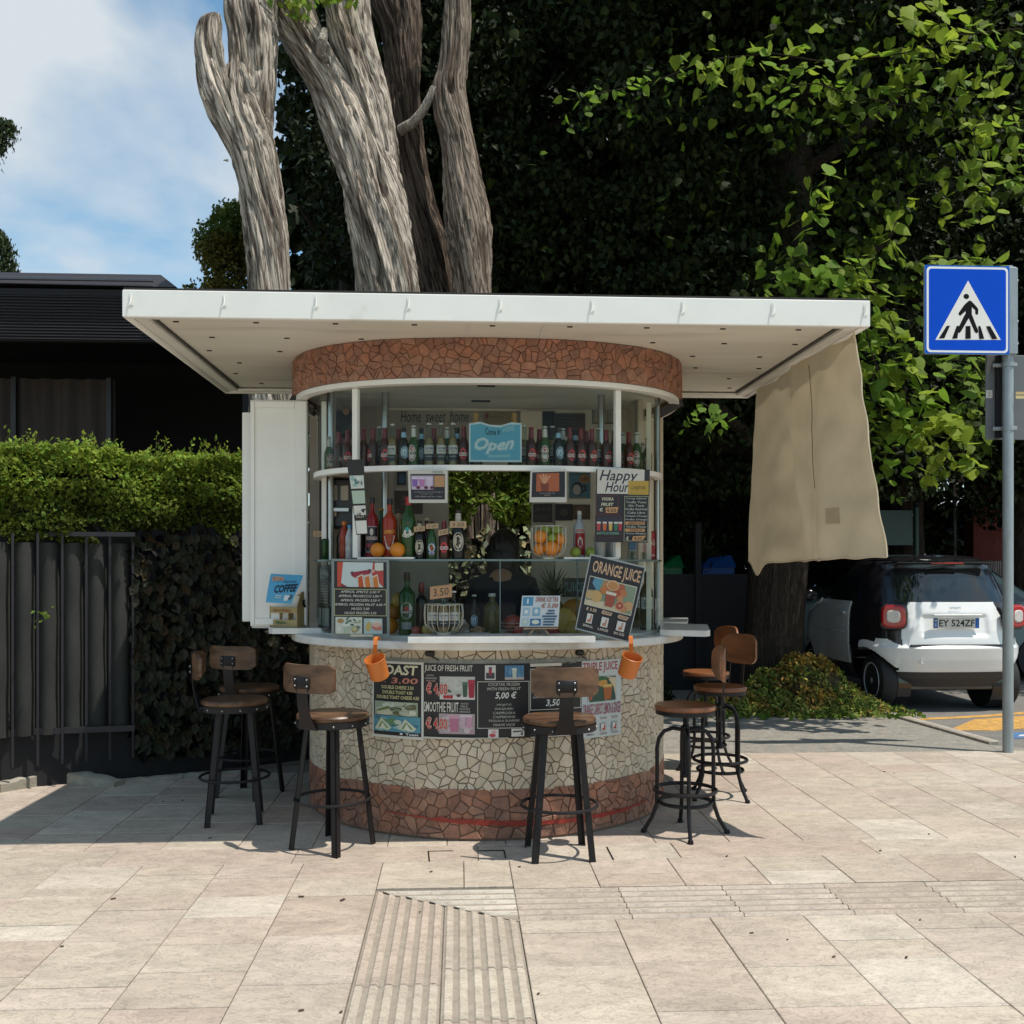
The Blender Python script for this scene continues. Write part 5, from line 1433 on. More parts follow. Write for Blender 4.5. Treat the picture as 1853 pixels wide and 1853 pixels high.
def stool_swivel(name, label, loc, rz, mt='orangewood'):
    t = thing(name, label, 'bar stool', (0, 0, 0), group='bar stools around the kiosk')
    b = MB(); b.lathe([(.13, .698), (.166, .698), (.172, .704), (.173, .718), (.167, .727), (.1, .729), (0, .7295)], n=36); b.build('seat', M[mt], t)
    b = MB(); b.lathe([(.160, .675), (.168, .675), (.168, .698), (.160, .698)], n=36, caps=False); b.lathe([(0, .688), (.16, .688), (.16, .697), (0, .697)], n=30); b.build('seat_ring', M['black_metal'], t)
    b = MB()
    prof = []
    z = .33
    while z < .69: prof += [(.012, z), (.0145, z+.006)]; z += .012
    b.lathe(prof, n=12); b.lathe([(.024, .565), (.026, .57), (.026, .60), (.024, .605)], n=14); b.lathe([(.02, .315), (.022, .32), (.022, .335), (.018, .34)], n=12); b.build('screw_column', M['black_metal'], t)
    for k in range(4):
        a = PI/2*k+PI/4*0; c, s = math.cos(a), math.sin(a)
        prf = [(.022, .585), (.07, .592), (.118, .575), (.148, .535), (.158, .48), (.158, .36), (.158, .24), (.160, .165), (.185, .09), (.232, .012)]
        b = MB(); b.tube([(c*r_, s*r_, z) for r_, z in prf], .0115, 8); b.lathe([(.016, 0), (.017, .004), (.015, .02)], (c*.234, s*.234, 0), 10); b.build('leg', M['black_metal'], t)
    for rad, z, tk in ((.172, .245, .011), (.146, .178, .011)):
        b = MB(); b.tube([(math.cos(2*PI*k/40)*rad, math.sin(2*PI*k/40)*rad, z) for k in range(40)], tk, 8, True); b.build('foot_ring', M['black_metal'], t)
    # backrest on a flat steel strap
    b = MB(); st = [(.165, .640), (.185, .628), (.198, .65), (.203, .72), (.212, .82), (.222, .95), (.224, 1.04)]; vs = []
    for y, z in st: vs += [(-.013, y, z), (.013, y, z), (.013, y+.006, z), (-.013, y+.006, z)]
    n = len(st)-1
    b.add(vs, [(4*i+k, 4*i+4+k, 4*i+4+(k+1) % 4, 4*i+(k+1) % 4) for i in range(n) for k in range(4)]+[(3, 2, 1, 0), (4*n, 4*n+1, 4*n+2, 4*n+3)]); b.build('back_strap', M['black_metal'], t, smooth=False)
    b = MB(); m = 12; vs = []
    for i in range(m+1):
        f = i/m*2-1; x = f*.150; y = .207-.035*f*f; hh = .100*(1-abs(f)**4.5*.45)
        for dy, z in ((0, .958-hh), (-.003, .958-hh*.4), (-.003, .958+hh*.4), (0, .958+hh), (.016, .958+hh), (.016, .958-hh)): vs.append((x, y+dy, z))
    b.add(vs, [(6*i+k, 6*i+(k+1) % 6, 6*i+6+(k+1) % 6, 6*i+6+k) for i in range(m) for k in range(6)]+[tuple(range(6)), tuple(6*m+k for k in range(5, -1, -1))]); b.build('backrest', M[mt], t, ang=40)
    t.location = loc; t.rotation_euler = (0, 0, rz); return t
s5 = stool_swivel('swivel_stool', 'orange wooden swivel stool on four bent legs, nearest one right of the kiosk', at_g(1240, 1507), -math.radians(96))
dup(s5, at_g(1303, 1441), -math.radians(58), label='middle swivel stool right of the kiosk, its backrest before the tree trunk')
dup(s5, at_g(1277, 1390), -math.radians(72), label='farthest swivel stool right of the kiosk, half behind the middle one')

# ================================================ CLOTH hanging from the canopy
cx = CX1-.03
cl = thing('hanging_cloth', 'beige canvas sheet hanging from the right edge of the white canopy', 'cloth', (cx, 6.0, CZ0))
# top edge runs along the canopy side: px 1372..1548 ; bottom hem px 1405..1585
NU, NV = 60, 54; vs = []
def yat_x(px, X):     # depth Y on plane X seen at column px
    lo, hi = 2., 12.
    for _ in range(40):
        m = (lo+hi)/2
        if pt(px, 0, m).x < X: lo = m
        else: hi = m
    return (lo+hi)/2
ytop0, ytop1 = yat_x(1547, cx), yat_x(1372, cx)
for i in range(NU+1):
    u = i/NU
    y0 = ytop0+(ytop1-ytop0)*u
    pxb = 1583-u*228
    for j in range(NV+1):
        v = j/NV
        # target bottom in the picture
        zb = 1.57-.055*u+ (.10 if False else 0)
        k = max(0, (u-.72)/.28)
        zb = 1.555-.02*u-.085*math.exp(-((u-.90)/.065)**2)+.02*max(0, (u-.93)/.07)
        z = CZ0-.004+(zb-(CZ0-.004))*v
        y = y0+(-.02*v*(1-u))+.10*v*u
        X = cx+.10*v*(1-u)+.03*v
        # folds radiating from the top corners
        fold = -.02+.075*math.sin(u*9.5+v*1.6+.6)*(.25+.75*v)+.024*math.sin(u*25-v*3.1)*(.3+.7*v)*(1-.3*u)
        fold += .05*math.exp(-((u-.42-.10*v)/.05)**2)*(1-v)*v*3.2 - .04*math.exp(-((u-.60+.12*v)/.05)**2)*(1-v)*v*3
        fold += .016*mnoise.noise(Vector((u*7+v*3, v*6-u*4, 0)))+.03*max(0, 1-abs(u-.30-.22*v)/.035)*v*(1-v*.6)-.025*max(0, 1-abs(u-.52-.05*v)/.04)*(1-v)
        fold = fold*(1-.6*max(0, (u-.7)/.3))-.02*max(0, (u-.8)/.2)**1.3*v
        X += fold-.05*v*max(0, u-.5)
        vs.append((X, y+fold*.4, z+.004*math.sin(u*40)*(v > .97)))
b = MB(); b.add(vs, [(i*(NV+1)+j, (i+1)*(NV+1)+j, (i+1)*(NV+1)+j+1, i*(NV+1)+j+1) for i in range(NU) for j in range(NV)])
sheet = b.build('sheet', M['fabric'], cl, ang=180)
# hem and edge piping, patch, seam
def cv(i, j): return Vector(vs[i*(NV+1)+j])
M['hem'] = mat('pale_hem', (.55, .45, .31), .85, var=.1)
b = MB(); b.tube([cv(0, j)+Vector((0, -.003, 0)) for j in range(NV+1)], .006, 6); b.build('hem', M['hem'], cl)
b = MB(); b.tube([cv(i, NV) for i in range(NU+1)], .005, 6); b.build('hem', M['hem'], cl)
b = MB(); b.tube([cv(22-int(j*.0), j)+Vector((-.004, -.006, 0)) for j in range(2, 36)], .0022, 5); b.build('seam', mat('seam', (.24, .18, .11), .9), cl)
b = MB(); i0, j0 = 12, 41; q = [cv(i0, j0), cv(i0+3, j0), cv(i0+3, j0+4), cv(i0, j0+4)]; b.add([p+Vector((-.004, -.006, 0)) for p in q]+[p+Vector((-.002, -.003, 0)) for p in q], [(0, 1, 2, 3), (4, 7, 6, 5), (0, 4, 5, 1), (1, 5, 6, 2), (2, 6, 7, 3), (3, 7, 4, 0)]); b.build('patch', mat('patch_cloth', (.40, .31, .19), .85), cl, smooth=False)

# ================================================ ROAD SIGN
sp = gp(1824, 1361); YS = sp.y
sign = thing('crossing_sign', 'blue square pedestrian crossing sign on a grey steel pole', 'road sign', (sp.x, YS, 0))
xr = .0
b = MB(); b.lathe([(.041, -.03), (.041, 3.93), (.038, 3.945), (0, 3.95)], (sp.x, YS, 0), 24); b.build('pole', M['galv'], sign)
x0, x1 = xat(1673, YS-.07), xat(1826, YS-.07); z0, z1 = zat(641, YS-.07, 1750), zat(481, YS-.07, 1750)
P0 = Vector((x0, YS-.075, z1)); fn = flat_fn(P0, (x1-x0, 0, 0), (0, 0, -(z1-z0)))
b = MB(); b.box(((x0+x1)/2, YS-.058, (z0+z1)/2), (x1-x0, .03, z1-z0), bev=.006); pn = b.build('panel', M['galv'], sign)
M['refl'] = mat('reflective_sheet', (1, 1, 1), .4, spec=.15, var=.03, attr=True)
p = Print(fn)
p.rect(0, 0, 1, 1, '2a6cc4'); p.rect(.012, .012, .988, .988, '0a55cc')
def rrect(p, u0, v0, u1, v1, rad, col):
    pts = []
    for cx_, cy_, a0 in ((u1-rad, v0+rad, -90), (u1-rad, v1-rad, 0), (u0+rad, v1-rad, 90), (u0+rad, v0+rad, 180)):
        for k in range(6): a = math.radians(a0+18*k); pts.append((cx_+rad*math.cos(a), cy_+rad*math.sin(a)))
    p.poly(pts, col)
rrect(p, .02, .016, .982, .984, .045, 'f2f4f4'); rrect(p, .045, .040, .958, .960, .035, '004fd0')
p.poly([(.508, .170), (.895, .835), (.122, .845)], 'f2efe8')
K = '14100f'
p.ell(.487, .350, .034, .030, K, 20)
p.poly([(.52, .395), (.545, .400), (.61, .465), (.628, .49), (.628, .54), (.618, .555), (.602, .555), (.592, .54), (.592, .505), (.552, .470), (.552, .55), (.56, .57), (.628, .735), (.625, .755), (.605, .765), (.585, .75), (.515, .595), (.425, .745), (.405, .765), (.382, .755), (.378, .735), (.460, .57), (.478, .545), (.478, .515), (.415, .57), (.398, .56), (.395, .54), (.455, .455), (.49, .42)], K)
for a, e, c, d in ((.255, .295, .160, .228), (.372, .40, .318, .382), (.478, .535, .475, .540), (.625, .652, .640, .698), (.718, .768, .790, .855)):
    p.poly([(a, .685), (e, .682), (d, .825), (c, .830)], K)
p.build('symbol', pn, M['refl'])
b = MB(); b.box((sp.x+.01, YS-.02, (z0+z1)/2+.005), (.085, .075, z1-z0), bev=.01); b.build('channel', M['galv'], sign)
for z in (z0+.1, z0+.28, z1-.1): b = MB(); b.ball((sp.x+.06, YS-.03, z), .012, 8, 6); b.build('bolt', M['chrome'], sign)
# second sign seen from behind, lower on the same pole
ax0, ax1 = xat(1782, YS+.12), xat(1905, YS+.12); az0, az1 = zat(796, YS+.12, 1800), zat(643, YS+.12, 1800)
bs = thing('back_of_sign', 'grey back of a second square road sign clamped low on the pole', 'road sign', ((ax0+ax1)/2, YS+.12, az0))
b = MB(); b.box(((ax0+ax1)/2, YS+.11, (az0+az1)/2), (ax1-ax0, .012, az1-az0), bev=.004); b.build('panel', mat('grey_sign_back', (.135, .145, .15), .5, var=.1, scale=5), bs)
b = MB(); b.box((sp.x-.03, YS+.078, (az0+az1)/2), (.05, .04, az1-az0-.02)); b.build('stiffener', M['iron'], bs, smooth=False)
for z in (zat(660, YS, 1820), zat(775, YS, 1820)):
    b = MB(); b.lathe([(.043, -.018), (.048, -.018), (.048, .018), (.043, .018)], (sp.x, YS, z), 20, False); b.box((sp.x-.075, YS+.03, z), (.07, .02, .03), bev=.004); b.box((sp.x+.06, YS, z), (.03, .02, .03), bev=.004); cb_ = b.build('clamp', M['galv'], bs)
    for dx in (-.09, -.06, .065): b = MB(); b.ball((sp.x+dx, YS+.015, z), .009, 8, 5); b.build('bolt', M['chrome'], cb_)
P0 = Vector((xat(1784, YS+.1), YS+.10, zat(706, YS+.1, 1790))); fn = flat_fn(P0, (.055, 0, 0), (0, 0, -.065)); p = Print(fn); p.rect(0, 0, 1, 1, 'e4dcd6'); p.rect(.42, .2, .55, .5, '7a6a70'); p.rect(.3, .66, .7, .74, '8a7a80'); p.build('sticker', bs)
P0 = Vector((xat(1838, YS-.05), YS-.05, zat(709, YS-.05, 1845))); fn = flat_fn(P0, (.10, 0, 0), (0, 0, -.055)); p = Print(fn); p.rect(0, 0, 1, .42, 'd9c087'); p.rect(0, .55, 1, 1, 'e8d59a'); p.rect(0, .44, 1, .53, '2a2018'); p.build('label_strip', bs)

# ================================================ SMALL WHITE CAR
CARX, CARY = xat(1737, 10.05), 10.05
YS0 = 10.05
def rz(y): return EYE-(y-1027)/177.6
# profile tables over z
ZT = [.27, .36, .45, .56, .68, .72, .86, .98, 1.08, 1.155, 1.17, 1.30, 1.44, 1.52, 1.565, 1.60, 1.63, 1.655, 1.672, 1.68]
XR = [.12, .07, .05, .03, .015, .055, .075, .10, .13, .155, .165, .23, .31, .36, .36, .40, .47, .60, .82, 1.1]
WD = [.70, .77, .81, .83, .842, .842, .842, .838, .825, .805, .80, .765, .72, .685, .665, .64, .60, .54, .42, .15]
XF = [2.58, 2.66, 2.70, 2.71, 2.70, 2.69, 2.64, 2.55, 2.35, 2.18, 2.14, 1.90, 1.65, 1.50, 1.42, 1.36, 1.30, 1.24, 1.18, 1.15]
NE = [4.5, 5, 5, 5, 5, 5, 5, 4.6, 4.2, 4.2, 4.2, 4, 3.8, 3.6, 3.4, 3.2, 3, 2.8, 2.6, 2.4]
car = thing('small_car', 'small white two-seater car with black roof, seen from behind', 'car', (CARX, CARY, -.03))
NZ, NT = 96, 430
zz = np.concatenate([np.linspace(.27, .72, 56), np.linspace(.728, 1.16, 50), np.linspace(1.17, 1.60, 36), np.linspace(1.61, 1.68, 12)])
NZ = len(zz)
V = np.zeros((NZ, NT, 3))
tt = np.linspace(0, 2*PI, NT, endpoint=False)
for i, z in enumerate(zz):
    xr_, wd_, xf_, ne = (np.interp(z, ZT, A) for A in (XR, WD, XF, NE))
    # centre ridge: rear face slightly bowed
    td = np.linspace(0, 2*PI, 6000, endpoint=False); dxy = np.stack([np.sign(np.cos(td))*np.abs(np.cos(td))**(2/ne)*wd_, np.sign(np.sin(td))*np.abs(np.sin(td))**(2/ne)*(xf_-xr_)/2], 1)
    sl = np.linalg.norm(np.diff(np.vstack([dxy, dxy[:1]]), axis=0), axis=1)*np.where(dxy[:, 1] < -.45, 3.2, 1.0); cs_ = np.concatenate([[0], np.cumsum(sl)])
    tt = np.interp(np.linspace(0, cs_[-1], NT, endpoint=False), cs_, np.append(td, 2*PI))
    c, s = np.cos(tt), np.sin(tt)
    lx = np.sign(c)*np.abs(c)**(2/ne)*wd_; ly = (xr_+xf_)/2+np.sign(s)*np.abs(s)**(2/ne)*(xf_-xr_)/2
    ly = ly+np.where(s < 0, .05*(np.abs(lx)/wd_)**2*np.abs(s), 0)
    V[i, :, 0] = lx; V[i, :, 1] = ly; V[i, :, 2] = z
# fender flare around the rear wheels
wy, wz, wr = .45, .325, .30
dist = np.sqrt((V[:, :, 1]-wy)**2+(V[:, :, 2]-wz)**2)
fl_ = .020*np.exp(-((dist-.36)/.07)**2)*(np.abs(V[:, :, 0]) > .6)
V[:, :, 0] += np.sign(V[:, :, 0])*fl_
# number plate recess
rec = .028*(1/(1+np.exp((np.abs(V[:, :, 0])-.355)/.012)))*(1/(1+np.exp((np.abs(V[:, :, 2]-.915)-.105)/.010)))*(V[:, :, 1] < .6)
V[:, :, 1] += rec
regions = {}
for i in range(NZ-1):
    for j in range(NT):
        k = (j+1) % NT
        q = [(i, j), (i, k), (i+1, k), (i+1, j)]
        c = (V[i, j]+V[i, k]+V[i+1, k]+V[i+1, j])/4
        n = np.cross(V[i, k]-V[i, j], V[i+1, j]-V[i, j]); n = n/(np.linalg.norm(n)+1e-9)
        lat, ln, z = abs(c[0]), c[1], c[2]
        rear = n[1] < -.45 and ln < 1.0
        dw = math.hypot(ln-wy, z-wz); dwf = math.hypot(ln-2.27, z-wz)
        if lat > .60 and (dw < .350 or dwf < .335) and n[2] < .6: continue
        if ln < .5 and lat > .65 and z < .455: continue
        if z < .455-.02*(lat < .6): reg = 'rear_skirt' if ln < 1 else ('bumper_front' if ln > 2.4 else 'side_sill')
        elif rear or (ln < .25 and z < 1.56):
            if z < .705+.07*min(1, max(0, (lat-.58)/.12)): reg = 'bumper'
            elif z < 1.157:
                reg = 'tailgate' if lat < .565-.10*max(0, (z-.9)/.25) else 'body_cell'
            elif 1.17 < z < 1.50 and lat < .57-.22*(z-1.157): reg = 'rear_window'
            elif z < 1.60: reg = 'body_cell'
            else: reg = 'roof'
        elif z > 1.565: reg = 'roof'
        elif ln < .78-.0*z:
            reg = 'bumper' if (z < .775 and dw < .42 and ln < .56) else 'body_cell'
        elif ln < 2.02:
            if z > 1.19:
                fr = 2.0-(z-1.19)*1.25
                if .72+.30*(z-1.19) < ln < .93 and 1.23 < z < 1.52: reg = 'quarter_window'
                elif 1.0 < ln < fr and z < 1.53: reg = 'side_window'
                else: reg = 'body_cell'
            elif z > 1.15: reg = 'body_cell'
            else:
                lo = .86
                reg = 'door' if ln > lo else 'body_cell'
        elif z < 1.08: reg = 'front_wing'
        else: reg = 'windscreen' if n[1] > .2 or z > 1.15 else 'front_wing'
        regions.setdefault((reg, c[0] < 0) if reg in ('door', 'side_window', 'quarter_window', 'side_sill', 'front_wing') else (reg, None), []).append(q)
M['carwhite'] = mat('white_car_paint', (.80, .80, .78), .22, var=.02, coat=.6)
M['carblack'] = mat('black_car_paint', (.012, .011, .013), .22, var=0, coat=.6)
M['carglass'] = mat('dark_car_glass', (.010, .014, .016), .06, var=0, spec=.9)
M['carplastic'] = mat('grey_bumper_plastic', (.035, .035, .038), .55, var=.05)
rm = {'rear_skirt': 'carplastic', 'bumper_front': 'carplastic', 'side_sill': 'carblack', 'bumper': 'carwhite', 'tailgate': 'carwhite', 'body_cell': 'carblack', 'rear_window': 'carglass', 'roof': 'carblack', 'quarter_window': 'carglass', 'side_window': 'carglass', 'door': 'carwhite', 'front_wing': 'carwhite', 'windscreen': 'carglass'}
off = {'bumper': .010, 'tailgate': .004, 'door': .010, 'front_wing': .010}
nrm = np.zeros_like(V)
dj = np.roll(V, -1, 1)-np.roll(V, 1, 1); di = np.zeros_like(V); di[1:-1] = V[2:]-V[:-2]; di[0] = V[1]-V[0]; di[-1] = V[-1]-V[-2]
nrm = np.cross(dj, di); nrm /= (np.linalg.norm(nrm, axis=2)[:, :, None]+1e-9)
parts = {}
for (reg, side), qs in regions.items():
    idx = {}; b = MB(); vv = []; ff = []
    # boundary detection for small return edges
    ec = {}
    o = off.get(reg, 0)
    for q in qs:
        f = []
        for v in q:
            if v not in idx: idx[v] = len(vv); vv.append(V[v[0], v[1]]+nrm[v[0], v[1]]*o)
            f.append(idx[v])
        ff.append(tuple(f))
        for a, e in zip(f, f[1:]+f[:1]): ec[(min(a, e), max(a, e))] = ec.get((min(a, e), max(a, e)), 0)+1
    if o:
        inv = {i: v for v, i in idx.items()}
        for (a, e), n_ in ec.items():
            if n_ == 1:
                base = len(vv)
                for u in (a, e): v = inv[u]; vv.append(V[v[0], v[1]]-nrm[v[0], v[1]]*.004)
                ff.append((a, e, base+1, base))
    b.add([Vector(v)+Vector((CARX, CARY, -.03)) for v in vv], ff)
    parts.setdefault(reg, []).append(b.build(reg, M[rm[reg]], car, ang=35))
CO = Vector((CARX, CARY, -.03))
def cbox(name, c, d, m, parent=car, bev=.004, rot=None):
    b = MB(); b.box(CO+Vector(c), d, bev=bev, rot=rot); return b.build(name, M[m] if isinstance(m, str) else m, parent)
# roof spoiler with brake light, window wiper
cbox('spoiler', (0, .36, 1.585), (1.10, .16, .03), 'carblack', bev=.012)
M['redlamp'] = mat('red_lamp', (.42, .012, .012), .12, var=0, coat=.7)
M['clearlamp'] = mat('clear_lamp', (.62, .58, .54), .12, var=.15, coat=.7, scale=40)
cbox('brake_light', (0, .275, 1.575), (.36, .02, .014), 'redlamp')
cbox('wiper', (-.05, .335, 1.535), (.34, .02, .02), 'carplastic', rot=Matrix.Rotation(-.10, 3, 'Y'))
# tail lamps
for sx in (-1, 1):
    lx, lz = sx*.655, .985+.03
    cen = CO+Vector((lx, .128, lz)); rot = Matrix.Rotation(sx*.42, 3, 'Z')
    def rr_lamp(w, h, d, m, name, parent, dy=0, pw=4):
        b = MB(); n = 28; rings = []
        for k, (sc, y) in enumerate(((1, .05), (1, 0), (.94, -d*.7), (.80, -d))):
            for i in range(n):
                a = 2*PI*i/n; x = math.copysign(abs(math.cos(a))**(2/pw), math.cos(a))*w*sc; z = math.copysign(abs(math.sin(a))**(2/pw), math.sin(a))*h*sc
                rings.append(cen+rot@Vector((x, y+dy, z)))
        fs = [(k*n+i, (k+1)*n+i, (k+1)*n+(i+1) % n, k*n+(i+1) % n) for k in range(3) for i in range(n)]+[tuple(3*n+i for i in range(n))]
        b.add(rings, fs); return b.build(name, m, parent)
    lamp = rr_lamp(.145, .142, .02, M['carblack'], 'tail_light', car, -.015)
    rr_lamp(.122, .122, .02, M['redlamp'], 'red_lens', lamp, -.034)
    rr_lamp(.072, .068, .012, M['clearlamp'], 'clear_lens', lamp, -.052, 3)
# number plate
ppx = -.0; px0 = CO.x-.255+.0; 
b = MB(); b.box(CO+Vector((0, .078, .935+.03-.02)), (.50, .012, .115), bev=.004); pl = b.build('number_plate', M['carwhite'], car)
fn = flat_fn(CO+Vector((-.245, .0705, .945+.053)), (.49, 0, 0), (0, 0, -.106)); p = Print(fn)
p.rect(0, 0, 1, 1, 'e9e8e2'); p.rect(0, 0, .085, 1, '1a64c0'); p.rect(.915, 0, 1, 1, '1a64c0'); p.text('I', .035, .5, .05, .85, 'ffffff'); p.text('EY 524ZF', .115, .16, .90, .84, '16161a', .02)
p.ell(.042, .25, .022, .1, 'f0d040', 10); p.build('plate_print', pl)
b = MB(); b.box(CO+Vector((0, .050, 1.03)), (.52, .05, .02), bev=.006); b.build('plate_lip', M['carwhite'], car)
b = MB(); b.box(CO+Vector((0, .048, .712)), (1.02, .03, .022), bev=.006); b.build('tailgate_shadow_gap', M['carplastic'], car)
# brand lettering on the tailgate
tv, tf = glyph('smart', .01); b = MB(); b.add([CO+Vector((.0+.01+(x-.5)*.12, .112+.004*(1-y), 1.105+.012-(y)*.028)) for x, y in tv], [tuple(reversed(f)) for f in tf]); b.build('badge_lettering', M['chrome'], car, smooth=False)
# reversing details: fog reflector dot
b = MB(); b.lathe([(.0, -.004), (.020, -.004), (.021, .004)], CO+Vector((-.39, .025, .545)), 18, False, Matrix.Rotation(PI/2, 3, 'X')); b.build('sensor', M['carwhite'], car)
cbox('exhaust_panel', (.0, .22, .262), (.90, .10, .06), mat('metal_underpanel', (.12, .105, .09), .5), bev=.01)
cbox('underbody', (0, 1.35, .36), (1.25, 2.2, .22), 'carplastic', bev=.02)
# wheel houses and wheels
M['tyre'] = mat('tyre_rubber', (.018, .017, .018), .75, var=.15, scale=20, bump=.3, bscale=60)
M['rim'] = mat('alloy_rim', (.55, .55, .57), .35, .2, var=.08)
for sx in (-1, 1):
    for ly in (wy, 2.27):
        Rm = Matrix.Rotation(PI/2*(1 if sx > 0 else -1), 3, 'Y')
        c = CO+Vector((sx*.665, ly, .305))
        b = MB(); b.lathe([(.20, -.085), (.262, -.09), (.288, -.080), (.300, -.055), (.304, 0), (.300, .055), (.288, .080), (.262, .09), (.20, .085)], c, 48, True, Rm)
        tyre = b.build('wheel', M['tyre'], car)
        for dz in (-.04, -.013, .013, .04):
            pass
        b = MB(); b.lathe([(.198, .088), (.195, .094), (.182, .090), (.176, .05), (.176, .02), (0, .02)], c, 40, False, Rm); b.build('rim', M['rim'] if ly > 1 else M['rim'], tyre)
        b = MB(); b.lathe([(0, .088), (.03, .086), (.034, .078), (.034, .03)], c, 20, False, Rm)
        for k in range(8):
            a = 2*PI*k/8; d = Vector((math.cos(a), math.sin(a), 0)); t_ = Vector((-d.y, d.x, 0))
            b.add([c+Rm@(d*.03-t_*.012+Vector((0, 0, .083))), c+Rm@(d*.03+t_*.012+Vector((0, 0, .083))), c+Rm@(d*.182+t_*.019+Vector((0, 0, .083))), c+Rm@(d*.182-t_*.019+Vector((0, 0, .083))),
                   c+Rm@(d*.03-t_*.012+Vector((0, 0, .05))), c+Rm@(d*.03+t_*.012+Vector((0, 0, .05))), c+Rm@(d*.182+t_*.019+Vector((0, 0, .05))), c+Rm@(d*.182-t_*.019+Vector((0, 0, .05)))],
                  [(0, 1, 2, 3), (0, 4, 5, 1), (1, 5, 6, 2), (2, 6, 7, 3), (3, 7, 4, 0)])
        b.build('spokes', M['rim'], tyre, smooth=False)
        b = MB(); b.lathe([(.295, .02), (.295, -.12)], c-Vector((sx*.10, 0, 0)), 36, True, Rm); b.build('wheel_house', M['carblack'], car, smooth=False)
# mirrors and door handle
for sx in (-1, 1):
    mm = MB(); mm.ball(CO+Vector((sx*.90, 1.93, 1.19)), .1, 16, 10, (1.0, .62, .78)); mr_ = mm.build('mirror', M['carblack'], car)
    mm = MB(); mm.box(CO+Vector((sx*.90, 1.878, 1.19)), (.12, .01, .09), bev=.004); mm.build('mirror_glass', M['carglass'], mr_)
    mm = MB(); mm.box(CO+Vector((sx*.853, 1.03, 1.02)), (.03, .16, .035), bev=.01); mm.build('door_handle', M['carwhite'], car)
    mm = MB(); mm.box(CO+Vector((sx*.853, 1.45, .80)), (.012, .95, .012), bev=.004); mm.build('door_crease', M['carwhite'], car)
# seats visible through the back window
# ================================================ cars behind the tree
M['sage'] = mat('sage_car_paint', (.10, .135, .125), .3, var=.03, coat=.5)
def simple_car(label, x, y, paint, rz=0.0, s=1.0):
    t = thing('parked_car', label, 'car', (0, 0, 0), group='cars parked behind the big lime tree')
    prof = [(-2.1, .35), (-2.1, .85), (-1.95, 1.0), (-1.35, 1.06), (-.75, 1.48), (.75, 1.52), (1.55, 1.08), (2.05, .95), (2.15, .6), (2.1, .35)]
    b = MB(); n = len(prof); vs = []
    for lat, sh in ((-.88, 0), (-.84, 1), (.84, 1), (.88, 0)):
        for x_, z_ in prof:
            k = max(0, (z_-1.06)/.46)
            vs.append(((lat if not sh else lat)*(1-.2*k), x_*(1 if not sh else 1), z_+(.03 if sh and z_ > .4 else 0)))
    fs = [tuple(range(n)), tuple(3*n+i for i in range(n-1, -1, -1))]
    for k in range(3): fs += [(k*n+i, (k+1)*n+i, (k+1)*n+(i+1) % n, k*n+(i+1) % n) for i in range(n)]
    b.add(vs, fs); b.build('body', paint, t, ang=30)
    for sx in (-1, 1):
        b = MB(); b.add([(sx*.885, -1.2, 1.07), (sx*.885, 1.35, 1.07), (sx*.80, .68, 1.44), (sx*.80, -.66, 1.43)], [(0, 1, 2, 3)]); b.build('side_window', M['carglass'], t, smooth=False)
    b = MB(); b.add([(-.74, 1.50, 1.125), (.74, 1.50, 1.125), (.64, .84, 1.53), (-.64, .84, 1.53)], [(0, 1, 2, 3)]); b.build('windscreen', M['carglass'], t, smooth=False)
    b = MB(); b.add([(-.72, -1.36, 1.10), (.72, -1.36, 1.10), (.64, -.82, 1.49), (-.64, -.82, 1.49)], [(3, 2, 1, 0)]); b.build('rear_window', M['carglass'], t, smooth=False)
    for sx in (-1, 1):
        for ly in (-1.35, 1.35):
            b = MB(); b.lathe([(.2, -.1), (.3, -.09), (.31, 0), (.3, .09), (.2, .1)], (sx*.82, ly, .31), 24, True, Matrix.Rotation(PI/2, 3, 'Y')); w_ = b.build('wheel', M['tyre'], t)
            b = MB(); b.lathe([(.2, .101), (0, .09)], (sx*.82, ly, .31), 16, False, Matrix.Rotation(PI/2*sx, 3, 'Y')); b.build('rim', M['rim'], w_)
        b = MB(); b.box((sx*.6, 2.06, .78), (.3, .1, .12), bev=.03); b.build('headlight', M['clearlamp'], t)
    t.location = (x, y, -.03); t.rotation_euler = (0, 0, rz); t.scale = (s, s, s); return t
simple_car('grey green parked car half hidden between the tree trunk and the white car', xat(1655, 13.9), 13.9, M['sage'], math.radians(84))
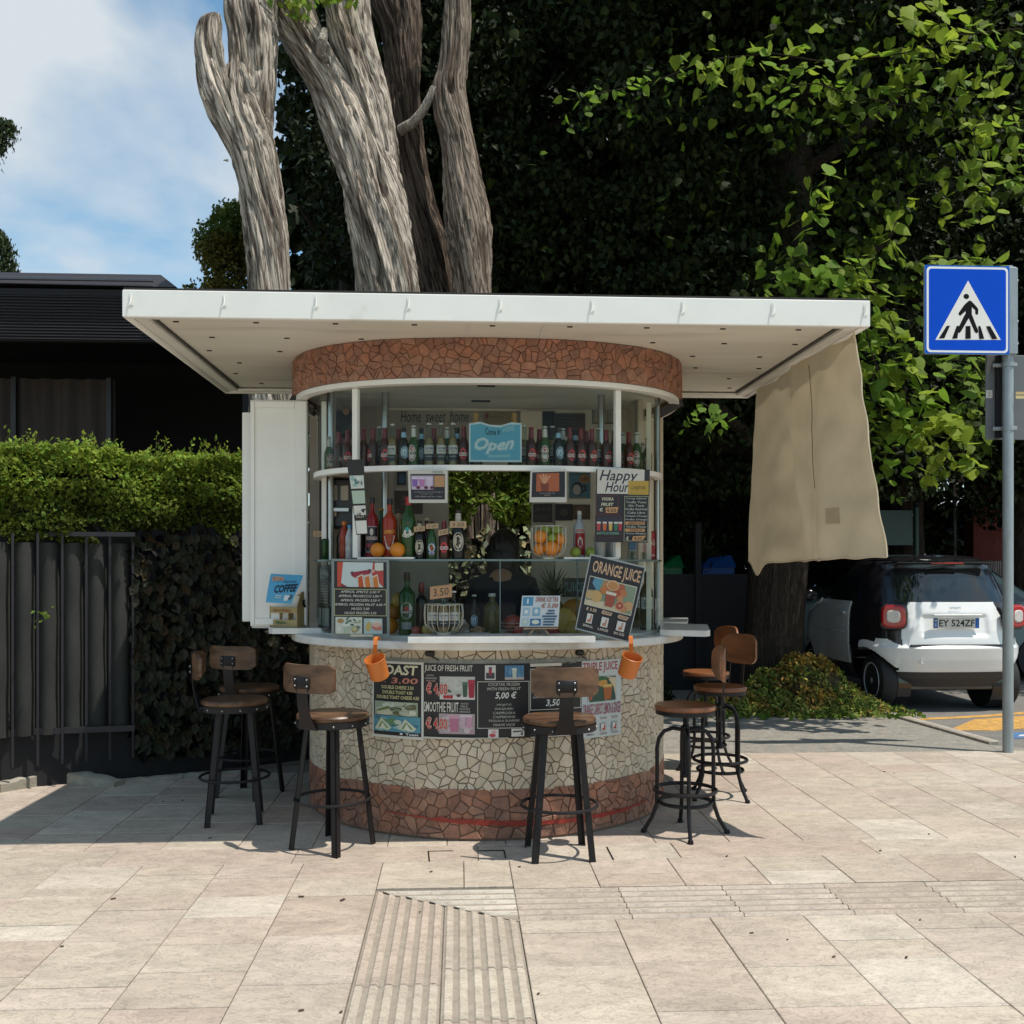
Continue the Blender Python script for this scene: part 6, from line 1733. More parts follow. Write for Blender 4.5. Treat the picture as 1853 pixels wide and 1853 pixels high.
for lb, pa, pb, col, Yq in (('green recycling bin glimpsed between the kiosk and the black post', 1192, 1226, (.02, .30, .08), 12.6), ('blue recycling bin glimpsed just left of the big tree trunk', 1262, 1318, (.02, .13, .50), 12.6)):
    xa, xb = xat(pa, Yq), xat(pb, Yq); th = thing('recycling_bin', lb, 'bin', ((xa+xb)/2, Yq, -.03)); b = MB(); d = .28
    b.add([(xa+.03, Yq-d, 0), (xb-.03, Yq-d, 0), (xb-.03, Yq+d, 0), (xa+.03, Yq+d, 0), (xa, Yq-d, 1.5), (xb, Yq-d, 1.5), (xb, Yq+d, 1.5), (xa, Yq+d, 1.5)], [(0, 3, 2, 1), (0, 1, 5, 4), (1, 2, 6, 5), (2, 3, 7, 6), (3, 0, 4, 7), (4, 5, 6, 7)]); mm = mat('bin_plastic', tuple(x*.45 for x in col), .45, var=.05); b.build('body', mm, th, smooth=False)
    b = MB(); b.add([(xa-.02, Yq-d-.03, 1.5), (xb+.02, Yq-d-.03, 1.5), (xb+.02, Yq+d+.03, 1.5), (xa-.02, Yq+d+.03, 1.5), (xa+.12, Yq-d+.15, 1.62), (xb, Yq-d+.15, 1.66), (xb, Yq+d, 1.66), (xa+.12, Yq+d, 1.62)], [(0, 1, 5, 4), (1, 2, 6, 5), (2, 3, 7, 6), (3, 0, 4, 7), (4, 5, 6, 7), (0, 3, 2, 1)]); b.build('lid', mm, th, smooth=False)
bf = thing('black_screen_fence', 'low black panel screen with posts between the kiosk and the tree', 'fence', (xat(1270, 12.0), 12.0, -.02))
for pa, pb in ((1150, 1258), (1268, 1400)):
    b = MB(); xa, xb = xat(pa, 12.0), xat(pb, 12.0); b.box(((xa+xb)/2, 12.0, .70), (xb-xa, .03, 1.44)); b.build('panel', M['bld2'], bf, smooth=False)
for pa in (1263, 1148, 1405):
    b = MB(); b.box((xat(pa, 11.96), 11.96, 1.0), (.07, .06, 2.1)); b.build('post', M['bld2'], bf, smooth=False)

# ================================================ street bits at the back right
def boxthing(name, label, cat, c, d, m): 
    t = thing(name, label, cat, (c[0], c[1], c[2]-d[2]/2)); return t
Yb = 13.0
x0, x1 = xat(1572, Yb), xat(1651, Yb); z0, z1 = zat(987, Yb, 1600), zat(923, Yb, 1600)
gb = thing('green_board', 'dark green notice board on a round post behind the white car', 'notice board', ((x0+x1)/2, Yb, -.03))
M['dgreen'] = mat('dark_green_paint', (.012, .045, .035), .45, var=.1)
b = MB(); b.box(((x0+x1)/2, Yb, (z0+z1)/2), (x1-x0, .03, z1-z0), bev=.004); b.build('panel', M['dgreen'], gb)
b = MB(); xp = xat(1658, Yb); b.lathe([(.035, -.05), (.035, zat(916, Yb)), (.045, zat(915, Yb)), (.02, zat(912, Yb))], (xp, Yb, 0), 16); b.build('post', M['dgreen'], gb)
b = MB(); b.ball((xp, Yb, zat(908, Yb)), .04, 14, 8); b.build('finial', M['black_metal'], gb)
for zc in (930, 977): b = MB(); b.ball((xat(1649, Yb), Yb-.02, zat(zc, Yb)), .010, 8, 5); b.build('bolt', M['chrome'], gb)
# dim parking sign
Yp = 14.0; ps = thing('parking_sign', 'small dim white sign with arrow plate standing under the trees', 'road sign', (xat(1727, Yp), Yp, -.03))
b = MB(); b.lathe([(.03, -.05), (.03, zat(850, Yp))], (xat(1727, Yp), Yp, 0), 12); b.build('pole', M['iron'], ps)
M['dimwhite'] = mat('dull_sign_white', (.20, .17, .16), .6, var=.15, scale=10, stretch=(1, 1, 8))  # sign white lowered to a dull grey
for a, e, c, d, nm in ((1712, 1742, 853, 869, 'plate'), (1722, 1731, 872, 898, 'arrow_plate')):
    b = MB(); xa, xb, za, zb = xat(a, Yp), xat(e, Yp), zat(d, Yp), zat(c, Yp); b.box(((xa+xb)/2, Yp-.05, (za+zb)/2), (xb-xa, .02, zb-za)); o = b.build(nm, M['dimwhite'], ps, smooth=False)
    if nm == 'arrow_plate':
        fn = flat_fn((xa, Yp-.061, zb), (xb-xa, 0, 0), (0, 0, -(zb-za))); p = Print(fn); p.poly([(.5, .12), (.85, .3), (.6, .3), (.6, .42), (.4, .42), (.4, .3), (.15, .3)], '101010'); p.build('arrow', o)
# white railing far behind the car
wr_ = thing('white_railing', 'white upright bar railing far behind the white car roof', 'railing', (xat(1760, 15), 15, -.03))
M['rail'] = mat('pale_railing', (.30, .26, .25), .6, var=.15)
rb = MB(); rb.box((0, 0, 0), (.022, .02, .85)); rbm = rb.build('bar', M['rail'], me_only=True, smooth=False)
for i, px in enumerate(list(range(1713, 1722, 5))+list(range(1729, 1758, 4))+list(range(1774, 1812, 4))):
    part('bar', rbm, wr_, Vector((xat(px, 15), 15, 1.18))-wr_.location)
b = MB()
for z in (1.58, 1.1): b.box((xat(1762, 15), 15.02, z), (xat(1812, 15)-xat(1712, 15), .015, .02))
b.build('rail', M['iron'], wr_, smooth=False)['kind'] = 'stuff'

# ================================================ heap of cuttings at the lime trunk
r = np.random.RandomState(91)
hc = pt(1462, 1230, 10.35); hp = thing('heap_of_cuttings', 'heap of withering green and brown lime cuttings swept against the tree trunk', 'garden waste', (hc.x, hc.y, 0))
def hz(x, y):
    dx, dy = (x-hc.x)/.62, (y-hc.y)/.50; a = dx*dx+dy*dy
    dx2, dy2 = (x-hc.x+.65)/.55, (y-hc.y-.05)/.42; a2 = dx2*dx2+dy2*dy2
    return (.52*math.exp(-a*1.5)*(1+.45*mnoise.noise(Vector((x*4, y*4, 0)))+.25*mnoise.noise(Vector((x*11, y*11, 0))))+.13*math.exp(-a2*1.3)*(1+.5*mnoise.noise(Vector((x*9, y*9, 4)))) if a < 5 or a2 < 5 else 0)-.03
b = MB(); n = 40; vs = []
for i in range(n+1):
    for j in range(n+1):
        x = hc.x-1.3+2.3*i/n; y = hc.y-.7+1.4*j/n; vs.append((x, y, hz(x, y)-.03))
b.add(vs, [(i*(n+1)+j, (i+1)*(n+1)+j, (i+1)*(n+1)+j+1, i*(n+1)+j+1) for i in range(n) for j in range(n)])
b.build('mound', mat('heap_core', (.045, .035, .014), .95, var=.4, scale=30), hp)
P = []; cc = []
while len(P) < 9000:
    x = hc.x+r.uniform(-1.25, .9); y = hc.y+r.uniform(-.75, .6); z = hz(x, y)
    if z < .0 and r.uniform() > .06: continue
    P.append((x, y, max(z, 0)+r.uniform(-.015, .04)+abs(r.normal(0, .012))))
    t_ = mnoise.noise(Vector((x*3, y*3, z*4)))+(z-.22)*1.5+r.normal(0, .25)
    cc.append((.92, .80, .50) if t_ > 0 else ((.55, .9, .5) if r.uniform() > .25 else (1.0, 1.3, .9)))
leaves('cuttings', np.array(P), .052, ML['heap'], hp, r, .0, (0, -.3, .8), cols=cc, wide=.5)
P = []
while len(P) < 420:
    x = hc.x+r.uniform(-1.25, .95); y = hc.y+r.uniform(-.8, .4); z = hz(x, y)
    if z > .24 and r.uniform() > .25: continue
    P.append((x, y, max(z, 0)+.02))
leaves('cut_leaf', np.array(P), .075, ML['lime'], hp, r, 0, (0, -.4, 1), wide=.8, cols=np.tile([[.55, .6, .6]], (len(P), 1)))
# low ivy right behind the stools
P = np.array([(r.uniform(.9, 2.35), r.uniform(10.6, 11.6), abs(r.normal(0, .09))) for _ in range(2600)])
tag(leaves('ground_ivy', P, .07, ML['deep'], None, r, 0, (0, -.3, 1), wide=.7), 'low dark ground ivy under the trees right of the kiosk', 'ground cover', kind='stuff')

# ================================================ orange mugs hooked on the counter
def mug(label, px, py, tilt, yaw=0.0):
    Yc = 5.19
    c = pt(px, py, Yc)
    t = thing('orange_mug', label, 'mug', tuple(c), group='orange mugs hooked on the counter')
    Rt = Matrix.Rotation(tilt, 3, 'Y') @ Matrix.Rotation(math.radians(24), 3, 'X')
    b = MB(); b.lathe([(0, -.056), (.046, -.056), (.050, -.052), (.0545, .056), (.056, .060), (.054, .061), (.052, .056), (.047, -.048), (0, -.050)], c, 36, False, Rt); b.build('cup', M['orange_plastic'], t)
    h0 = c+Rt@Vector((0.0, .050, .045)); top = Vector((c.x+(.0 if tilt < 0 else 0)+.012*(1 if tilt > 0 else -1), 5.235, Z_CNT+.03))
    b = MB(); hp_ = [c+Rt@Vector((0, .053, -.02)), c+Rt@Vector((0, .056, .05)), h0+Vector((0, .0, .045)), Vector((top.x, top.y-.03, top.z-.035)), Vector((top.x, top.y-.022, top.z-.004)), top+Vector((.003, 0, .004)), top+Vector((.008, .03, .0)), top+Vector((.01, .045, -.018))]
    vs = []
    for p_ in hp_: vs += [p_+Vector((-.011, 0, 0)), p_+Vector((.011, 0, 0)), p_+Vector((.011, .004, .001)), p_+Vector((-.011, .004, .001))]
    n = len(hp_)-1
    b.add(vs, [(4*i+k, 4*i+(k+1) % 4, 4*i+4+(k+1) % 4, 4*i+4+k) for i in range(n) for k in range(4)]+[(3, 2, 1, 0), (4*n, 4*n+1, 4*n+2, 4*n+3)]); b.build('handle', M['orange_plastic'], t, ang=50)
mug('orange plastic mug hooked over the counter above the toast poster', 683, 1209, math.radians(-14))
mug('orange plastic mug hooked over the counter beside the triple juice poster', 1139, 1205, math.radians(13))
# ================================================ POSTERS AND SIGNS
def quad_fn(TL, TR, BL, BR):
    n = (BL-TL).cross(TR-TL).normalized(); n = -n if n.y > 0 else n
    return lambda u, v, off: TL*(1-u)*(1-v)+TR*u*(1-v)+BL*(1-u)*v+BR*u*v+n*off
def px_fn(Y, tl, tr, bl, br=None, Yb=None):
    Yb = Yb or Y
    TL, TR, BL = pt(*tl, Y), pt(*tr, Y), pt(*bl, Yb); BR = pt(*br, Yb) if br else TR+BL-TL
    return quad_fn(TL, TR, BL, BR)
def curve_fn(ov, x0, x1, y0, y1, off):
    qa_, qb_ = ov.fromx(x0, off), ov.fromx(x1, off); X, Y, nx, ny = ov.at((qa_+qb_)/2)
    z1, z0 = zat(y0, Y+ny*off, (x0+x1)/2), zat(y1, Y+ny*off, (x0+x1)/2)
    return lambda u, v, o: ov.w(qa_+(qb_-qa_)*u, z1-(z1-z0)*v, off+o)
def sheet(name, label, cat, fn, bg, t=.003, edge='board', step=99, group=None, pad=0):
    c = fn(.5, 1, 0); th = thing(name, label, cat, (c.x, c.y, c.z), group=group)
    b = MB(); sheet_board(b, fn, t, pad, step if step < 90 else 99); b.build('board', M[edge], th, smooth=False)
    p = Print(fn, step); p.rect(0, 0, 1, 1, bg); return th, p
def photo(p, u0, v0, u1, v1, bg, cols, seed, n=16, big=.35, extra=()):
    p.rect(u0, v0, u1, v1, bg); p.blot(u0, v0, u1, v1, cols, n, seed, big)
def glassicon(p, u, v, w, h, col, top='f0ead8'):
    p.poly([(u-w/2, v-h/2), (u+w/2, v-h/2), (u+w*.36, v+h/2), (u-w*.36, v+h/2)], col); p.poly([(u-w/2, v-h/2), (u+w/2, v-h/2), (u+w*.47, v-h*.3), (u-w*.47, v-h*.3)], top)
BK = '17121a'
# --- five posters on the stone wall
ST = .09
th, p = sheet('poster', 'black toast price poster with sandwich photos on the stone wall', 'poster', curve_fn(BASE, 675, 765, 1197, 1336, .018), 'e8e6dc', step=ST)
p.rect(.03, .03, .96, .965, BK); p.text('TOAST', .10, .045, .90, .175, 'ece6c4', .03, .1); p.text('€ 3.00', .10, .205, .90, .285, 'd88a74', .02, .1)
p.text('DOUBLE CHEESE 3.50', .20, .315, .82, .36, 'e6dca0', .02); p.text('DOUBLE TOAST 4.00', .22, .38, .80, .425, 'e6dca0', .02); p.text('DOUBLE TOAST CHEESE 4.50', .10, .445, .92, .49, 'e6dca0', .02)
photo(p, .06, .525, .90, .705, 'a9b59a', ['d8d6bd', '8b9a72', '6d6a4e', 'c8ccb6', 'e4e2d2', '4a4238'], 3, 26, .4)
p.poly([(.10, .66), (.35, .60), (.42, .69), (.12, .70)], 'e0dcbc'); p.poly([(.10, .64), (.34, .58), (.40, .61), (.14, .66)], '7d8a50')
photo(p, .04, .71, .95, .915, '5aa0b4', ['a8d4d6', '3f7f96', 'd5e2cf', '6f9a6a', 'e8ecd8'], 5, 20, .3)
for x in (.25, .72): p.poly([(x-.18, .88), (x-.05, .74), (x+.16, .86), (x+.10, .90)], 'dfe6cf'); p.poly([(x-.12, .87), (x-.03, .78), (x+.10, .87)], '7fa05a'); p.poly([(x-.08, .88), (x-.02, .80), (x+.06, .88)], 'eef0e0')
p.ell(.60, .935, .03, .012, 'ffffff'); p.text('Toast', .68, .922, .92, .95, 'ffffff', .02)
p.build('print', th)
th, p = sheet('poster', 'black poster for juice of fresh fruit and smoothies with red prices', 'poster', curve_fn(BASE, 766, 861, 1201, 1337, .018), BK, step=ST)
p.text('JUICE OF FRESH FRUIT', .02, .02, .94, .125, 'ece8dc', .01); p.text('WITH', .06, .15, .20, .172, 'd8d4cc'); p.text('ORANGE', .03, .185, .26, .21, 'd8d4cc'); p.text('WATER', .05, .222, .24, .246, 'e0b8b0')
photo(p, .32, .17, .985, .475, 'cfd0c6', ['d8d8d0', 'c4c6be', 'dcdcd4'], 8, 10, .5)
p.rect(.32, .42, .985, .475, 'e8e4e0'); glassicon(p, .80, .34, .10, .20, '3e5a48', '567a62'); glassicon(p, .92, .33, .13, .24, 'b01c3c', 'c03050')
for x in (.42, .48, .54): p.ell(x, .44, .035, .026, 'c22438')
for x in (.47, .51): p.ell(x, .36, .04, .012, '3c5a40', rot=.5)
p.ell(.68, .42, .04, .02, '5a2a24')
for y in (.25, .71): p.text('€ 4,00', .06, y, .48, y+.19, 'f3d0c0', .05); p.text('€ 4,00', .07, y+.008, .47, y+.182, 'cc3030', .01)
p.text('SMOOTHIE FRUIT', .02, .51, .68, .645, 'ece8dc', .01)
for i, w_ in enumerate(('WITH', 'MILK', 'YOGURT', 'ORANGE')): p.text(w_, .72 if i < 2 else .69, .515+.035*i, .86 if i < 2 else .90, .54+.035*i, 'd8d4cc')
photo(p, .31, .66, .985, .93, 'b9a6a8', ['d8c8cc', 'a8a0a8', '8fb0a0', 'c890a0'], 9, 14, .4)
glassicon(p, .60, .79, .20, .22, 'c87a98', 'e0a8bc')
for x, c_ in ((.76, 'd4b4c4'), (.88, 'd8a0b8')): glassicon(p, x, .76, .12, .18, c_, 'e8d4dc')
p.text('€ 4,00', .06, .71, .48, .90, 'f3d0c0', .05); p.text('€ 4,00', .07, .718, .47, .892, 'cc3030', .01); p.rect(0, .975, 1, 1, 'd8d4c8')
p.build('print', th)
th, p = sheet('poster', 'black poster listing frozen cocktails at 5,00 euro', 'poster', curve_fn(BASE, 862, 956, 1201, 1336, .018), BK, step=ST)
photo(p, .17, .02, .37, .215, 'e6e2dc', ['e8e4e0', 'd0ccc8'], 2, 5, .5); p.rect(.19, .12, .35, .20, '3c4048'); glassicon(p, .27, .10, .06, .11, 'b02848', '5a4080')
photo(p, .54, .025, .90, .215, '5c90b8', ['6ea0c4', '4a7ea8', '86b0cc'], 4, 8, .4)
for x in (.60, .68, .76, .84): p.rect(x, .03, x+.01, .18, '3f709a')
p.rect(.54, .18, .90, .215, 'c8bcb8'); glassicon(p, .72, .13, .09, .14, 'd6ddd0', 'eef2ea')
p.frame(.03, .235, 1.0, .865, .012, 'e2dfd0', .68)
p.text('COCKTAIL FROZEN', .23, .255, .82, .295, 'dedbd0', 0, .2); p.text('WITH FRESH FRUIT', .21, .315, .84, .355, 'dedbd0', 0, .2); p.text('5,00 €', .36, .375, .76, .48, 'f4f2ea', .02, .2)
for i, w_ in enumerate(('MOJITO', 'DAIQUERI', 'CAIPIROSKA', 'CAIPIRINHA', 'TEQUILA SUNRISE', 'MIAMI VICE')):
    l = len(w_)*.017; p.text(w_, .53-l-.04, .535+.053*i, .53+l+.03, .568+.053*i, 'd4d2c4', 0, .2)
p.rect(.23, .875, .42, .99, 'eee8e6'); p.ell(.31, .955, .06, .025, 'd04858'); p.ell(.34, .91, .05, .02, 'e8b0b4')
p.rect(.66, .87, .90, .975, 'eceae4'); p.poly([(.68, .90), (.88, .895), (.88, .91), (.7, .92)], '3a4438'); p.rect(.84, .92, .87, .96, '2c3550'); p.rect(0, .985, .6, 1, 'c8c4b8')
p.build('print', th)
th, p = sheet('poster', 'black granita poster mostly hidden behind the back of the central stool', 'poster', curve_fn(BASE, 957, 1053, 1201, 1334, .018), BK, step=ST)
p.rect(.02, -.01, .60, .03, 'e6dfd0'); p.frame(.02, .06, .985, .62, .012, 'e2dfd0', .7)
p.text('GRANITA', .2, .12, .8, .22, 'e8e4dc', .01, .2); p.text('GRANITA WITH FRESH FRUIT', .07, .42, .93, .46, 'dedbd0', 0, .2); p.text('3,50 €', .30, .475, .72, .585, 'f4f2ea', .02, .2)
p.rect(.04, .68, .9, .70, 'dddddd'); photo(p, .20, .80, .50, .965, 'c88c8c', ['e0c8c4', 'b04850', 'd8a4a4', '8a2430'], 6, 8, .5); p.ell(.42, .90, .07, .045, '8c1c2c')
photo(p, .52, .80, .84, .87, '2c3038', ['c03848', '1c2026'], 7, 6, .4); photo(p, .52, .88, .84, .97, '15181c', ['2c4c58', '1c2026'], 11, 5, .4); p.rect(.02, .975, .98, .99, 'd8d4c8')
p.build('print', th)
th, p = sheet('poster', 'white triple juice poster with red lettering, rightmost on the stone wall', 'poster', curve_fn(BASE, 1053, 1123, 1194, 1333, .018), 'd5dcdc', step=ST)
p.text('TRIPLE JUICE', .02, .025, .90, .17, 'b03a4c', .02); p.rect(.12, .21, .86, .545, 'b8c4c0'); p.rect(.14, .22, .84, .535, '36584a')
p.poly([(.14, .535), (.14, .36), (.35, .34), (.60, .535)], 'dde2e0'); p.ell(.50, .30, .12, .05, 'd8a050'); p.ell(.24, .30, .10, .08, 'c08850'); p.poly([(.60, .22), (.84, .24), (.84, .50), (.78, .36)], 'e4d2b0')
p.poly([(.12, .21), (.5, .21), (.7, .25), (.4, .27)], '3c7048'); glassicon(p, .62, .42, .24, .20, 'b86a3c', 'e2bc70'); glassicon(p, .19, .45, .10, .12, 'b0604a', 'c07a60')
p.text('ORANGE CARROT LEMON & GINGER', .02, .56, .98, .705, 'a2405a', .01)
for i, x in enumerate((.19, .50, .79)):
    p.text(('€3.50', '€4.00', '€5.00')[i], x-.08, .735, x+.08, .77, '6c3448'); p.rect(x-.075, .82, x+.075, .925, '9aa2a4'); p.rect(x-.06, .828, x+.06, .918, 'e6e6e2'); p.poly([(x+.01, .84), (x+.045, .84), (x+.04, .91), (x-.04, .91), (x-.03, .885), (x+.01, .88)], 'b83a30')
    p.text(('SMALL', 'LARGE', 'BIG BIG')[i], x-.09, .945, x+.09, .965, '5c3448', .02)
p.build('print', th)
b = MB()
ring(b, BASE, BASE.fromx(700), BASE.fromx(1060), zat(1200, 5.43), zat(1193, 5.43), .004, .017, 30); b.build('poster_batten', mat('clear_strip', (.20, .20, .18), .3, var=.3, scale=30), kiosk, smooth=False)

# --- menu on the counter, left
fn = px_fn(5.50, (600, 1011), (704, 1013), (600, 1151), (705, 1152), 5.50)
th, p = sheet('menu_board', 'black spritz price menu in a clear stand on the left of the counter', 'menu', fn, '8a9290', .006)
p.rect(.045, .03, .955, .965, BK); p.rect(.10, .04, .90, .36, 'cfdbdc')
p.poly([(.10, .04), (.20, .04), (.16, .36), (.10, .36)], 'cc4a30'); p.poly([(.16, .31), (.28, .36), (.16, .36)], '8c2430'); p.poly([(.72, .04), (.76, .04), (.78, .15), (.90, .14), (.90, .36), (.70, .2)], 'bf3f38'); p.rect(.75, .05, .89, .14, 'd8dcd0')
p.poly([(.34, .20), (.38, .17), (.60, .14), (.72, .14), (.66, .19), (.44, .22), (.42, .245), (.35, .22)], '9c2038'); p.ell(.36, .18, .03, .02, '6b2844'); p.ell(.66, .14, .03, .014, '4a2a44'); p.ell(.72, .15, .03, .02, 'e0b0a8')
for x in (.45, .57, .71): p.poly([(x, .22+.0), (x+.09, .19), (x+.13, .36), (x+.01, .36)], 'ecd7c4'); p.poly([(x+.01, .235), (x+.08, .21), (x+.11, .36), (x+.02, .36)], 'c8501c' if x < .5 else 'd47a28')
p.frame(.045, .385, .955, .735, .014, 'aeb07e', .72)
for i, s_ in enumerate(('APEROL SPRITZ 2.50 €', 'APEROL PROSECCO 3.00 €', 'APEROL FROZEN 3.50 €', 'APEROL FROZEN FRUIT 4.00 €', 'HUGO 3.00', 'HUGO FROZEN 3.50')):
    w_ = len(s_)*.0172; p.text(s_, .5-w_, .405+.055*i, .5+w_, .438+.055*i, 'e0ddd0', .01, .22)
photo(p, .07, .75, .53, .965, 'd6dbcc', ['e4e6dc', 'c8d0c4', 'a8b08c'], 21, 10, .4)
for u, v in ((.28, .77), (.32, .80), (.27, .82), (.40, .79), (.36, .85)): p.ell(u, v, .035, .014, '4c7462', rot=u*9)
p.ell(.16, .80, .06, .03, 'b08c54'); p.ell(.40, .91, .055, .04, '7c6a3c'); p.ell(.40, .905, .045, .033, 'c9c38c'); glassicon(p, .26, .90, .12, .11, 'b9c6b0', 'eef2e8'); p.ell(.47, .88, .035, .012, '5b6f78')
photo(p, .56, .765, .88, .965, 'b4cbcc', ['cddcdc', 'a8c4c8', 'ddd6c4'], 23, 6, .5); p.ell(.64, .87, .045, .065, 'cdb05c', rot=.3); p.ell(.78, .87, .085, .035, 'cb6454'); p.ell(.78, .85, .075, .03, 'e8b7a4'); p.ell(.80, .90, .08, .02, 'd87a68')
p.rect(.33, .972, .72, 1.0, 'd8cdb8'); p.build('print', th)
fn2 = curve_fn(DRUM, 576, 602, 1022, 1140, -.012)
th, p = sheet('menu_board', 'narrow black menu seen edge-on behind the curved glass at the left', 'menu', fn2, '1c1c1e', .003, step=.3)
p.frame(.06, .28, .95, .62, .04, '6a6a62', .3)
for i in range(7): p.rect(.2, .31+.042*i, .85, .33+.042*i, '77776f')
p.rect(.2, .66, .48, .93, '8a9090'); p.rect(.55, .66, .9, .93, '70787a'); p.ell(.6, .14, .3, .07, '5a6264'); p.build('print', th)

# --- orange juice board
fn = px_fn(5.40, (1070, 1005), (1166, 1028), (1043, 1136), (1136, 1160), 5.38)
th, p = sheet('menu_board', 'tilted black orange juice price board leaning on the right of the counter', 'menu', fn, BK, .008, pad=.02)
p.text('ORANGE JUICE', .07, .05, .97, .26, 'd9b08a', .02)
p.rect(.05, .27, .95, .665, 'e8ddc8'); p.rect(.06, .28, .94, .655, '8a9a80'); p.poly([(.06, .28), (.30, .28), (.26, .44), (.06, .44)], '5a9ab0'); p.poly([(.06, .28), (.14, .28), (.12, .36), (.22, .44), (.06, .46)], '16202c')
p.poly([(.06, .60), (.5, .56), (.85, .655), (.06, .655)], 'd8c8a8')
for u, v, a, c_ in ((.42, .35, .10, 'cc8450'), (.52, .32, .09, 'd9a070'), (.66, .34, .08, 'b8603c'), (.72, .40, .07, 'c8784a'), (.36, .42, .07, 'c8783c'), (.60, .42, .07, 'b4502e'), (.68, .48, .06, 'cf8c58'), (.24, .52, .11, 'd2a868'), (.12, .52, .08, 'c9a878'), (.86, .55, .09, 'cfa070'), (.78, .60, .07, 'c08858')): p.ell(u, v, a, a*.72, c_, 14)
p.ell(.50, .33, .12, .07, 'e0b48c', 14); p.ell(.50, .335, .10, .055, 'c98c52', 14)
glassicon(p, .50, .52, .20, .20, 'a84e36', 'e6d8c8'); p.ell(.70, .57, .09, .065, 'e0a07c', 16); p.ell(.70, .57, .075, .052, 'b05038', 16); p.ell(.70, .57, .02, .014, 'e8c8a0', 8)
for i, x in enumerate((.20, .49, .80)):
    p.text(('€ 3.50', '€ 4.00', '€ 5.00')[i], x-.10, .69, x+.10, .735, 'dfc0a4', .03); 
    s_ = .055+.012*i; p.rect(x-s_, .77, x+s_, .90, 'e4e0d8'); p.poly([(x+.01, .785), (x+.04, .785), (x+.035, .885), (x-.04, .885), (x-.03, .85), (x+.01, .84)], 'c08468')
    p.text(('SMALL', 'LARGE', 'BIG SIZE')[i], x-.10, .92, x+.10, .955, 'd8c4bc', .03)
p.poly([(.40, .682), (.60, .69), (.57, .735), (.41, .735)], 'c9a58a'); p.text('4,00', .43, .693, .56, .725, '3a2620'); p.poly([(.73, .685), (.92, .695), (.88, .745), (.72, .74)], 'c9a58a'); p.text('5,00', .75, .698, .87, .733, '3a2620')
p.build('print', th)

# --- small easel board
fn = px_fn(5.37, (945, 1078), (1014, 1078), (940, 1134), (1010, 1134), 5.36)
th, p = sheet('easel_sign', 'small white and blue iced drinks card standing on a wooden mini easel', 'menu', fn, 'd6dce0', .005)
p.rect(.03, .04, .30, .33, '4a90b8'); p.rect(.05, .38, .24, .66, 'a8c4d4'); p.rect(.30, .38, .50, .66, '88b0c8'); p.rect(.04, .72, .22, .96, 'b8ccd4'); p.rect(.26, .74, .54, .97, '3c74a4'); p.ell(.40, .85, .10, .07, 'e0e4d0'); p.rect(.14, .10, .18, .26, 'e6ecee'); p.ell(.14, .52, .05, .06, 'e8eef0'); p.ell(.40, .5, .05, .08, 'dfe8ec'); p.ell(.13, .84, .05, .05, 'dfe0c8')
p.text('DRINK ICE TEA', .36, .04, .95, .20, 'a85c50', .02, .2); p.text('€ 5.00', .52, .24, .96, .40, 'b06a58', .02, .2)
for i, (a, e) in enumerate(((.70, .88), (.66, .88), (.56, .95), (.60, .92), (.60, .90), (.60, .88))): p.rect(a, .46+.09*i, e, .51+.09*i, '2c5a80')
p.build('print', th)
M['pine'] = mat('pale_wood', (.33, .20, .12), .6, var=.1)
b = MB(); b.box(pt(978, 1137, 5.355), (.19, .02, .008)); 
lg = b.build('ledge', M['pine'], th, smooth=False)
for px, px2 in ((966, 957), (985, 993), (975, 976)):
    b = MB(); b.tube([pt(px, 1138, 5.365 if px != 975 else 5.40), Vector((xat(px2, 5.37), 5.34 if px != 975 else 5.5, 1.134))], .006, 6, sq=True); b.build('leg', M['pine'], th, smooth=False)

# --- coffee sign and wooden bottle crate on the left side shelf
cb0 = pt(503, 0, 6.03); cth = thing('wooden_crate', 'small yellow wooden bottle crate with handle on the left side shelf', 'crate', (cb0.x+.08, 6.12, 1.137))
M['ywood'] = mat('yellowish_plywood', (.38, .28, .12), .6, var=.1, scale=8)
Rz = Matrix.Rotation(math.radians(-24), 3, 'Z')
def cr(name, c, d, m=None, rot=None, parent=cth):
    b = MB(); o = Vector((xat(523, 6.1), 6.12, 1.137)); b.box(o+Rz@Vector(c), d, rot=Rz if rot is None else rot); return b.build(name, m or M['ywood'], parent, smooth=False)
cr('base', (0, 0, .005), (.19, .13, .008)); cr('slat', (0, -.064, .028), (.19, .006, .036)); cr('slat', (0, -.064, .105), (.19, .006, .036)); cr('slat', (0, .064, .06), (.19, .006, .11))
for x in (-.03, .03): cr('divider', (x, 0, .06), (.005, .12, .10))
for sx in (-1, 1):
    b = MB(); o = Vector((xat(523, 6.1), 6.12, 1.137)); vs = []
    for x in (sx*.0955-.003, sx*.0955+.003):
        for y, z in ((-.067, .0), (.067, .0), (.067, .125), (.02, .215), (-.02, .215), (-.067, .125)): vs.append(o+Rz@Vector((x, y, z)))
    b.add(vs, [(5, 4, 3, 2, 1, 0), (6, 7, 8, 9, 10, 11)]+[(i, (i+1) % 6, 6+(i+1) % 6, 6+i) for i in range(6)]); b.build('end_panel', M['ywood'], cth, smooth=False)
b = MB(); b.tube([o+Rz@Vector((-.09, 0, .195)), o+Rz@Vector((.09, 0, .195))], .008, 8); b.build('handle', M['ywood'], cth)
b = MB(); b.tube([o+Rz@Vector((.102, .0, .165)), o+Rz@Vector((.106, -.01, .14)), o+Rz@Vector((.104, .01, .125))], .008, 8); b.build('bottle_opener', M['black_metal'], cth)
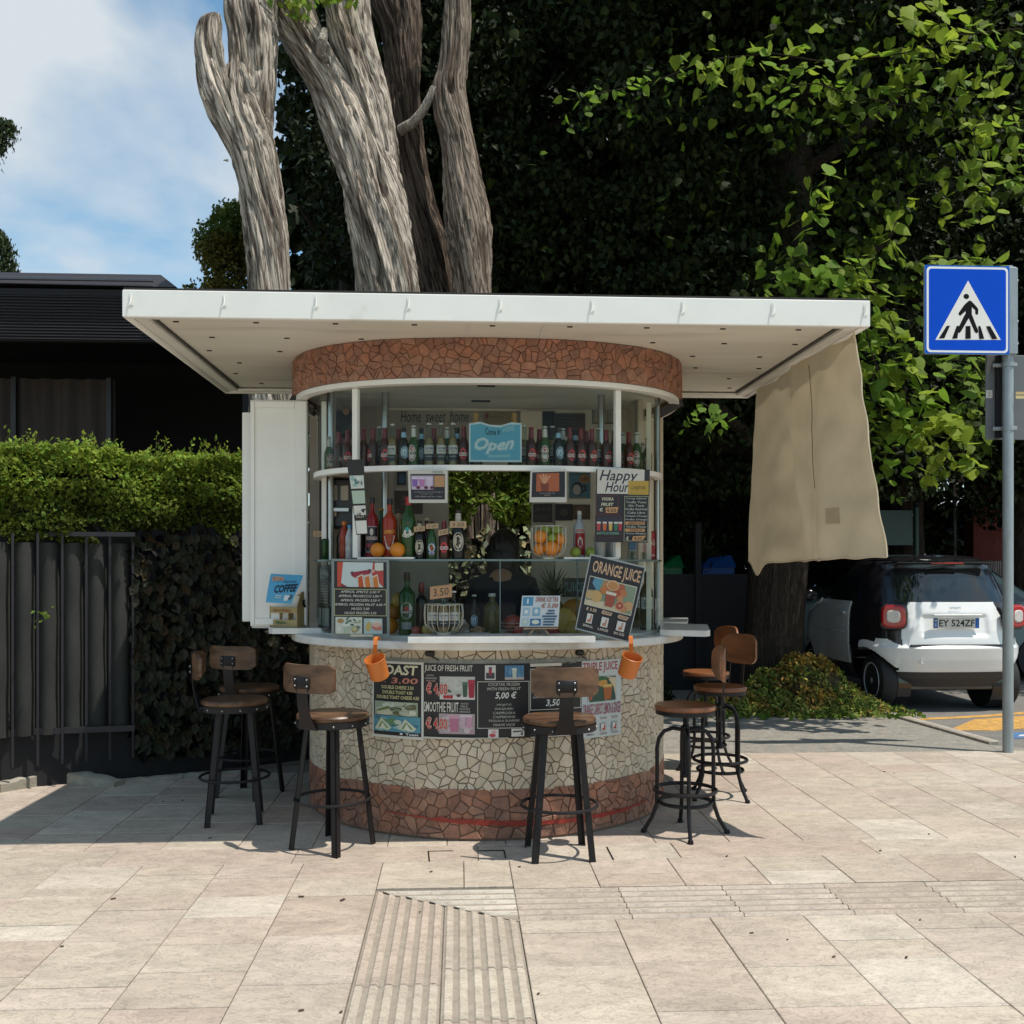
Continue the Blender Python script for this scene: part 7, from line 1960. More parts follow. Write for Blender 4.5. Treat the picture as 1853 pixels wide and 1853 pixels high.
f0 = o+Rz@Vector((-.09, -.0675, .046)); fn = quad_fn(f0, f0+Rz@Vector((.18, 0, 0)), f0-Vector((0, 0, .036)), f0+Rz@Vector((.18, 0, 0))-Vector((0, 0, .036))); p = Print(fn); p.text('Mojito', .22, .2, .62, .85, '2c7040', .02); f0 = f0+Vector((0, 0, .077)); p.fn = quad_fn(f0, f0+Rz@Vector((.18, 0, 0)), f0-Vector((0, 0, .036)), f0+Rz@Vector((.18, 0, 0))-Vector((0, 0, .036))); p.text('birra fresca', .12, .25, .8, .8, 'a05030', .02); p.build('lettering', cth)
TL, TR, BL, BR = pt(490, 1038, 5.93), pt(549, 1041, 5.90), pt(481, 1090, 5.86), pt(533, 1093, 5.86)
def cfn(u, v, off):
    q = TL*(1-u)*(1-v)+TR*u*(1-v)+BL*(1-u)*v+BR*u*v
    return q+Vector((.03*max(0, u+v-1.35)*-1, -off*1.5-(.003 if off > 0 else 0)-.02*math.sin(PI*v)*(.4+u), 0))
cs = thing('coffee_sign', 'curled light blue paper coffee sign propped on the wooden crate', 'sign', tuple(BL))
b = MB(); n = 12; vs = [cfn(i/n, j/n, 0) for i in range(n+1) for j in range(n+1)]; b.mi = 0; b.add(vs, [(i*(n+1)+j, i*(n+1)+j+1, (i+1)*(n+1)+j+1, (i+1)*(n+1)+j) for i in range(n) for j in range(n)]); b.build('paper', mat('light_blue_paper', lin('4f9cc0'), .5, var=.05), cs)
p = Print(cfn, .15); p.text('COFFEE', .22, .34, .94, .62, '10182c', .03, .0, -.10); p.text('fresh brewed', .48, .18, .86, .28, '1c3048', 0, .2, -.04); p.poly([(.08, .12), (.18, .06), (.44, .10), (.46, .22), (.10, .26)], 'c8a898'); p.text('€ 1.20', .12, .11, .40, .21, 'a04838', .01)
p.rect(.30, .72, .50, .76, 'c0dce6'); p.rect(.28, .79, .50, .83, 'b4d4e0'); p.poly([(.60, .72), (.82, .70), (.78, .90), (.64, .90)], 'e4eef0'); p.poly([(.82, .68), (.92, .70), (.90, .84), (.80, .84), (.80, .80), (.86, .80), (.87, .73), (.82, .73)], '182838'); p.build('print', cs)

# --- signs on the glazing
fn = curve_fn(DRUM, 847, 944, 767, 836, -.012)
f2 = lambda u, v, o: fn(u, v, o)+Vector((0, 0, .012*math.sin(u*9)*(1-v)))
th, p = sheet('open_sign', 'light blue sign lettered Come in Open among the upper shelf bottles', 'sign', f2, 'c4d6dc', .003, step=.2)
p.rect(.03, .05, .97, .95, '57a3c0'); p.text('Come in', .31, .09, .59, .27, '1c1c20', .02, 0, -.05); p.text('WERE', .63, .08, .86, .22, '9cc4d2', .02); p.text('Open', .10, .36, .86, .80, 'a8c6d2', .05, .35, -.04); p.text('Open', .12, .38, .84, .76, 'c8dce0', 0, .35, -.04); p.rect(.36, .80, .78, .88, '86b8cc'); p.build('print', th)
fn = px_fn(5.50, (738, 850), (810, 850), (740, 910), (810, 910))
th, p = sheet('picture_card', 'white framed card with purple and pink smoothies hanging under the rail', 'sign', fn, 'd2cfc4', .004)
p.rect(.06, .13, .93, .90, '181420'); p.rect(.08, .18, .64, .60, 'c8b8cc')
for x, c_ in ((.17, '8a62b0'), (.35, 'c07cb4'), (.54, 'd8c8dc')): glassicon(p, x, .37, .16, .28, c_, 'e0d4e8')
for x in (.25, .45, .60): p.ell(x, .54, .05, .05, '6c2440')
p.rect(.66, .18, .92, .52, 'c09064'); p.text('SMOOTHIE', .62, .04, .88, .11, '5c6c78'); p.text('orange juice, fruit and yogurt', .14, .65, .88, .70, 'b4b0a8'); p.text('from 4.00 to 5.00', .30, .71, .62, .75, 'a4a098'); p.text('milk shake and ice cream', .16, .78, .86, .83, 'b4b0a8'); p.build('print', th)
fn = px_fn(5.50, (960, 852), (1025, 850), (958, 909), (1025, 909))
th, p = sheet('picture_card', 'white framed card with an orange iced drink hanging under the rail', 'sign', fn, 'd2cfc4', .004)
p.rect(.05, .05, .96, .84, '120c14'); p.rect(.17, .09, .80, .66, 'b05c30'); p.poly([(.28, .40), (.52, .40), (.50, .66), (.32, .66)], '7c3418')
for a, e in ((.24, .14), (.33, .10), (.42, .13), (.52, .16)): p.poly([(a, e), (a+.05, e+.02), (.42, .42), (.36, .42)], 'd49a70')
p.text('granita di frutta 3.50', .28, .70, .68, .74, 'c8c0b8'); p.text('euro', .40, .76, .56, .80, 'a8a098'); p.build('print', th)
# happy hour board group
fn = px_fn(5.56, (1079, 849), (1176, 850), (1077, 981), (1173, 982))
th, p = sheet('happy_hour_board', 'happy hour drinks board hanging on the curved glass at the right', 'menu', fn, '221a22', .004)
p.rect(.02, .0, .90, .335, 'dcd6cc'); p.text('Happy', .06, .01, .78, .20, '1c1c30', .01, .3); p.text('Hour', .17, .17, .62, .31, '1c1c30', .01, .3)
p.rect(.60, .155, .985, .345, 'c4a13e'); p.text('Longdrinks', .66, .21, .93, .29, '3c3018', 0, .2)
p.frame(.0, .36, .43, .615, .012, '6a2c34', .75); p.text('VODKA', .11, .385, .33, .43, 'ddd8b8', .03, .15); p.text('FRUIT', .10, .46, .33, .505, 'ddd8b8', .03, .15); p.text('€', .07, .53, .13, .58, 'e6e0c8', .02); p.poly([(.18, .525), (.42, .515), (.40, .595), (.19, .60)], 'd09a68'); p.text('4.50', .20, .54, .38, .585, '2c1c14', .02)
p.frame(-.01, .635, .49, .945, .010, '6a2c34', .75); p.rect(.01, .65, .48, .90, '2c2838')
for x, c_ in ((.06, 'c23c44'), (.17, 'd4682c'), (.28, 'd9b45c'), (.38, '3c7c5c'), (.46, 'b83040')): glassicon(p, x, .78, .075, .12, c_, 'e4dcd4')
p.text('SHOTS DI VODKA', .02, .86, .44, .895, '8cc0a4', .01)
p.frame(.53, .365, .985, .985, .012, 'a8a68c', .75)
for i, s_ in enumerate(('Long Island', 'Vodka Tonic', 'Gin Tonic', 'Vodka Red-bull', 'Cuba Libre', 'Campari Orange', 'Vodka Orange', 'AMERICANO', 'Vodka Tonic', 'NEGRONI', 'Coca Mojito')):
    y = .385+.048*i; w_ = min(.205, len(s_)*.017)
    if s_.isupper(): p.rect(.55, y-.006, .92, y+.036, 'd09a68')
    p.text(s_, .755-w_, y, .755+w_, y+.03, '3c2418' if s_.isupper() else 'c9cfc4', .01, .15)
p.text('€', .57, .92, .62, .97, 'e6e0c8', .02); p.poly([(.70, .915), (.95, .905), (.88, .97), (.68, .975)], 'd09a68'); p.text('4,50', .72, .925, .87, .965, '3c1c10', .02)
p.build('print', th)
# hanging strip of photo cards
TL, TR, BL, BR = pt(627, 832, 5.44), pt(658, 831, 5.44), pt(645, 968, 5.47), pt(666, 967, 5.47)
f3 = quad_fn(TL, TR, BL, BR); f4 = lambda u, v, o: f3(u, v, o)+Vector((0, .006*math.sin(v*PI*5), 0))
th, p = sheet('photo_strip', 'chain of small drink photo cards hanging crookedly over the left post', 'sign', f4, '1c1a1c', .003)
for i in range(5):
    v = i/5; c_ = ('7fb8c0', 'd8dcd4', 'b9cdb8', 'e4e2d8', 'e8e6e0')[i]
    p.rect(.06, v+.012, .94, v+.185, c_); p.blot(.06, v+.012, .94, v+.185, (['d08a50', 'e8ecec', '2c5060'], ['4c8080', '9cc4c0', 'eceee8'], ['6f9a78', 'eef0e4', '8fb8b0'], ['202024', 'e8e8e0'], ['303030', 'f0eee8', '8a9088'])[i], 9, 30+i, .4)
    if i in (0, 3): p.rect(.06, v+.14, .94, v+.185, '18181c'); p.text('NEW DRINK' if i == 0 else 'FRUIT', .2, v+.15, .8, v+.175, 'd8d4c8')
p.build('print', th)

# interior writing and pictures on the back wall
fn = px_fn(WY-.004, (725, 742), (848, 742), (725, 765)); p = Print(fn); p.text('Home  sweet  home', 0, .05, 1, .95, '1a1412', -.005, .2)
p.mb.build('wall_lettering', M['print'], kiosk, smooth=False)
def wallpic(name, label, x0, y0, x1, y1, bg, f=None, Y=WY-.012):
    th, p = sheet(name, label, 'picture', px_fn(Y, (x0, y0), (x1, y0), (x0, y1)), bg, .006)
    if f: f(p)
    p.build('print', th); return th
def f_coffee(p): p.text('COFFEE SHOP', .02, .02, .98, .18, '101418', .02); p.ell(.72, .32, .26, .16, 'a07030', 16); p.text('1.00', .54, .25, .90, .38, '2c1c10', .02); p.ell(.38, .66, .26, .24, '14100e', 16); p.ell(.36, .70, .20, .18, 'b8b4ac', 16); p.poly([(.60, .56), (.80, .52), (.84, .72), (.62, .80), (.62, .74), (.74, .68), (.72, .60), (.62, .62)], '14100e'); p.rect(.0, .94, .8, .98, '8a8478')
wallpic('coffee_poster', 'blue coffee shop poster with a cup on the back wall', 1030, 850, 1068, 902, '4f7888', f_coffee)
wallpic('framed_sign', 'pale framed sign partly behind the right post on the back wall', 1072, 736, 1112, 767, 'b0a684', lambda p: (p.frame(0, 0, 1, 1, .04, '3c3428', 1.3), p.text('OPEN 12!', .15, .2, .95, .85, 'dcd8c8', .02, .2)))
wallpic('vent_grille', 'grey slatted vent high on the right back wall', 1003, 748, 1059, 790, '4c473e', lambda p: [p.rect(.06, .1+.14*i, .94, .16+.14*i, '3a362f') for i in range(6)])
wallpic('flower_picture', 'pale picture with small flowers behind the open sign', 878, 738, 930, 768, '9c8868', lambda p: (p.blot(.1, .05, .95, .35, ['6c4428', 'a06848', '7c5838'], 14, 3, .2), p.rect(.05, .5, .6, .56, '7c6850'), p.ell(.06, .5, .06, .16, '8c2430')))
wallpic('black_menu', 'small black cocktail menu on the back wall beside the opening', 965, 912, 999, 945, '17120f', lambda p: ([p.ell(x, .28, .10, .13, '4c463c') for x in (.25, .55, .82)], [p.rect(.1, .62+.12*i, .9, .66+.12*i, '5c564a') for i in range(3)]))
wallpic('kraft_tag', 'brown kraft paper tag pinned low on the back wall', 1035, 913, 1068, 940, '54381f', lambda p: (p.ell(.45, .45, .3, .35, '6c4c2c'), p.ell(.5, .5, .12, .16, '3a2414')))
wallpic('dark_plaque', 'round dark coffee plaque on the back wall', 1005, 912, 1036, 942, '1a1210', lambda p: p.ell(.5, .5, .25, .25, '4c443c'))
wallpic('blue_flyer', 'pale flyer with a blue ring on the grey left back wall', 716, 850, 737, 880, 'a8a8a0', lambda p: (p.rect(.1, .06, .9, .94, '1c1c22'), p.ell(.55, .55, .28, .3, '3c5c84')))
wallpic('lid_flyer', 'brown sheet of notes on the grey left back wall', 714, 888, 765, 930, '4a3c30', lambda p: p.blot(.1, .1, .9, .9, ['5c4c3c', '3c3028', '6a5a48'], 12, 3, .4))
wallpic('juice_lettering_sign', 'pale banner with outlined letters low on the right back wall', 1018, 1046, 1060, 1080, '5c5850', lambda p: p.text('JUICE', .05, .2, .95, .9, '8fa6b0', .03))
def ibox(name, label, cat, x0, y0, x1, y1, Y, dep, m):
    c0, c1 = pt(x0, y1, Y), pt(x1, y0, Y); th = thing(name, label, cat, ((c0.x+c1.x)/2, Y+dep/2, c0.z))
    b = MB(); b.box(((c0.x+c1.x)/2, Y+dep/2, (c0.z+c1.z)/2), (c1.x-c0.x, dep, c1.z-c0.z), bev=.012); b.build('body', m, th); return th, c0, c1
M['appl'] = mat('dark_appliance', (.018, .017, .018), .35, var=.1)
th, c0, c1 = ibox('coffee_machine', 'black coffee machine on the left inside the kiosk', 'coffee machine', 590, 866, 640, 955, 6.2, .3, M['appl'])
for k in range(2): b = MB(); b.box((c0.x+.045+.07*k, 6.195, c1.z-.09), (.05, .02, .10), bev=.006); b.build('panel', M['chrome'] if False else M['grey_wall'], th)
b = MB(); b.box(((c0.x+c1.x)/2, 6.17, c0.z+.11), (.12, .05, .02)); b.build('spout', M['chrome'], th)
th, c0, c1 = ibox('speaker', 'rounded dark speaker with a small ornament high behind the upper bottles at the left', 'speaker', 585, 743, 638, 790, 6.45, .14, M['appl'])
b = MB(); b.ball(pt(626, 745, 6.42), .022, 10, 8); b.build('knob', M['card'], th)
# interior counter and lower cupboards
b = MB(); b.box((KX, 6.66, .91), (1.9, .34, .03)); b.build('worktop', M['counter'], kiosk, smooth=False)
panel(776, 812, 1.07, 1.36, WY-.06, mat('grey_box_panel', (.17, .165, .14), .5, var=.1), 'wall_cabinet')

# ================================================ BOTTLES, FRUIT
GB = {}
GB['brown'] = mat('brown_glass', (.045, .014, .008), .14, var=0, spec=.35)
GB['green'] = mat('green_glass', (.022, .065, .015), .14, var=0, spec=.35)
GB['dark'] = mat('dark_glass', (.010, .009, .008), .14, var=0, spec=.35)
GB['amber'] = mat('amber_beer', (.23, .14, .035), .07, var=.05, spec=.7)
GB['clear'] = glass_mat('clear_bottle_glass', (.80, .84, .80), .03, .10)
GB['red'] = mat('red_liqueur', (.20, .010, .012), .14, var=0, spec=.35)
GB['orangered'] = mat('orange_red_liqueur', (.30, .035, .012), .14, var=0, spec=.35)
GB['wine'] = mat('olive_wine_glass', (.060, .050, .015), .14, var=0, spec=.35)
GB['wat'] = mat('water_plastic', (.30, .33, .34), .1, var=.2, scale=30, spec=.7)
CAPM = {}
def cap(c):
    if c not in CAPM: CAPM[c] = mat('cap_'+c, tuple(.8*x for x in lin(c)), .32, var=0)
    return CAPM[c]
PROF = {'beer': [(0, .0), (.94, 0), (1, .03), (1, .50), (.97, .56), (.80, .63), (.52, .71), (.42, .78), (.40, .93), (.45, .94), (.45, .965), (.40, .97)],
        'corona': [(0, .0), (.94, 0), (1, .03), (1, .50), (.95, .56), (.70, .64), (.50, .70), (.42, .76), (.38, .94), (.43, .95), (.43, .975), (.38, .98)],
        'liqueur': [(0, .0), (.94, 0), (1, .02), (1, .62), (.92, .67), (.5, .74), (.34, .78), (.32, .90), (.36, .91), (.36, .93)],
        'broad': [(0, .0), (.94, 0), (1, .02), (1, .58), (.95, .64), (.6, .76), (.36, .82), (.34, .92), (.36, .93)],
        'wine': [(0, .0), (.95, 0), (1, .02), (1, .58), (.93, .66), (.55, .75), (.38, .79), (.36, .97), (.4, .98)],
        'pet': [(0, .0), (.85, 0), (1, .05), (.94, .2), (1, .3), (.9, .42), (1, .5), (.96, .66), (.6, .82), (.36, .88), (.36, .92)],
        'can': [(0, .0), (.8, 0), (1, .05), (1, .92), (.82, 1.0), (0, 1.0)]}
def cyl_fn(c, r_, z0, z1, half, a0=0):
    """label patch round a bottle, facing the camera (-Y) turned by a0"""
    return lambda u, v, off: Vector((c.x+(r_+off)*math.sin(a0+(u-.5)*2*half), c.y-(r_+off)*math.cos(a0+(u-.5)*2*half), z1-(z1-z0)*v))
def bottle(label, c, h, r_, kind, glass, capc, capr=.44, capt=(.955, 1.0), lab=None, neck=None, a0=0, group=None, name='bottle', cat='bottle', liquid=None):
    c = Vector(c); th = thing(name, label, cat, tuple(c), group=group)
    prof = [(r_*a, h*z) for a, z in PROF[kind]]
    b = MB(); b.lathe(prof, c, 18); b.build('body', GB[glass] if glass in GB else cap(glass), th)
    if liquid: b = MB(); b.lathe([(0, .004), (r_*.93, .004), (r_*.94, h*.5), (r_*.6, h*.66), (0, h*.66)], c, 16); b.build('liquid', GB[liquid], th)
    if capc: b = MB(); b.lathe([(r_*capr, h*capt[0]), (r_*capr*1.06, h*capt[0]+.002), (r_*capr*1.0, h*capt[1]-.002), (r_*capr*.85, h*capt[1]), (0, h*capt[1])], c, 16, False); b.build('cap', cap(capc), th)
    if neck:
        col, n0, n1, rn = neck; b = MB(); b.lathe([(r_*rn[0], h*n0), (r_*rn[1], h*n1)], c, 16, False); b.build('neck_label', cap(col), th)
    if lab:
        p = Print(cyl_fn(c, r_, c.z+h*lab['z'][0], c.z+h*lab['z'][1], lab.get('half', 1.0), a0), .2); lab['f'](p); p.build('label', th)
    return th
def L_per(p):
    for k, c_ in ((1, 'b9242c'), (.86, 'd03a3c')): p.ell(.5, .46, .36*k, .46*k, c_, 16)
    p.rect(.08, .38, .92, .62, 'e8dfd8'); p.text('PERONI', .14, .42, .86, .58, 'b01c28', .03)
def L_beck(p): p.ell(.5, .5, .42, .5, 'dcd8d0', 18); p.ell(.5, .5, .35, .43, 'b03038', 18); p.ell(.5, .5, .28, .36, 'd8d4cc', 18); p.rect(.10, .42, .90, .58, '16201c'); p.text("BECK'S", .20, .44, .80, .56, 'd8d4c4', .02); p.ell(.5, .28, .10, .08, 'b03038')
def L_blue(p): p.ell(.5, .5, .44, .5, 'bcd0dc', 18); p.ell(.5, .5, .36, .41, '7ca0bc', 18); p.ell(.48, .50, .22, .30, 'cfdce4', 14); p.poly([(.35, .7), (.5, .3), (.62, .7)], '5c84a8')
def L_cor(p): p.rect(.05, 0, .95, .98, 'c9c8c2'); p.rect(.05, .55, .95, .98, '23242c'); p.text('Corona', .15, .08, .85, .26, '2c3048', .02); p.text('Extra', .3, .30, .7, .42, '4c5468'); p.poly([(.38, .48), (.5, .56), (.62, .48)], 'c8a450'); p.rect(.2, .68, .8, .74, '8c8c90')
LB = {'per': dict(z=(.13, .46), half=.95, f=L_per), 'beck': dict(z=(.12, .52), half=.95, f=L_beck), 'blue': dict(z=(.2, .5), half=.85, f=L_blue), 'cor': dict(z=(.12, .48), half=1.1, f=L_cor)}
def beer(kind, label, c, a0=0, h=None, **k):
    if kind == 'per': return bottle(label, c, h or .228, .030, 'beer', 'brown', '80141c', .46, (.95, 1), LB['per'], ('701018', .72, .94, (.53, .43)), a0, **k)
    if kind == 'beck': return bottle(label, c, h or .235, .030, 'beer', 'green', 'b8b8b4', .46, (.955, 1), LB['beck'], ('c4c0b8', .72, .93, (.53, .43)), a0, **k)
    if kind == 'blue': return bottle(label, c, h or .232, .031, 'beer', 'dark', '1c1c20', .46, (.955, 1), LB['blue'], ('8cb0c8', .72, .85, (.53, .44)), a0, **k)
    if kind == 'cor': return bottle(label, c, h or .248, .030, 'corona', 'clear', 'c8c6c0', .45, (.96, 1), LB['cor'], None, a0, liquid='amber', **k)
def on_drum(px, off=-.075, z=Z_SHELF): q = DRUM.fromx(px, off); p_ = DRUM.w(q, z, off); return p_
GU = 'beer bottles on the upper shelf'
UP = [(573, 'beck', 'leftmost green beer bottle on the upper shelf, against the left frame', .3), (585, 'beck', 'second green beer bottle from the left on the upper shelf', .9), (599, 'beck', 'third green beer bottle from the left, its oval label turned right', .5),
      (613, 'per', 'first red-capped brown bottle from the left on the upper shelf', .9), (629, 'per', 'red-capped brown bottle just left of the left white post', .1), (659, 'per', 'red-capped brown bottle just right of the left white post, label hidden', 2.6),
      (676, 'per', 'red-capped brown bottle two right of the left post, label turned away', -1.1), (696, 'per', 'red-capped brown bottle beside the clear beer, left half of upper shelf', .1), (711, 'cor', 'clear beer bottle with white cap left of the pale blue labelled one', -.4),
      (730, 'blue', 'dark bottle with pale blue round label, left half of the upper shelf', .2), (750, 'beck', 'single green beer bottle in the left half between blue label and clear beers', -.4), (775, 'cor', 'first of three clear beers in a row left of the open sign', 0),
      (797, 'cor', 'second of three clear beers in a row left of the open sign', .1), (819, 'cor', 'third of three clear beers in a row left of the open sign', 0), (838, 'per', 'red-capped brown bottle touching the left edge of the open sign', -.1),
      (962, 'per', 'red-capped brown bottle touching the right edge of the open sign', .3), (987, 'beck', 'green bottle with oval label right of the open sign', 0), (1009, 'blue', 'dark bottle with pale blue label right of the open sign', .4),
      (1031, 'per', 'red-capped bottle immediately right of the right-hand blue labelled one', .4), (1051, 'per', 'second red-capped bottle after the right-hand blue labelled one', .35), (1071, 'per', 'third red-capped bottle after the right-hand blue labelled one', .6),
      (1098, 'per', 'red-capped bottle two left of the right white post', .7), (1110, 'per', 'red-capped bottle half hidden by the right white post', 1.0), (1137, 'per', 'lone red-capped bottle right of the right white post', .5),
      (1152, 'beck', 'first of three green bottles at the right end of the upper shelf', -.1), (1163, 'beck', 'second of three green bottles at the right end of the upper shelf', .0), (1174, 'beck', 'third of three green bottles at the right end of the upper shelf', .2)]
for px, k, lb, a0 in UP: beer(k, lb, on_drum(px), a0+math.atan2(on_drum(px).x, on_drum(px).y)*-1, group=GU)
for px, lb in ((862, 'gold-necked wine bottle rising behind the left part of the open sign'), (932, 'gold-necked wine bottle rising behind the right part of the open sign')):
    bottle(lb, on_drum(px, -.16), .32, .038, 'wine', 'wine', 'a87820', .42, (.78, 1.0), None)
# mid shelf
zt_ = Z_MID+.012
on_mid = lambda px, off=-.05, z=Z_MID: on_drum(px, off, z)
def L_sel(p): p.rect(0, 0, 1, 1, '141018'); p.ell(.5, .22, .14, .14, 'd0c8c0'); p.rect(.0, .40, 1, .52, 'c8c0b8'); p.text('SELECT', .15, .42, .85, .50, '7c2430', .02); p.rect(0, .52, 1, .62, '1c1420'); p.rect(0, .66, 1, .80, '8c1c2c'); p.frame(0, 0, 1, 1, .04, '9c8c9c')
def L_ap(p): p.poly([(.0, .06), (1, .0), (1, .26), (0, .36)], '141830'); p.text('APEROL', .08, .09, .92, .25, 'e09c30', .04, .1, -.06); p.poly([(.12, .38), (.88, .34), (.70, .92), (.50, 1), (.30, .92)], 'd4d0c8'); p.rect(.35, .5, .65, .54, 'b04828')
def L_cy(p): p.poly([(.5, .0), (.95, .45), (.5, 1.0), (.05, .45)], 'b02028'); p.ell(.46, .38, .26, .16, 'e0dcd0'); p.text('Cynar', .10, .36, .95, .52, 'f0ece0', .05, .2, -.08); p.ell(.45, .26, .12, .08, '3c9ca0')
def L_mor(p): p.ell(.5, .5, .44, .5, 'd2cab8', 20); p.ell(.5, .5, .34, .39, '3a3228', 18); p.ell(.5, .5, .31, .36, 'cbbfa8', 18); p.ell(.5, .40, .10, .10, '3a2c20'); p.poly([(.30, .70), (.40, .50), (.62, .50), (.74, .70)], '4a3a28'); p.rect(.36, .30, .66, .34, '2a2018')
def L_ich(p): p.ell(.5, .40, .42, .40, '3c78b0', 16); p.ell(.5, .40, .33, .32, 'd8d0c4', 16); p.poly([(.35, .3), (.65, .3), (.5, .65)], 'c04028'); p.ell(.5, .82, .3, .16, 'a8a0c0')
def L_mart(p): p.ell(.5, .30, .40, .30, 'd4d4cc', 18); p.ell(.5, .28, .16, .14, 'b83028', 14); p.rect(.08, .30, .92, .42, '16181c'); p.text('MARTINI', .14, .32, .86, .40, 'e0e0d8', .03); p.rect(.2, .72, .8, .98, '9ca0a4')
def L_vod(p): p.rect(.05, .0, .95, .16, 'c4bab0'); p.text('VODKA', .12, .03, .88, .14, 'a02c30', .03); p.rect(.05, .18, .95, 1, '9c1c22'); p.ell(.5, .52, .22, .20, 'd0c8c0'); p.ell(.45, .48, .05, .05, '801820'); p.ell(.56, .5, .05, .05, '801820')
def L_red(p): p.rect(0, 0, 1, 1, 'a01820'); p.text('Coca-Cola', .08, .25, .92, .5, 'd8d0c8', .02, .3); p.rect(0, .85, 1, .9, 'c8c0b8')
bottle('green juice bottle with a kraft tag at the far left of the glass shelf', on_mid(577), .13, .022, 'can', 'green', '6cae3c', .9, (.0, .25), None)
bottle('red drink can beside the green juice bottle at the left', on_mid(596), .16, .021, 'can', '8c1c20', '1c1c1c', .8, (.95, 1.05), dict(z=(.05, .9), half=1.2, f=L_red), name='drink_can', cat='can')
bottle('brown glass bottle with pale price tag in front of the coffee machine', on_mid(605, -.15), .22, .030, 'broad', 'dark', None)
bottle('orange-capped juice bottle at the left behind the water bottle', on_mid(623, -.16), .235, .030, 'pet', 'orangered', 'd07820', .5, (.90, 1.0))
bottle('clear plastic water bottle with light blue cap', on_mid(633), .20, .025, 'pet', 'wat', '5c9ccc', .44, (.9, 1.0))
bottle('red bitter liqueur bottle with dark banded label behind the first orange', (on_mid(673, -.08, zt_)), .345, .036, 'liqueur', 'red', '1c1c24', .42, (.90, 1.0), dict(z=(.08, .52), half=1.0, f=L_sel))
bottle('orange-red aperitif bottle with white shield label behind the second orange', (on_mid(706, -.08, zt_)), .335, .041, 'liqueur', 'orangered', '18202c', .40, (.90, 1.0), dict(z=(.12, .50), half=1.0, f=L_ap))
bottle('green amaro bottle with red cap and red diamond label', (on_mid(738, -.07, zt_)), .345, .042, 'broad', 'green', 'b02028', .40, (.86, 1.0), dict(z=(.10, .58), half=1.05, f=L_cy))
bottle('small dark beer with cream oval label and tag, first after the amaro', on_mid(760), .22, .029, 'beer', 'dark', '2c2018', .46, (.95, 1), dict(z=(.12, .50), half=1.0, f=L_mor), ('c8b890', .72, .92, (.53, .43)))
bottle('small green beer with blue and red round label', on_mid(781), .215, .028, 'beer', 'green', '3c2818', .46, (.95, 1), dict(z=(.10, .44), half=1.0, f=L_ich))
beer('per', 'red-labelled beer on the glass shelf with a price tag round its neck', on_mid(803), 0, .215)
bottle('large dark beer with cream oval label, last before the opening', on_mid(829), .280, .037, 'beer', 'dark', '241c18', .44, (.955, 1), dict(z=(.16, .54), half=1.0, f=L_mor), ('b8b0a0', .72, .93, (.53, .43)))
bottle('clear vodka bottle with red label behind the green apples', on_mid(1049, -.10, zt_), .27, .036, 'broad', 'wat', 'c8c4bc', .36, (.92, 1.0), dict(z=(.05, .62), half=.9, f=L_vod))
bottle('tall red drink can at the right end of the glass shelf', on_mid(1183), .18, .022, 'can', '8c1018', None, lab=dict(z=(.05, .95), half=1.2, f=L_red), name='drink_can', cat='can')
for px, y0_, lb, c_ in ((1143, .13, 'blue and white carton on the glass shelf at the right', '3c6488'), (1163, .125, 'pink and white carton on the glass shelf at the right', 'b88c90')):
    c = on_mid(px); th = thing('carton', lb, 'carton', tuple(c)); b = MB(); b.box(c+Vector((0, 0, y0_/2+.0)), (.046, .046, y0_), bev=.003); b.build('box', cap('b0aca4'), th)
    b = MB(); b.box(c+Vector((0, -.024, y0_*.62)), (.042, .003, y0_*.36)); b.build('print', cap(c_), th, smooth=False)
    b = MB(); b.lathe([(.016, .0), (.020, .05), (.021, .052), (.019, .05), (.015, .004)], c+Vector((0, -.045, 0)), 16, False); g_th = thing('glass', 'small tumbler in front of the '+lb.split(' on ')[0], 'glass', tuple(c+Vector((0, -.045, 0)))); b.build('tumbler', GB['clear'], g_th)
c = on_mid(1086, -.08, zt_); cth2 = thing('paper_cup', 'white paper cup standing between the apples and the right post', 'cup', tuple(c)); b = MB(); b.lathe([(0, 0), (.028, 0), (.038, .115), (.040, .118), (.036, .115), (.027, .005), (0, .004)], c, 20, False); b.build('cup', cap('c4c2bc'), cth2)

# price tags of cardboard
def tagcard(px, py, w_, h_, txt, label, off=-.018, rot=0, col='c2a078', ov=DRUM, Y=None):
    q = ov.fromx(px, off); X, Yq, nx, ny = ov.at(q); Yq = Y or (Yq+ny*off)
    c = pt(px, py, Yq); wx, hx = w_/1785*Yq, h_/1785*Yq; cr_, sr = math.cos(rot), math.sin(rot)
    ex = Vector((wx*cr_, 0, -wx*sr)); ey = Vector((-hx*sr*0+.15*hx*(1 if rot >= 0 else -1)*0, 0, -hx))
    fn = flat_fn(c-ex/2-ey/2, ex, ey); th = thing('price_tag', label, 'price tag', tuple(c), group='cardboard price tags')
    b = MB(); sheet_board(b, fn, .002); b.build('card', M['card'], th, smooth=False)
    p = Print(fn); p.rect(0, 0, 1, 1, col); p.text(txt, .15, .22, .85, .80, '2c1c14', .0); p.build('print', th)
tagcard(577, 966, 20, 10, '2.00', 'kraft price tag on the green juice bottle at the far left')
tagcard(602, 930, 13, 8, '2.50', 'pale price tag on the brown bottle before the coffee machine', -.12)
tagcard(610, 955, 18, 7, '3.00', 'kraft price tag low on the brown bottle at the left', -.1)
tagcard(759, 957, 20, 9, '3.50', 'kraft price tag on the first small dark beer after the amaro', rot=-.1)
tagcard(782, 952, 22, 9, '3.50', 'kraft price tag on the small green beer', rot=-.05)
tagcard(802, 963, 18, 10, '3.00', 'kraft price tag on the red-labelled beer', rot=-.2)
tagcard(829, 949, 30, 12, '3.50', 'wide kraft price tag round the large dark beer')
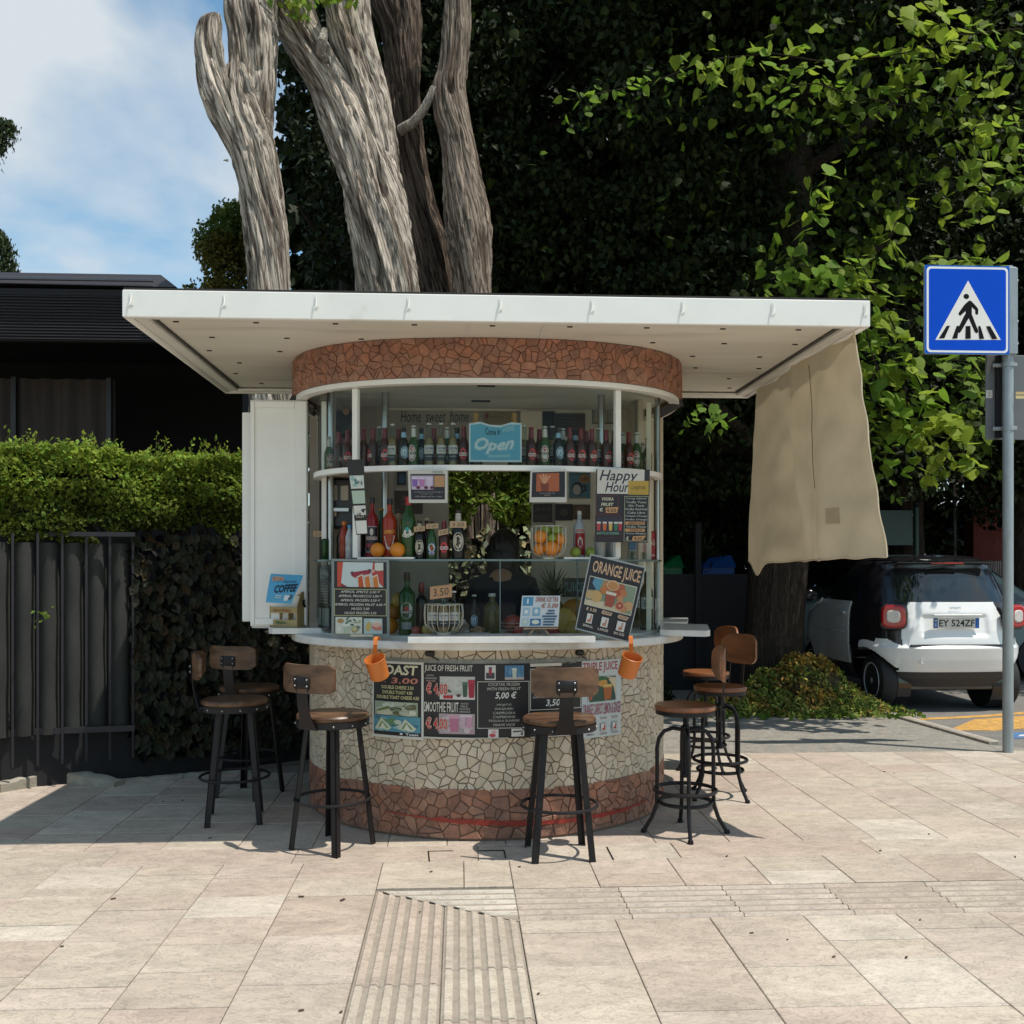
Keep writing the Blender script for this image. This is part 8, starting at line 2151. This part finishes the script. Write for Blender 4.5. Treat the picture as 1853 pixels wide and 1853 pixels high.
tagcard(798, 1071, 40, 23, '3.50', 'big cardboard 350 price card in the wire bottle basket', rot=-.12, Y=5.31, col='b98c64')

# fruit
M['orange'] = mat('orange_peel', (.62, .20, .012), .42, var=.06, bump=.25, bscale=260, bdist=.002)
M['lime'] = mat('green_citrus', (.20, .26, .03), .42, var=.12, bump=.2, bscale=200, bdist=.002)
M['apple'] = mat('red_apple', (.30, .045, .03), .32, var=.3, scale=12)
M['melon'] = mat('orange_melon', (.34, .14, .02), .5, var=.12)
M['mango'] = mat('yellow_mango', (.40, .26, .06), .42, var=.15)
M['stalk'] = mat('stalk', (.05, .05, .02), .7)
def fruit(name, label, c, r_, m, sc=(1, 1, 1), group=None):
    c = Vector(c); th = thing(name, label, name.replace('_', ' '), tuple(c-Vector((0, 0, r_*sc[2]))), group=group)
    b = MB(); b.ball(c, r_, 20, 14, sc); b.build('flesh', M[m], th)
    b = MB(); b.lathe([(r_*.09, 0), (r_*.07, r_*.06), (0, r_*.07)], c+Vector((r_*.1, 0, r_*sc[2]*.97)), 6); b.build('stalk', M['stalk'], th); return th
oz = zt_+.040
fruit('orange', 'left one of two oranges on the white tray behind the glass shelf', on_mid(684, -.02, oz), .042, 'orange')
fruit('orange', 'right one of two oranges on the white tray beside the amaro bottle', on_mid(718, -.02, oz), .044, 'orange')
fruit('lime', 'dark green citrus before the vodka bottle', on_mid(1041, -.03, zt_+.028), .030, 'lime')
fruit('lime', 'yellow green apple right of the vodka bottle', on_mid(1068, -.03, zt_+.028), .028, 'lime')
# wire fruit basket
def wirebasket(label, c, rt, rb_, h, n=18, th_=.0022):
    c = Vector(c); t = thing('wire_basket', label, 'basket', tuple(c)); M.setdefault('wire', mat('pale_wire', (.45, .42, .34), .35, .4, var=.05))
    for z, r_ in ((h, rt), (.012, rb_)):
        b = MB(); b.tube([c+Vector((math.cos(2*PI*k/32)*r_, math.sin(2*PI*k/32)*r_, z)) for k in range(32)], th_*1.3, 6, True); b.build('rim', M['wire'], t)
    for k in range(n):
        a = 2*PI*k/n; a2 = a+PI/n*.9
        cc_ = [(rb_, .012, a), (rb_+(rt-rb_)*.65, .03, a), (rt*1.0, h*.35, a), (rt*1.03, h*.7, a), (rt, h-.008, a), (rt, h, a+PI/n*.4)]
        b = MB(); b.tube([c+Vector((math.cos(x)*r_, math.sin(x)*r_, z)) for r_, z, x in cc_], th_, 5); b.build('wire', M['wire'], t)
    b = MB(); b.lathe([(0, 0), (rb_*.9, 0), (rb_*.9, .008), (0, .008)], c, 20); b.build('foot', M['wire'], t); return t
fc = on_mid(993, -.02, Z_MID+.001)
wirebasket('wire basket of oranges and green citrus at the edge of the opening', fc, .098, .045, .185)
fr = [(-.045, -.02, .125, 'orange', .040, 'orange', 'upper left orange in the wire fruit basket'), (.062, -.015, .110, 'orange', .034, 'orange', 'right orange in the wire fruit basket'), (.012, -.045, .060, 'orange', .042, 'orange', 'lowest central orange in the wire fruit basket'), (-.052, -.025, .055, 'orange', .034, 'orange', 'lower left orange in the wire fruit basket'),
      (-.018, .02, .160, 'lime', .034, 'lime', 'upper left green citrus in the wire fruit basket'), (.045, .02, .160, 'lime', .033, 'lime', 'upper right green citrus in the wire fruit basket'), (.016, -.040, .118, 'lime', .026, 'lime', 'small green citrus amid the oranges in the wire basket'), (.045, .03, .07, 'orange', .04, 'orange', 'orange at the back of the wire fruit basket')]
for dx_, dy_, dz_, nm, r_, m_, lb in fr: fruit(nm, lb, fc+Vector((dx_, dy_, dz_)), r_, m_, group='fruit in the wire basket')
bc = Vector((xat(803, 5.43), 5.43, 1.133))
wirebasket('wire basket holding clear beer bottles on the middle of the counter', bc, .104, .048, .165, 20)
for i, (dx_, dy_) in enumerate(((-.058, -.01), (0, -.035), (.055, -.01), (0, .045))):
    t = beer('cor', 'clear beer bottle in the counter basket, '+('at its left', 'in its centre front', 'at its right', 'at its back')[i], bc+Vector((dx_, dy_, .014)), 0, .225, group='clear beers in the counter basket')
# display case contents on the counter (behind glass)
zc = Z_CNT+.013
def cdisp(px, off=-.14): q = DRUM.fromx(px, off); return DRUM.w(q, zc, off)
bottle('green vermouth bottle with round white label in the glass display', cdisp(736), .36, .046, 'liqueur', 'green', '3c1c1c', .40, (.86, 1.0), dict(z=(.08, .52), half=1.0, f=L_mart))
bottle('slim dark syrup bottle behind the vermouth bottle', cdisp(764, -.2), .30, .036, 'liqueur', 'dark', '7c1c20', .46, (.80, 1.0))
bottle('blue labelled dark beer on the display floor', cdisp(858, -.2), .23, .030, 'beer', 'dark', 'b8b8b4', .46, (.95, 1), LB['blue'])
bottle('squat green glass decanter before the standing person', cdisp(892, -.10), .24, .050, 'broad', 'wine', 'b0b0ac', .40, (.92, 1.0))
bottle('left dark wine bottle in the right side of the display', cdisp(1152, -.10), .36, .040, 'wine', 'wine', '6c4c18', .45, (.68, .80), dict(z=(.35, .55), half=1, f=lambda p: (p.rect(0, 0, 1, 1, 'c4c4c0'), p.text('BIO', .2, .25, .8, .8, '3c3c3c'))))
bottle('right dark wine bottle in the right side of the display', cdisp(1172, -.08), .37, .042, 'wine', 'wine', '6c4c18', .45, (.68, .80), dict(z=(.35, .55), half=1, f=lambda p: (p.rect(0, 0, 1, 1, 'c4c4c0'), p.text('BIO', .2, .25, .8, .8, '3c3c3c'))))
for px, z_, r_, m_, nm, lb, of in ((706, .045, .050, 'orange', 'orange', 'lowest orange of the pile left of the vermouth bottle', -.18), (712, .125, .048, 'melon', 'orange', 'middle orange of the pile left of the vermouth bottle', -.22), (722, .19, .045, 'mango', 'mango', 'mango lying on the orange pile', -.24), (690, .08, .045, 'orange', 'orange', 'orange behind the menu stand', -.25),
        (752, .028, .028, 'apple', 'apple', 'small pink apple at the foot of the vermouth bottle', -.05), (772, .030, .030, 'mango', 'lemon', 'small yellow lemon between vermouth and wire basket', -.06), (928, .06, .055, 'apple', 'apple', 'large red apple in the small wire bowl', -.14), (936, .03, .034, 'apple', 'apple', 'lower apple in the small wire bowl', -.08),
        (1022, .075, .070, 'mango', 'mango', 'upright yellow mango beside the easel card', -.12), (1040, .12, .085, 'melon', 'melon', 'big orange melon behind the juice board', -.22), (1038, .03, .045, 'mango', 'mango', 'small mango at the foot of the melon', -.06), (1001, .03, .045, 'apple', 'peach', 'peach behind the easel legs', -.12), (1034, .05, .05, 'orange', 'orange', 'orange tucked between melon and mango', -.12)):
    c = cdisp(px, of); fruit(nm, lb, c+Vector((0, 0, z_)), r_, m_, (1, 1, 1.15 if m_ == 'mango' else .98))
bw = cdisp(928, -.12); t = thing('wire_bowl', 'small red-tinted wire bowl of apples in the display', 'bowl', tuple(bw))
for z in (.01, .03, .05, .07): b = MB(); r_ = .05+z*.4; b.tube([bw+Vector((math.cos(2*PI*k/24)*r_, math.sin(2*PI*k/24)*r_, z)) for k in range(24)], .002, 5, True); b.build('wire', M['wire'], t)
pl_ = cdisp(864, -.05); t = thing('plate', 'white plate heaped with nuts behind the glass', 'plate', tuple(pl_)); b = MB(); b.lathe([(0, 0), (.04, 0), (.075, .022), (.078, .024), (.07, .02), (.04, .005), (0, .005)], pl_, 28, False); b.build('dish', M['counter'], t)
rn = random.Random(6); b = MB()
for i in range(26): a, q = rn.uniform(0, 6.28), rn.uniform(0, .05); b.ball(pl_+Vector((math.cos(a)*q, math.sin(a)*q, .022+.02*(1-q/.05)+rn.uniform(0, .008))), .010, 7, 5, (1.3, 1, .9))
b.build('nuts', mat('nuts', (.20, .12, .06), .7, var=.3, scale=60), t)['kind'] = 'stuff'
# pineapple
pc = cdisp(1003, -.30); t = thing('pineapple', 'pineapple with spiky green crown behind the display glass', 'pineapple', tuple(pc)); b = MB(); b.ball(pc+Vector((0, 0, .11)), .065, 16, 12, (1, 1, 1.6)); b.build('fruit', mat('pineapple_skin', (.14, .085, .02), .7, var=.4, scale=40, bump=1, bscale=70), t)
b = MB()
for i in range(34):
    a = i*2.4; e = .25+.9*(i/34); L_ = .10+.08*(i/34); d = Vector((math.cos(a)*math.cos(e), math.sin(a)*math.cos(e), math.sin(e))); s_ = Vector((-math.sin(a), math.cos(a), 0))*.009; o = pc+Vector((0, 0, .20+.05*(i/34)))
    b.add([o-s_, o+s_, o+d*L_*.6+s_*.8+Vector((0, 0, .01)), o+d*L_, o+d*L_*.6-s_*.8+Vector((0, 0, .01))], [(0, 1, 2, 3, 4)])
b.build('crown', mat('pineapple_leaf', (.055, .075, .035), .6, var=.2), t, smooth=False)

# back-bar clutter standing on the worktop behind the display
rn = random.Random(31); zw = .926
clut = [(585, .20, .035, 'pet', 'wat', '3c3c40', 'clear jar'), (602, .16, .030, 'can', '4c3a2c', None, 'brown tin'), (668, .24, .032, 'liqueur', 'dark', '7c6a3c', 'dark syrup bottle'), (692, .22, .034, 'broad', 'amber', 'b8b8b0', 'amber syrup bottle'), (786, .26, .033, 'wine', 'green', '2c1c1c', 'green bottle'),
        (806, .21, .030, 'liqueur', 'red', 'b0b0a8', 'red syrup bottle'), (975, .24, .034, 'liqueur', 'orangered', 'c8c8c0', 'orange syrup bottle'), (1066, .22, .036, 'broad', 'wat', '3c5c84', 'blue-capped clear bottle'), (1092, .25, .031, 'wine', 'dark', '8c1c20', 'red-capped dark bottle'), (1112, .18, .036, 'can', 'b0aca0', None, 'pale canister'), (1128, .24, .032, 'liqueur', 'green', '1c1c1c', 'black-capped green bottle')]
for i, (px, h_, r_, k_, g_2, c_, nm) in enumerate(clut):
    Yc = 6.62+.05*(i % 2); left = 'left' if px < 850 else 'right'
    bottle('%s on the back worktop, %s of the opening at kiosk %s' % (nm, left, 'side' if px in (585, 602, 1128) else 'middle'), (xat(px, Yc), Yc, zw), h_+.06, r_, k_, g_2, c_, name='bottle' if k_ != 'can' else 'canister', cat='bottle' if k_ != 'can' else 'canister')
for i, px in enumerate((1008, 1024)):
    c = Vector((xat(px, 6.6), 6.6, zw)); th = thing('cup_stack', ('taller' if i else 'shorter')+' stack of white paper cups on the back worktop', 'cups', tuple(c)); n = 9+6*i
    for k in range(n):
        b = MB(); b.lathe([(.026, 0), (.036, .09), (.039, .092), (.037, .094), (.025, .003)], c+Vector((0, 0, .014*k)), 14, False); b.build('cup', cap('b4b0a8'), th)

for i, (px, k) in enumerate(((606, 'per'), (648, 'beck'), (686, 'cor'), (722, 'per'), (763, 'blue'), (786, 'per'), (808, 'beck'), (828, 'blue'), (950, 'cor'), (975, 'per'), (998, 'cor'), (1020, 'beck'), (1041, 'blue'), (1061, 'per'), (1083, 'cor'), (1127, 'beck'))):
    nm = {'per': 'red-capped brown', 'beck': 'green', 'cor': 'clear', 'blue': 'dark blue-labelled'}[k]
    side = ('left', (px-566)//48+1) if px < 900 else ('right', (px-944)//34+1)
    beer(k, '%s beer in the back row of the upper shelf, group %d %s of the open sign' % (nm, side[1], side[0]) if False else '%s beer in back row of upper shelf, %s' % (nm, ['far left corner', 'right of the left post', 'behind the clear beer', 'behind the blue label', 'right of the lone green bottle', 'behind the first pair of clear beers', 'behind the second pair of clear beers', 'beside the sign edge at left', 'beside the sign edge at right', 'between sign and green bottle', 'behind the right green bottle', 'behind the right blue label', 'between two red-capped ones', 'behind the third red-capped one', 'before the inner steel pole', 'past the right white post'][i]), on_drum(px, -.15), 0, group='beer bottles on the upper shelf')
for px, h_, r_, k_, g_, c_, lb in ((655, .27, .032, 'liqueur', 'dark', '2c2018', 'dark liqueur bottle behind the hanging photo strip'), (690, .30, .034, 'wine', 'green', 'a87820', 'gold-capped green bottle between the two red liqueurs'), (722, .29, .033, 'broad', 'amber', '1c1c1c', 'amber bottle between the aperitif and the amaro'), (771, .24, .030, 'liqueur', 'brown', 'c8b890', 'brown bottle behind the small beers on the glass shelf'), (1105, .20, .030, 'broad', 'wat', '8c1018', 'red-capped clear bottle behind the happy hour board')):
    bottle(lb, on_mid(px, -.17), h_, r_, k_, g_, c_)
# ================================================ PERSON working inside the kiosk
def skin(name, pts, edges, radii, m, parent, levels=1, root=0):
    me = bpy.data.meshes.new(name); me.from_pydata([tuple(p) for p in pts], edges, [])
    o = part(name, me, parent); md = o.modifiers.new('skin', 'SKIN'); md.use_smooth_shade = True
    sv = me.skin_vertices
    if not sv: 
        bpy.context.view_layer.objects.active = o
        bpy.ops.object.select_all(action='DESELECT'); 
    lay = me.skin_vertices[0] if me.skin_vertices else None
    if lay is not None:
        for i, r_ in enumerate(radii):
            lay.data[i].radius = r_ if isinstance(r_, tuple) else (r_, r_); lay.data[i].use_root = (i == root)
    ss = o.modifiers.new('sub', 'SUBSURF'); ss.levels = levels; ss.render_levels = levels
    me.materials.append(m); return o
PX, PY = xat(908, 6.5), 6.5
per = thing('person', 'dark haired person in navy clothes bending over inside the kiosk', 'person', (0, 0, 0))
M['skin'] = mat('skin', (.30, .17, .11), .55, var=.05)
M['navy'] = mat('navy_cloth', (.006, .008, .018), .85, var=.2, bump=.2, bscale=40)
M['hair'] = mat('black_hair', (.006, .005, .005), .45, var=.3, scale=60, stretch=(1, 1, .1), bump=.5, bscale=120)
# local frame: facing -Y (towards the counter), leaning forward and to the left
J = {}
Vp = Vector
body = [Vp((0, .05, .92)), Vp((0, .045, 1.05)), Vp((0, .0, 1.22)), Vp((0, -.06, 1.36)), Vp((.0, -.10, 1.43)), Vp((.01, -.135, 1.49)), Vp((.015, -.155, 1.545)), Vp((.015, -.16, 1.60)),
        Vp((-.10, .04, .88)), Vp((-.11, .0, .50)), Vp((-.11, .05, .08)), Vp((-.11, -.10, .03)), Vp((.10, .04, .88)), Vp((.11, .0, .50)), Vp((.11, .05, .08)), Vp((.11, -.10, .03)),
        Vp((-.17, -.05, 1.34)), Vp((-.22, -.09, 1.12)), Vp((-.16, -.26, 1.05)), Vp((.17, -.05, 1.34)), Vp((.23, -.08, 1.12)), Vp((.15, -.26, 1.06))]
be = [(0, 1), (1, 2), (2, 3), (3, 4), (4, 5), (5, 6), (6, 7), (0, 8), (8, 9), (9, 10), (10, 11), (0, 12), (12, 13), (13, 14), (14, 15), (3, 16), (16, 17), (17, 18), (3, 19), (19, 20), (20, 21)]
br_ = [(.14, .10), (.13, .095), (.15, .10), (.14, .09), .06, .052, (.078, .092), (.062, .075), .085, .058, .038, .032, .085, .058, .038, .032, .055, .042, .028, .055, .042, .028]
per.location = (PX, PY, .04); per.rotation_euler = (0, 0, math.radians(166))
skin('body', body, be, br_, M['skin'], per, 2)
# clothes: top and trousers as slightly larger continuous shells
top_i = [0, 1, 2, 3, 4, 5, 16, 17, 18, 19, 20, 21]; mp_ = {a: i for i, a in enumerate(top_i)}
tp = [body[i].copy() for i in top_i]; tp[mp_[18]] = body[17].lerp(body[18], .82); tp[mp_[21]] = body[20].lerp(body[21], .82)
skin('jumper', tp, [(mp_[a], mp_[c]) for a, c in be if a in mp_ and c in mp_], [((br_[i][0]+.034, br_[i][1]+.040) if isinstance(br_[i], tuple) else br_[i]+.022) for i in top_i], M['navy'], per, 2)
lo_i = [0, 8, 9, 10, 12, 13, 14]; mp_ = {a: i for i, a in enumerate(lo_i)}
skin('trousers', [body[i].copy() for i in lo_i], [(mp_[a], mp_[c]) for a, c in be if a in mp_ and c in mp_], [((br_[i][0]+.015, br_[i][1]+.015) if isinstance(br_[i], tuple) else br_[i]+.018) for i in lo_i], M['navy'], per, 2)
for sx in (-1, 1):                                    # shoes
    b = MB(); b.ball((sx*.11, -.03, .035), .06, 14, 8, (.8, 2.1, .75)); b.build('shoe', M['black'], per, local=True)
# hair: a full cap falling to the shoulders over a bowed head
b = MB(); H = Vp((.015, -.155, 1.585)); Rx = Matrix.Rotation(math.radians(28), 3, 'X')
b.ball(H+Vp((0, .012, .015)), .112, 26, 18, (.93, 1.05, 1.12), Rx)
n0 = len(b.v); b.v = [tuple(Vp(v)+Vp((.0, .004, 0))*math.sin(v[0]*160)*1.0) for v in b.v]
b.lathe([(.106, .02), (.112, -.05), (.108, -.12), (.085, -.19), (.04, -.22), (0, -.225)], H+Vp((0, .045, 0)), 22, False, Matrix.Diagonal(Vp((1.0, .72, 1))))
b.build('hair', M['hair'], per, local=True)
# face: eyes, nose, mouth, ears on the bowed head
b = MB(); b.ball(H+Vp((0, -.112, -.030)), .014, 10, 8, (.8, 1.1, 1.6)); b.build('nose', M['skin'], per, local=True)
for sx in (-1, 1):
    b = MB(); b.ball(H+Vp((sx*.032, -.098, -.004)), .012, 12, 8); b.mi = 1; b.ball(H+Vp((sx*.032, -.108, -.004)), .006, 8, 6); b.build('eye', [cap('e8e4e0'), M['black']], per, local=True)
    b = MB(); b.ball(H+Vp((sx*.088, -.02, -.02)), .026, 10, 8, (.35, .7, 1.2)); b.build('ear', M['skin'], per, local=True)
b = MB(); b.ball(H+Vp((0, -.100, -.068)), .020, 10, 6, (1.2, .5, .35)); b.build('mouth', mat('lips', (.30, .09, .08), .5), per, local=True)
# hands: palm with five fingers each
for sx, wr in ((-1, body[18]), (1, body[21])):
    pts = [wr.copy(), wr+Vp((-sx*.01, -.045, -.02)), wr+Vp((-sx*.012, -.085, -.035))]; ed = [(0, 1), (1, 2)]; rd = [(.024, .018), (.034, .016), (.032, .014)]
    for k in range(4):
        base = pts[2]+Vp(((k-1.5)*.019, -.004, 0)); ln = (.030, .036, .033, .026)[k]; i0 = len(pts)
        pts += [base, base+Vp(((k-1.5)*.003, -ln, -.010)), base+Vp(((k-1.5)*.004, -ln*1.6, -.030))]; rd += [.0095, .0088, .0075]; ed += [(2, i0), (i0, i0+1), (i0+1, i0+2)]
    i0 = len(pts); th0 = pts[1]+Vp((-sx*.036, .004, -.002)); pts += [th0, th0+Vp((-sx*.016, -.024, -.008)), th0+Vp((-sx*.018, -.046, -.02))]; rd += [.012, .010, .0085]; ed += [(1, i0), (i0, i0+1), (i0+1, i0+2)]
    skin('hand', pts, ed, rd, M['skin'], per, 1)
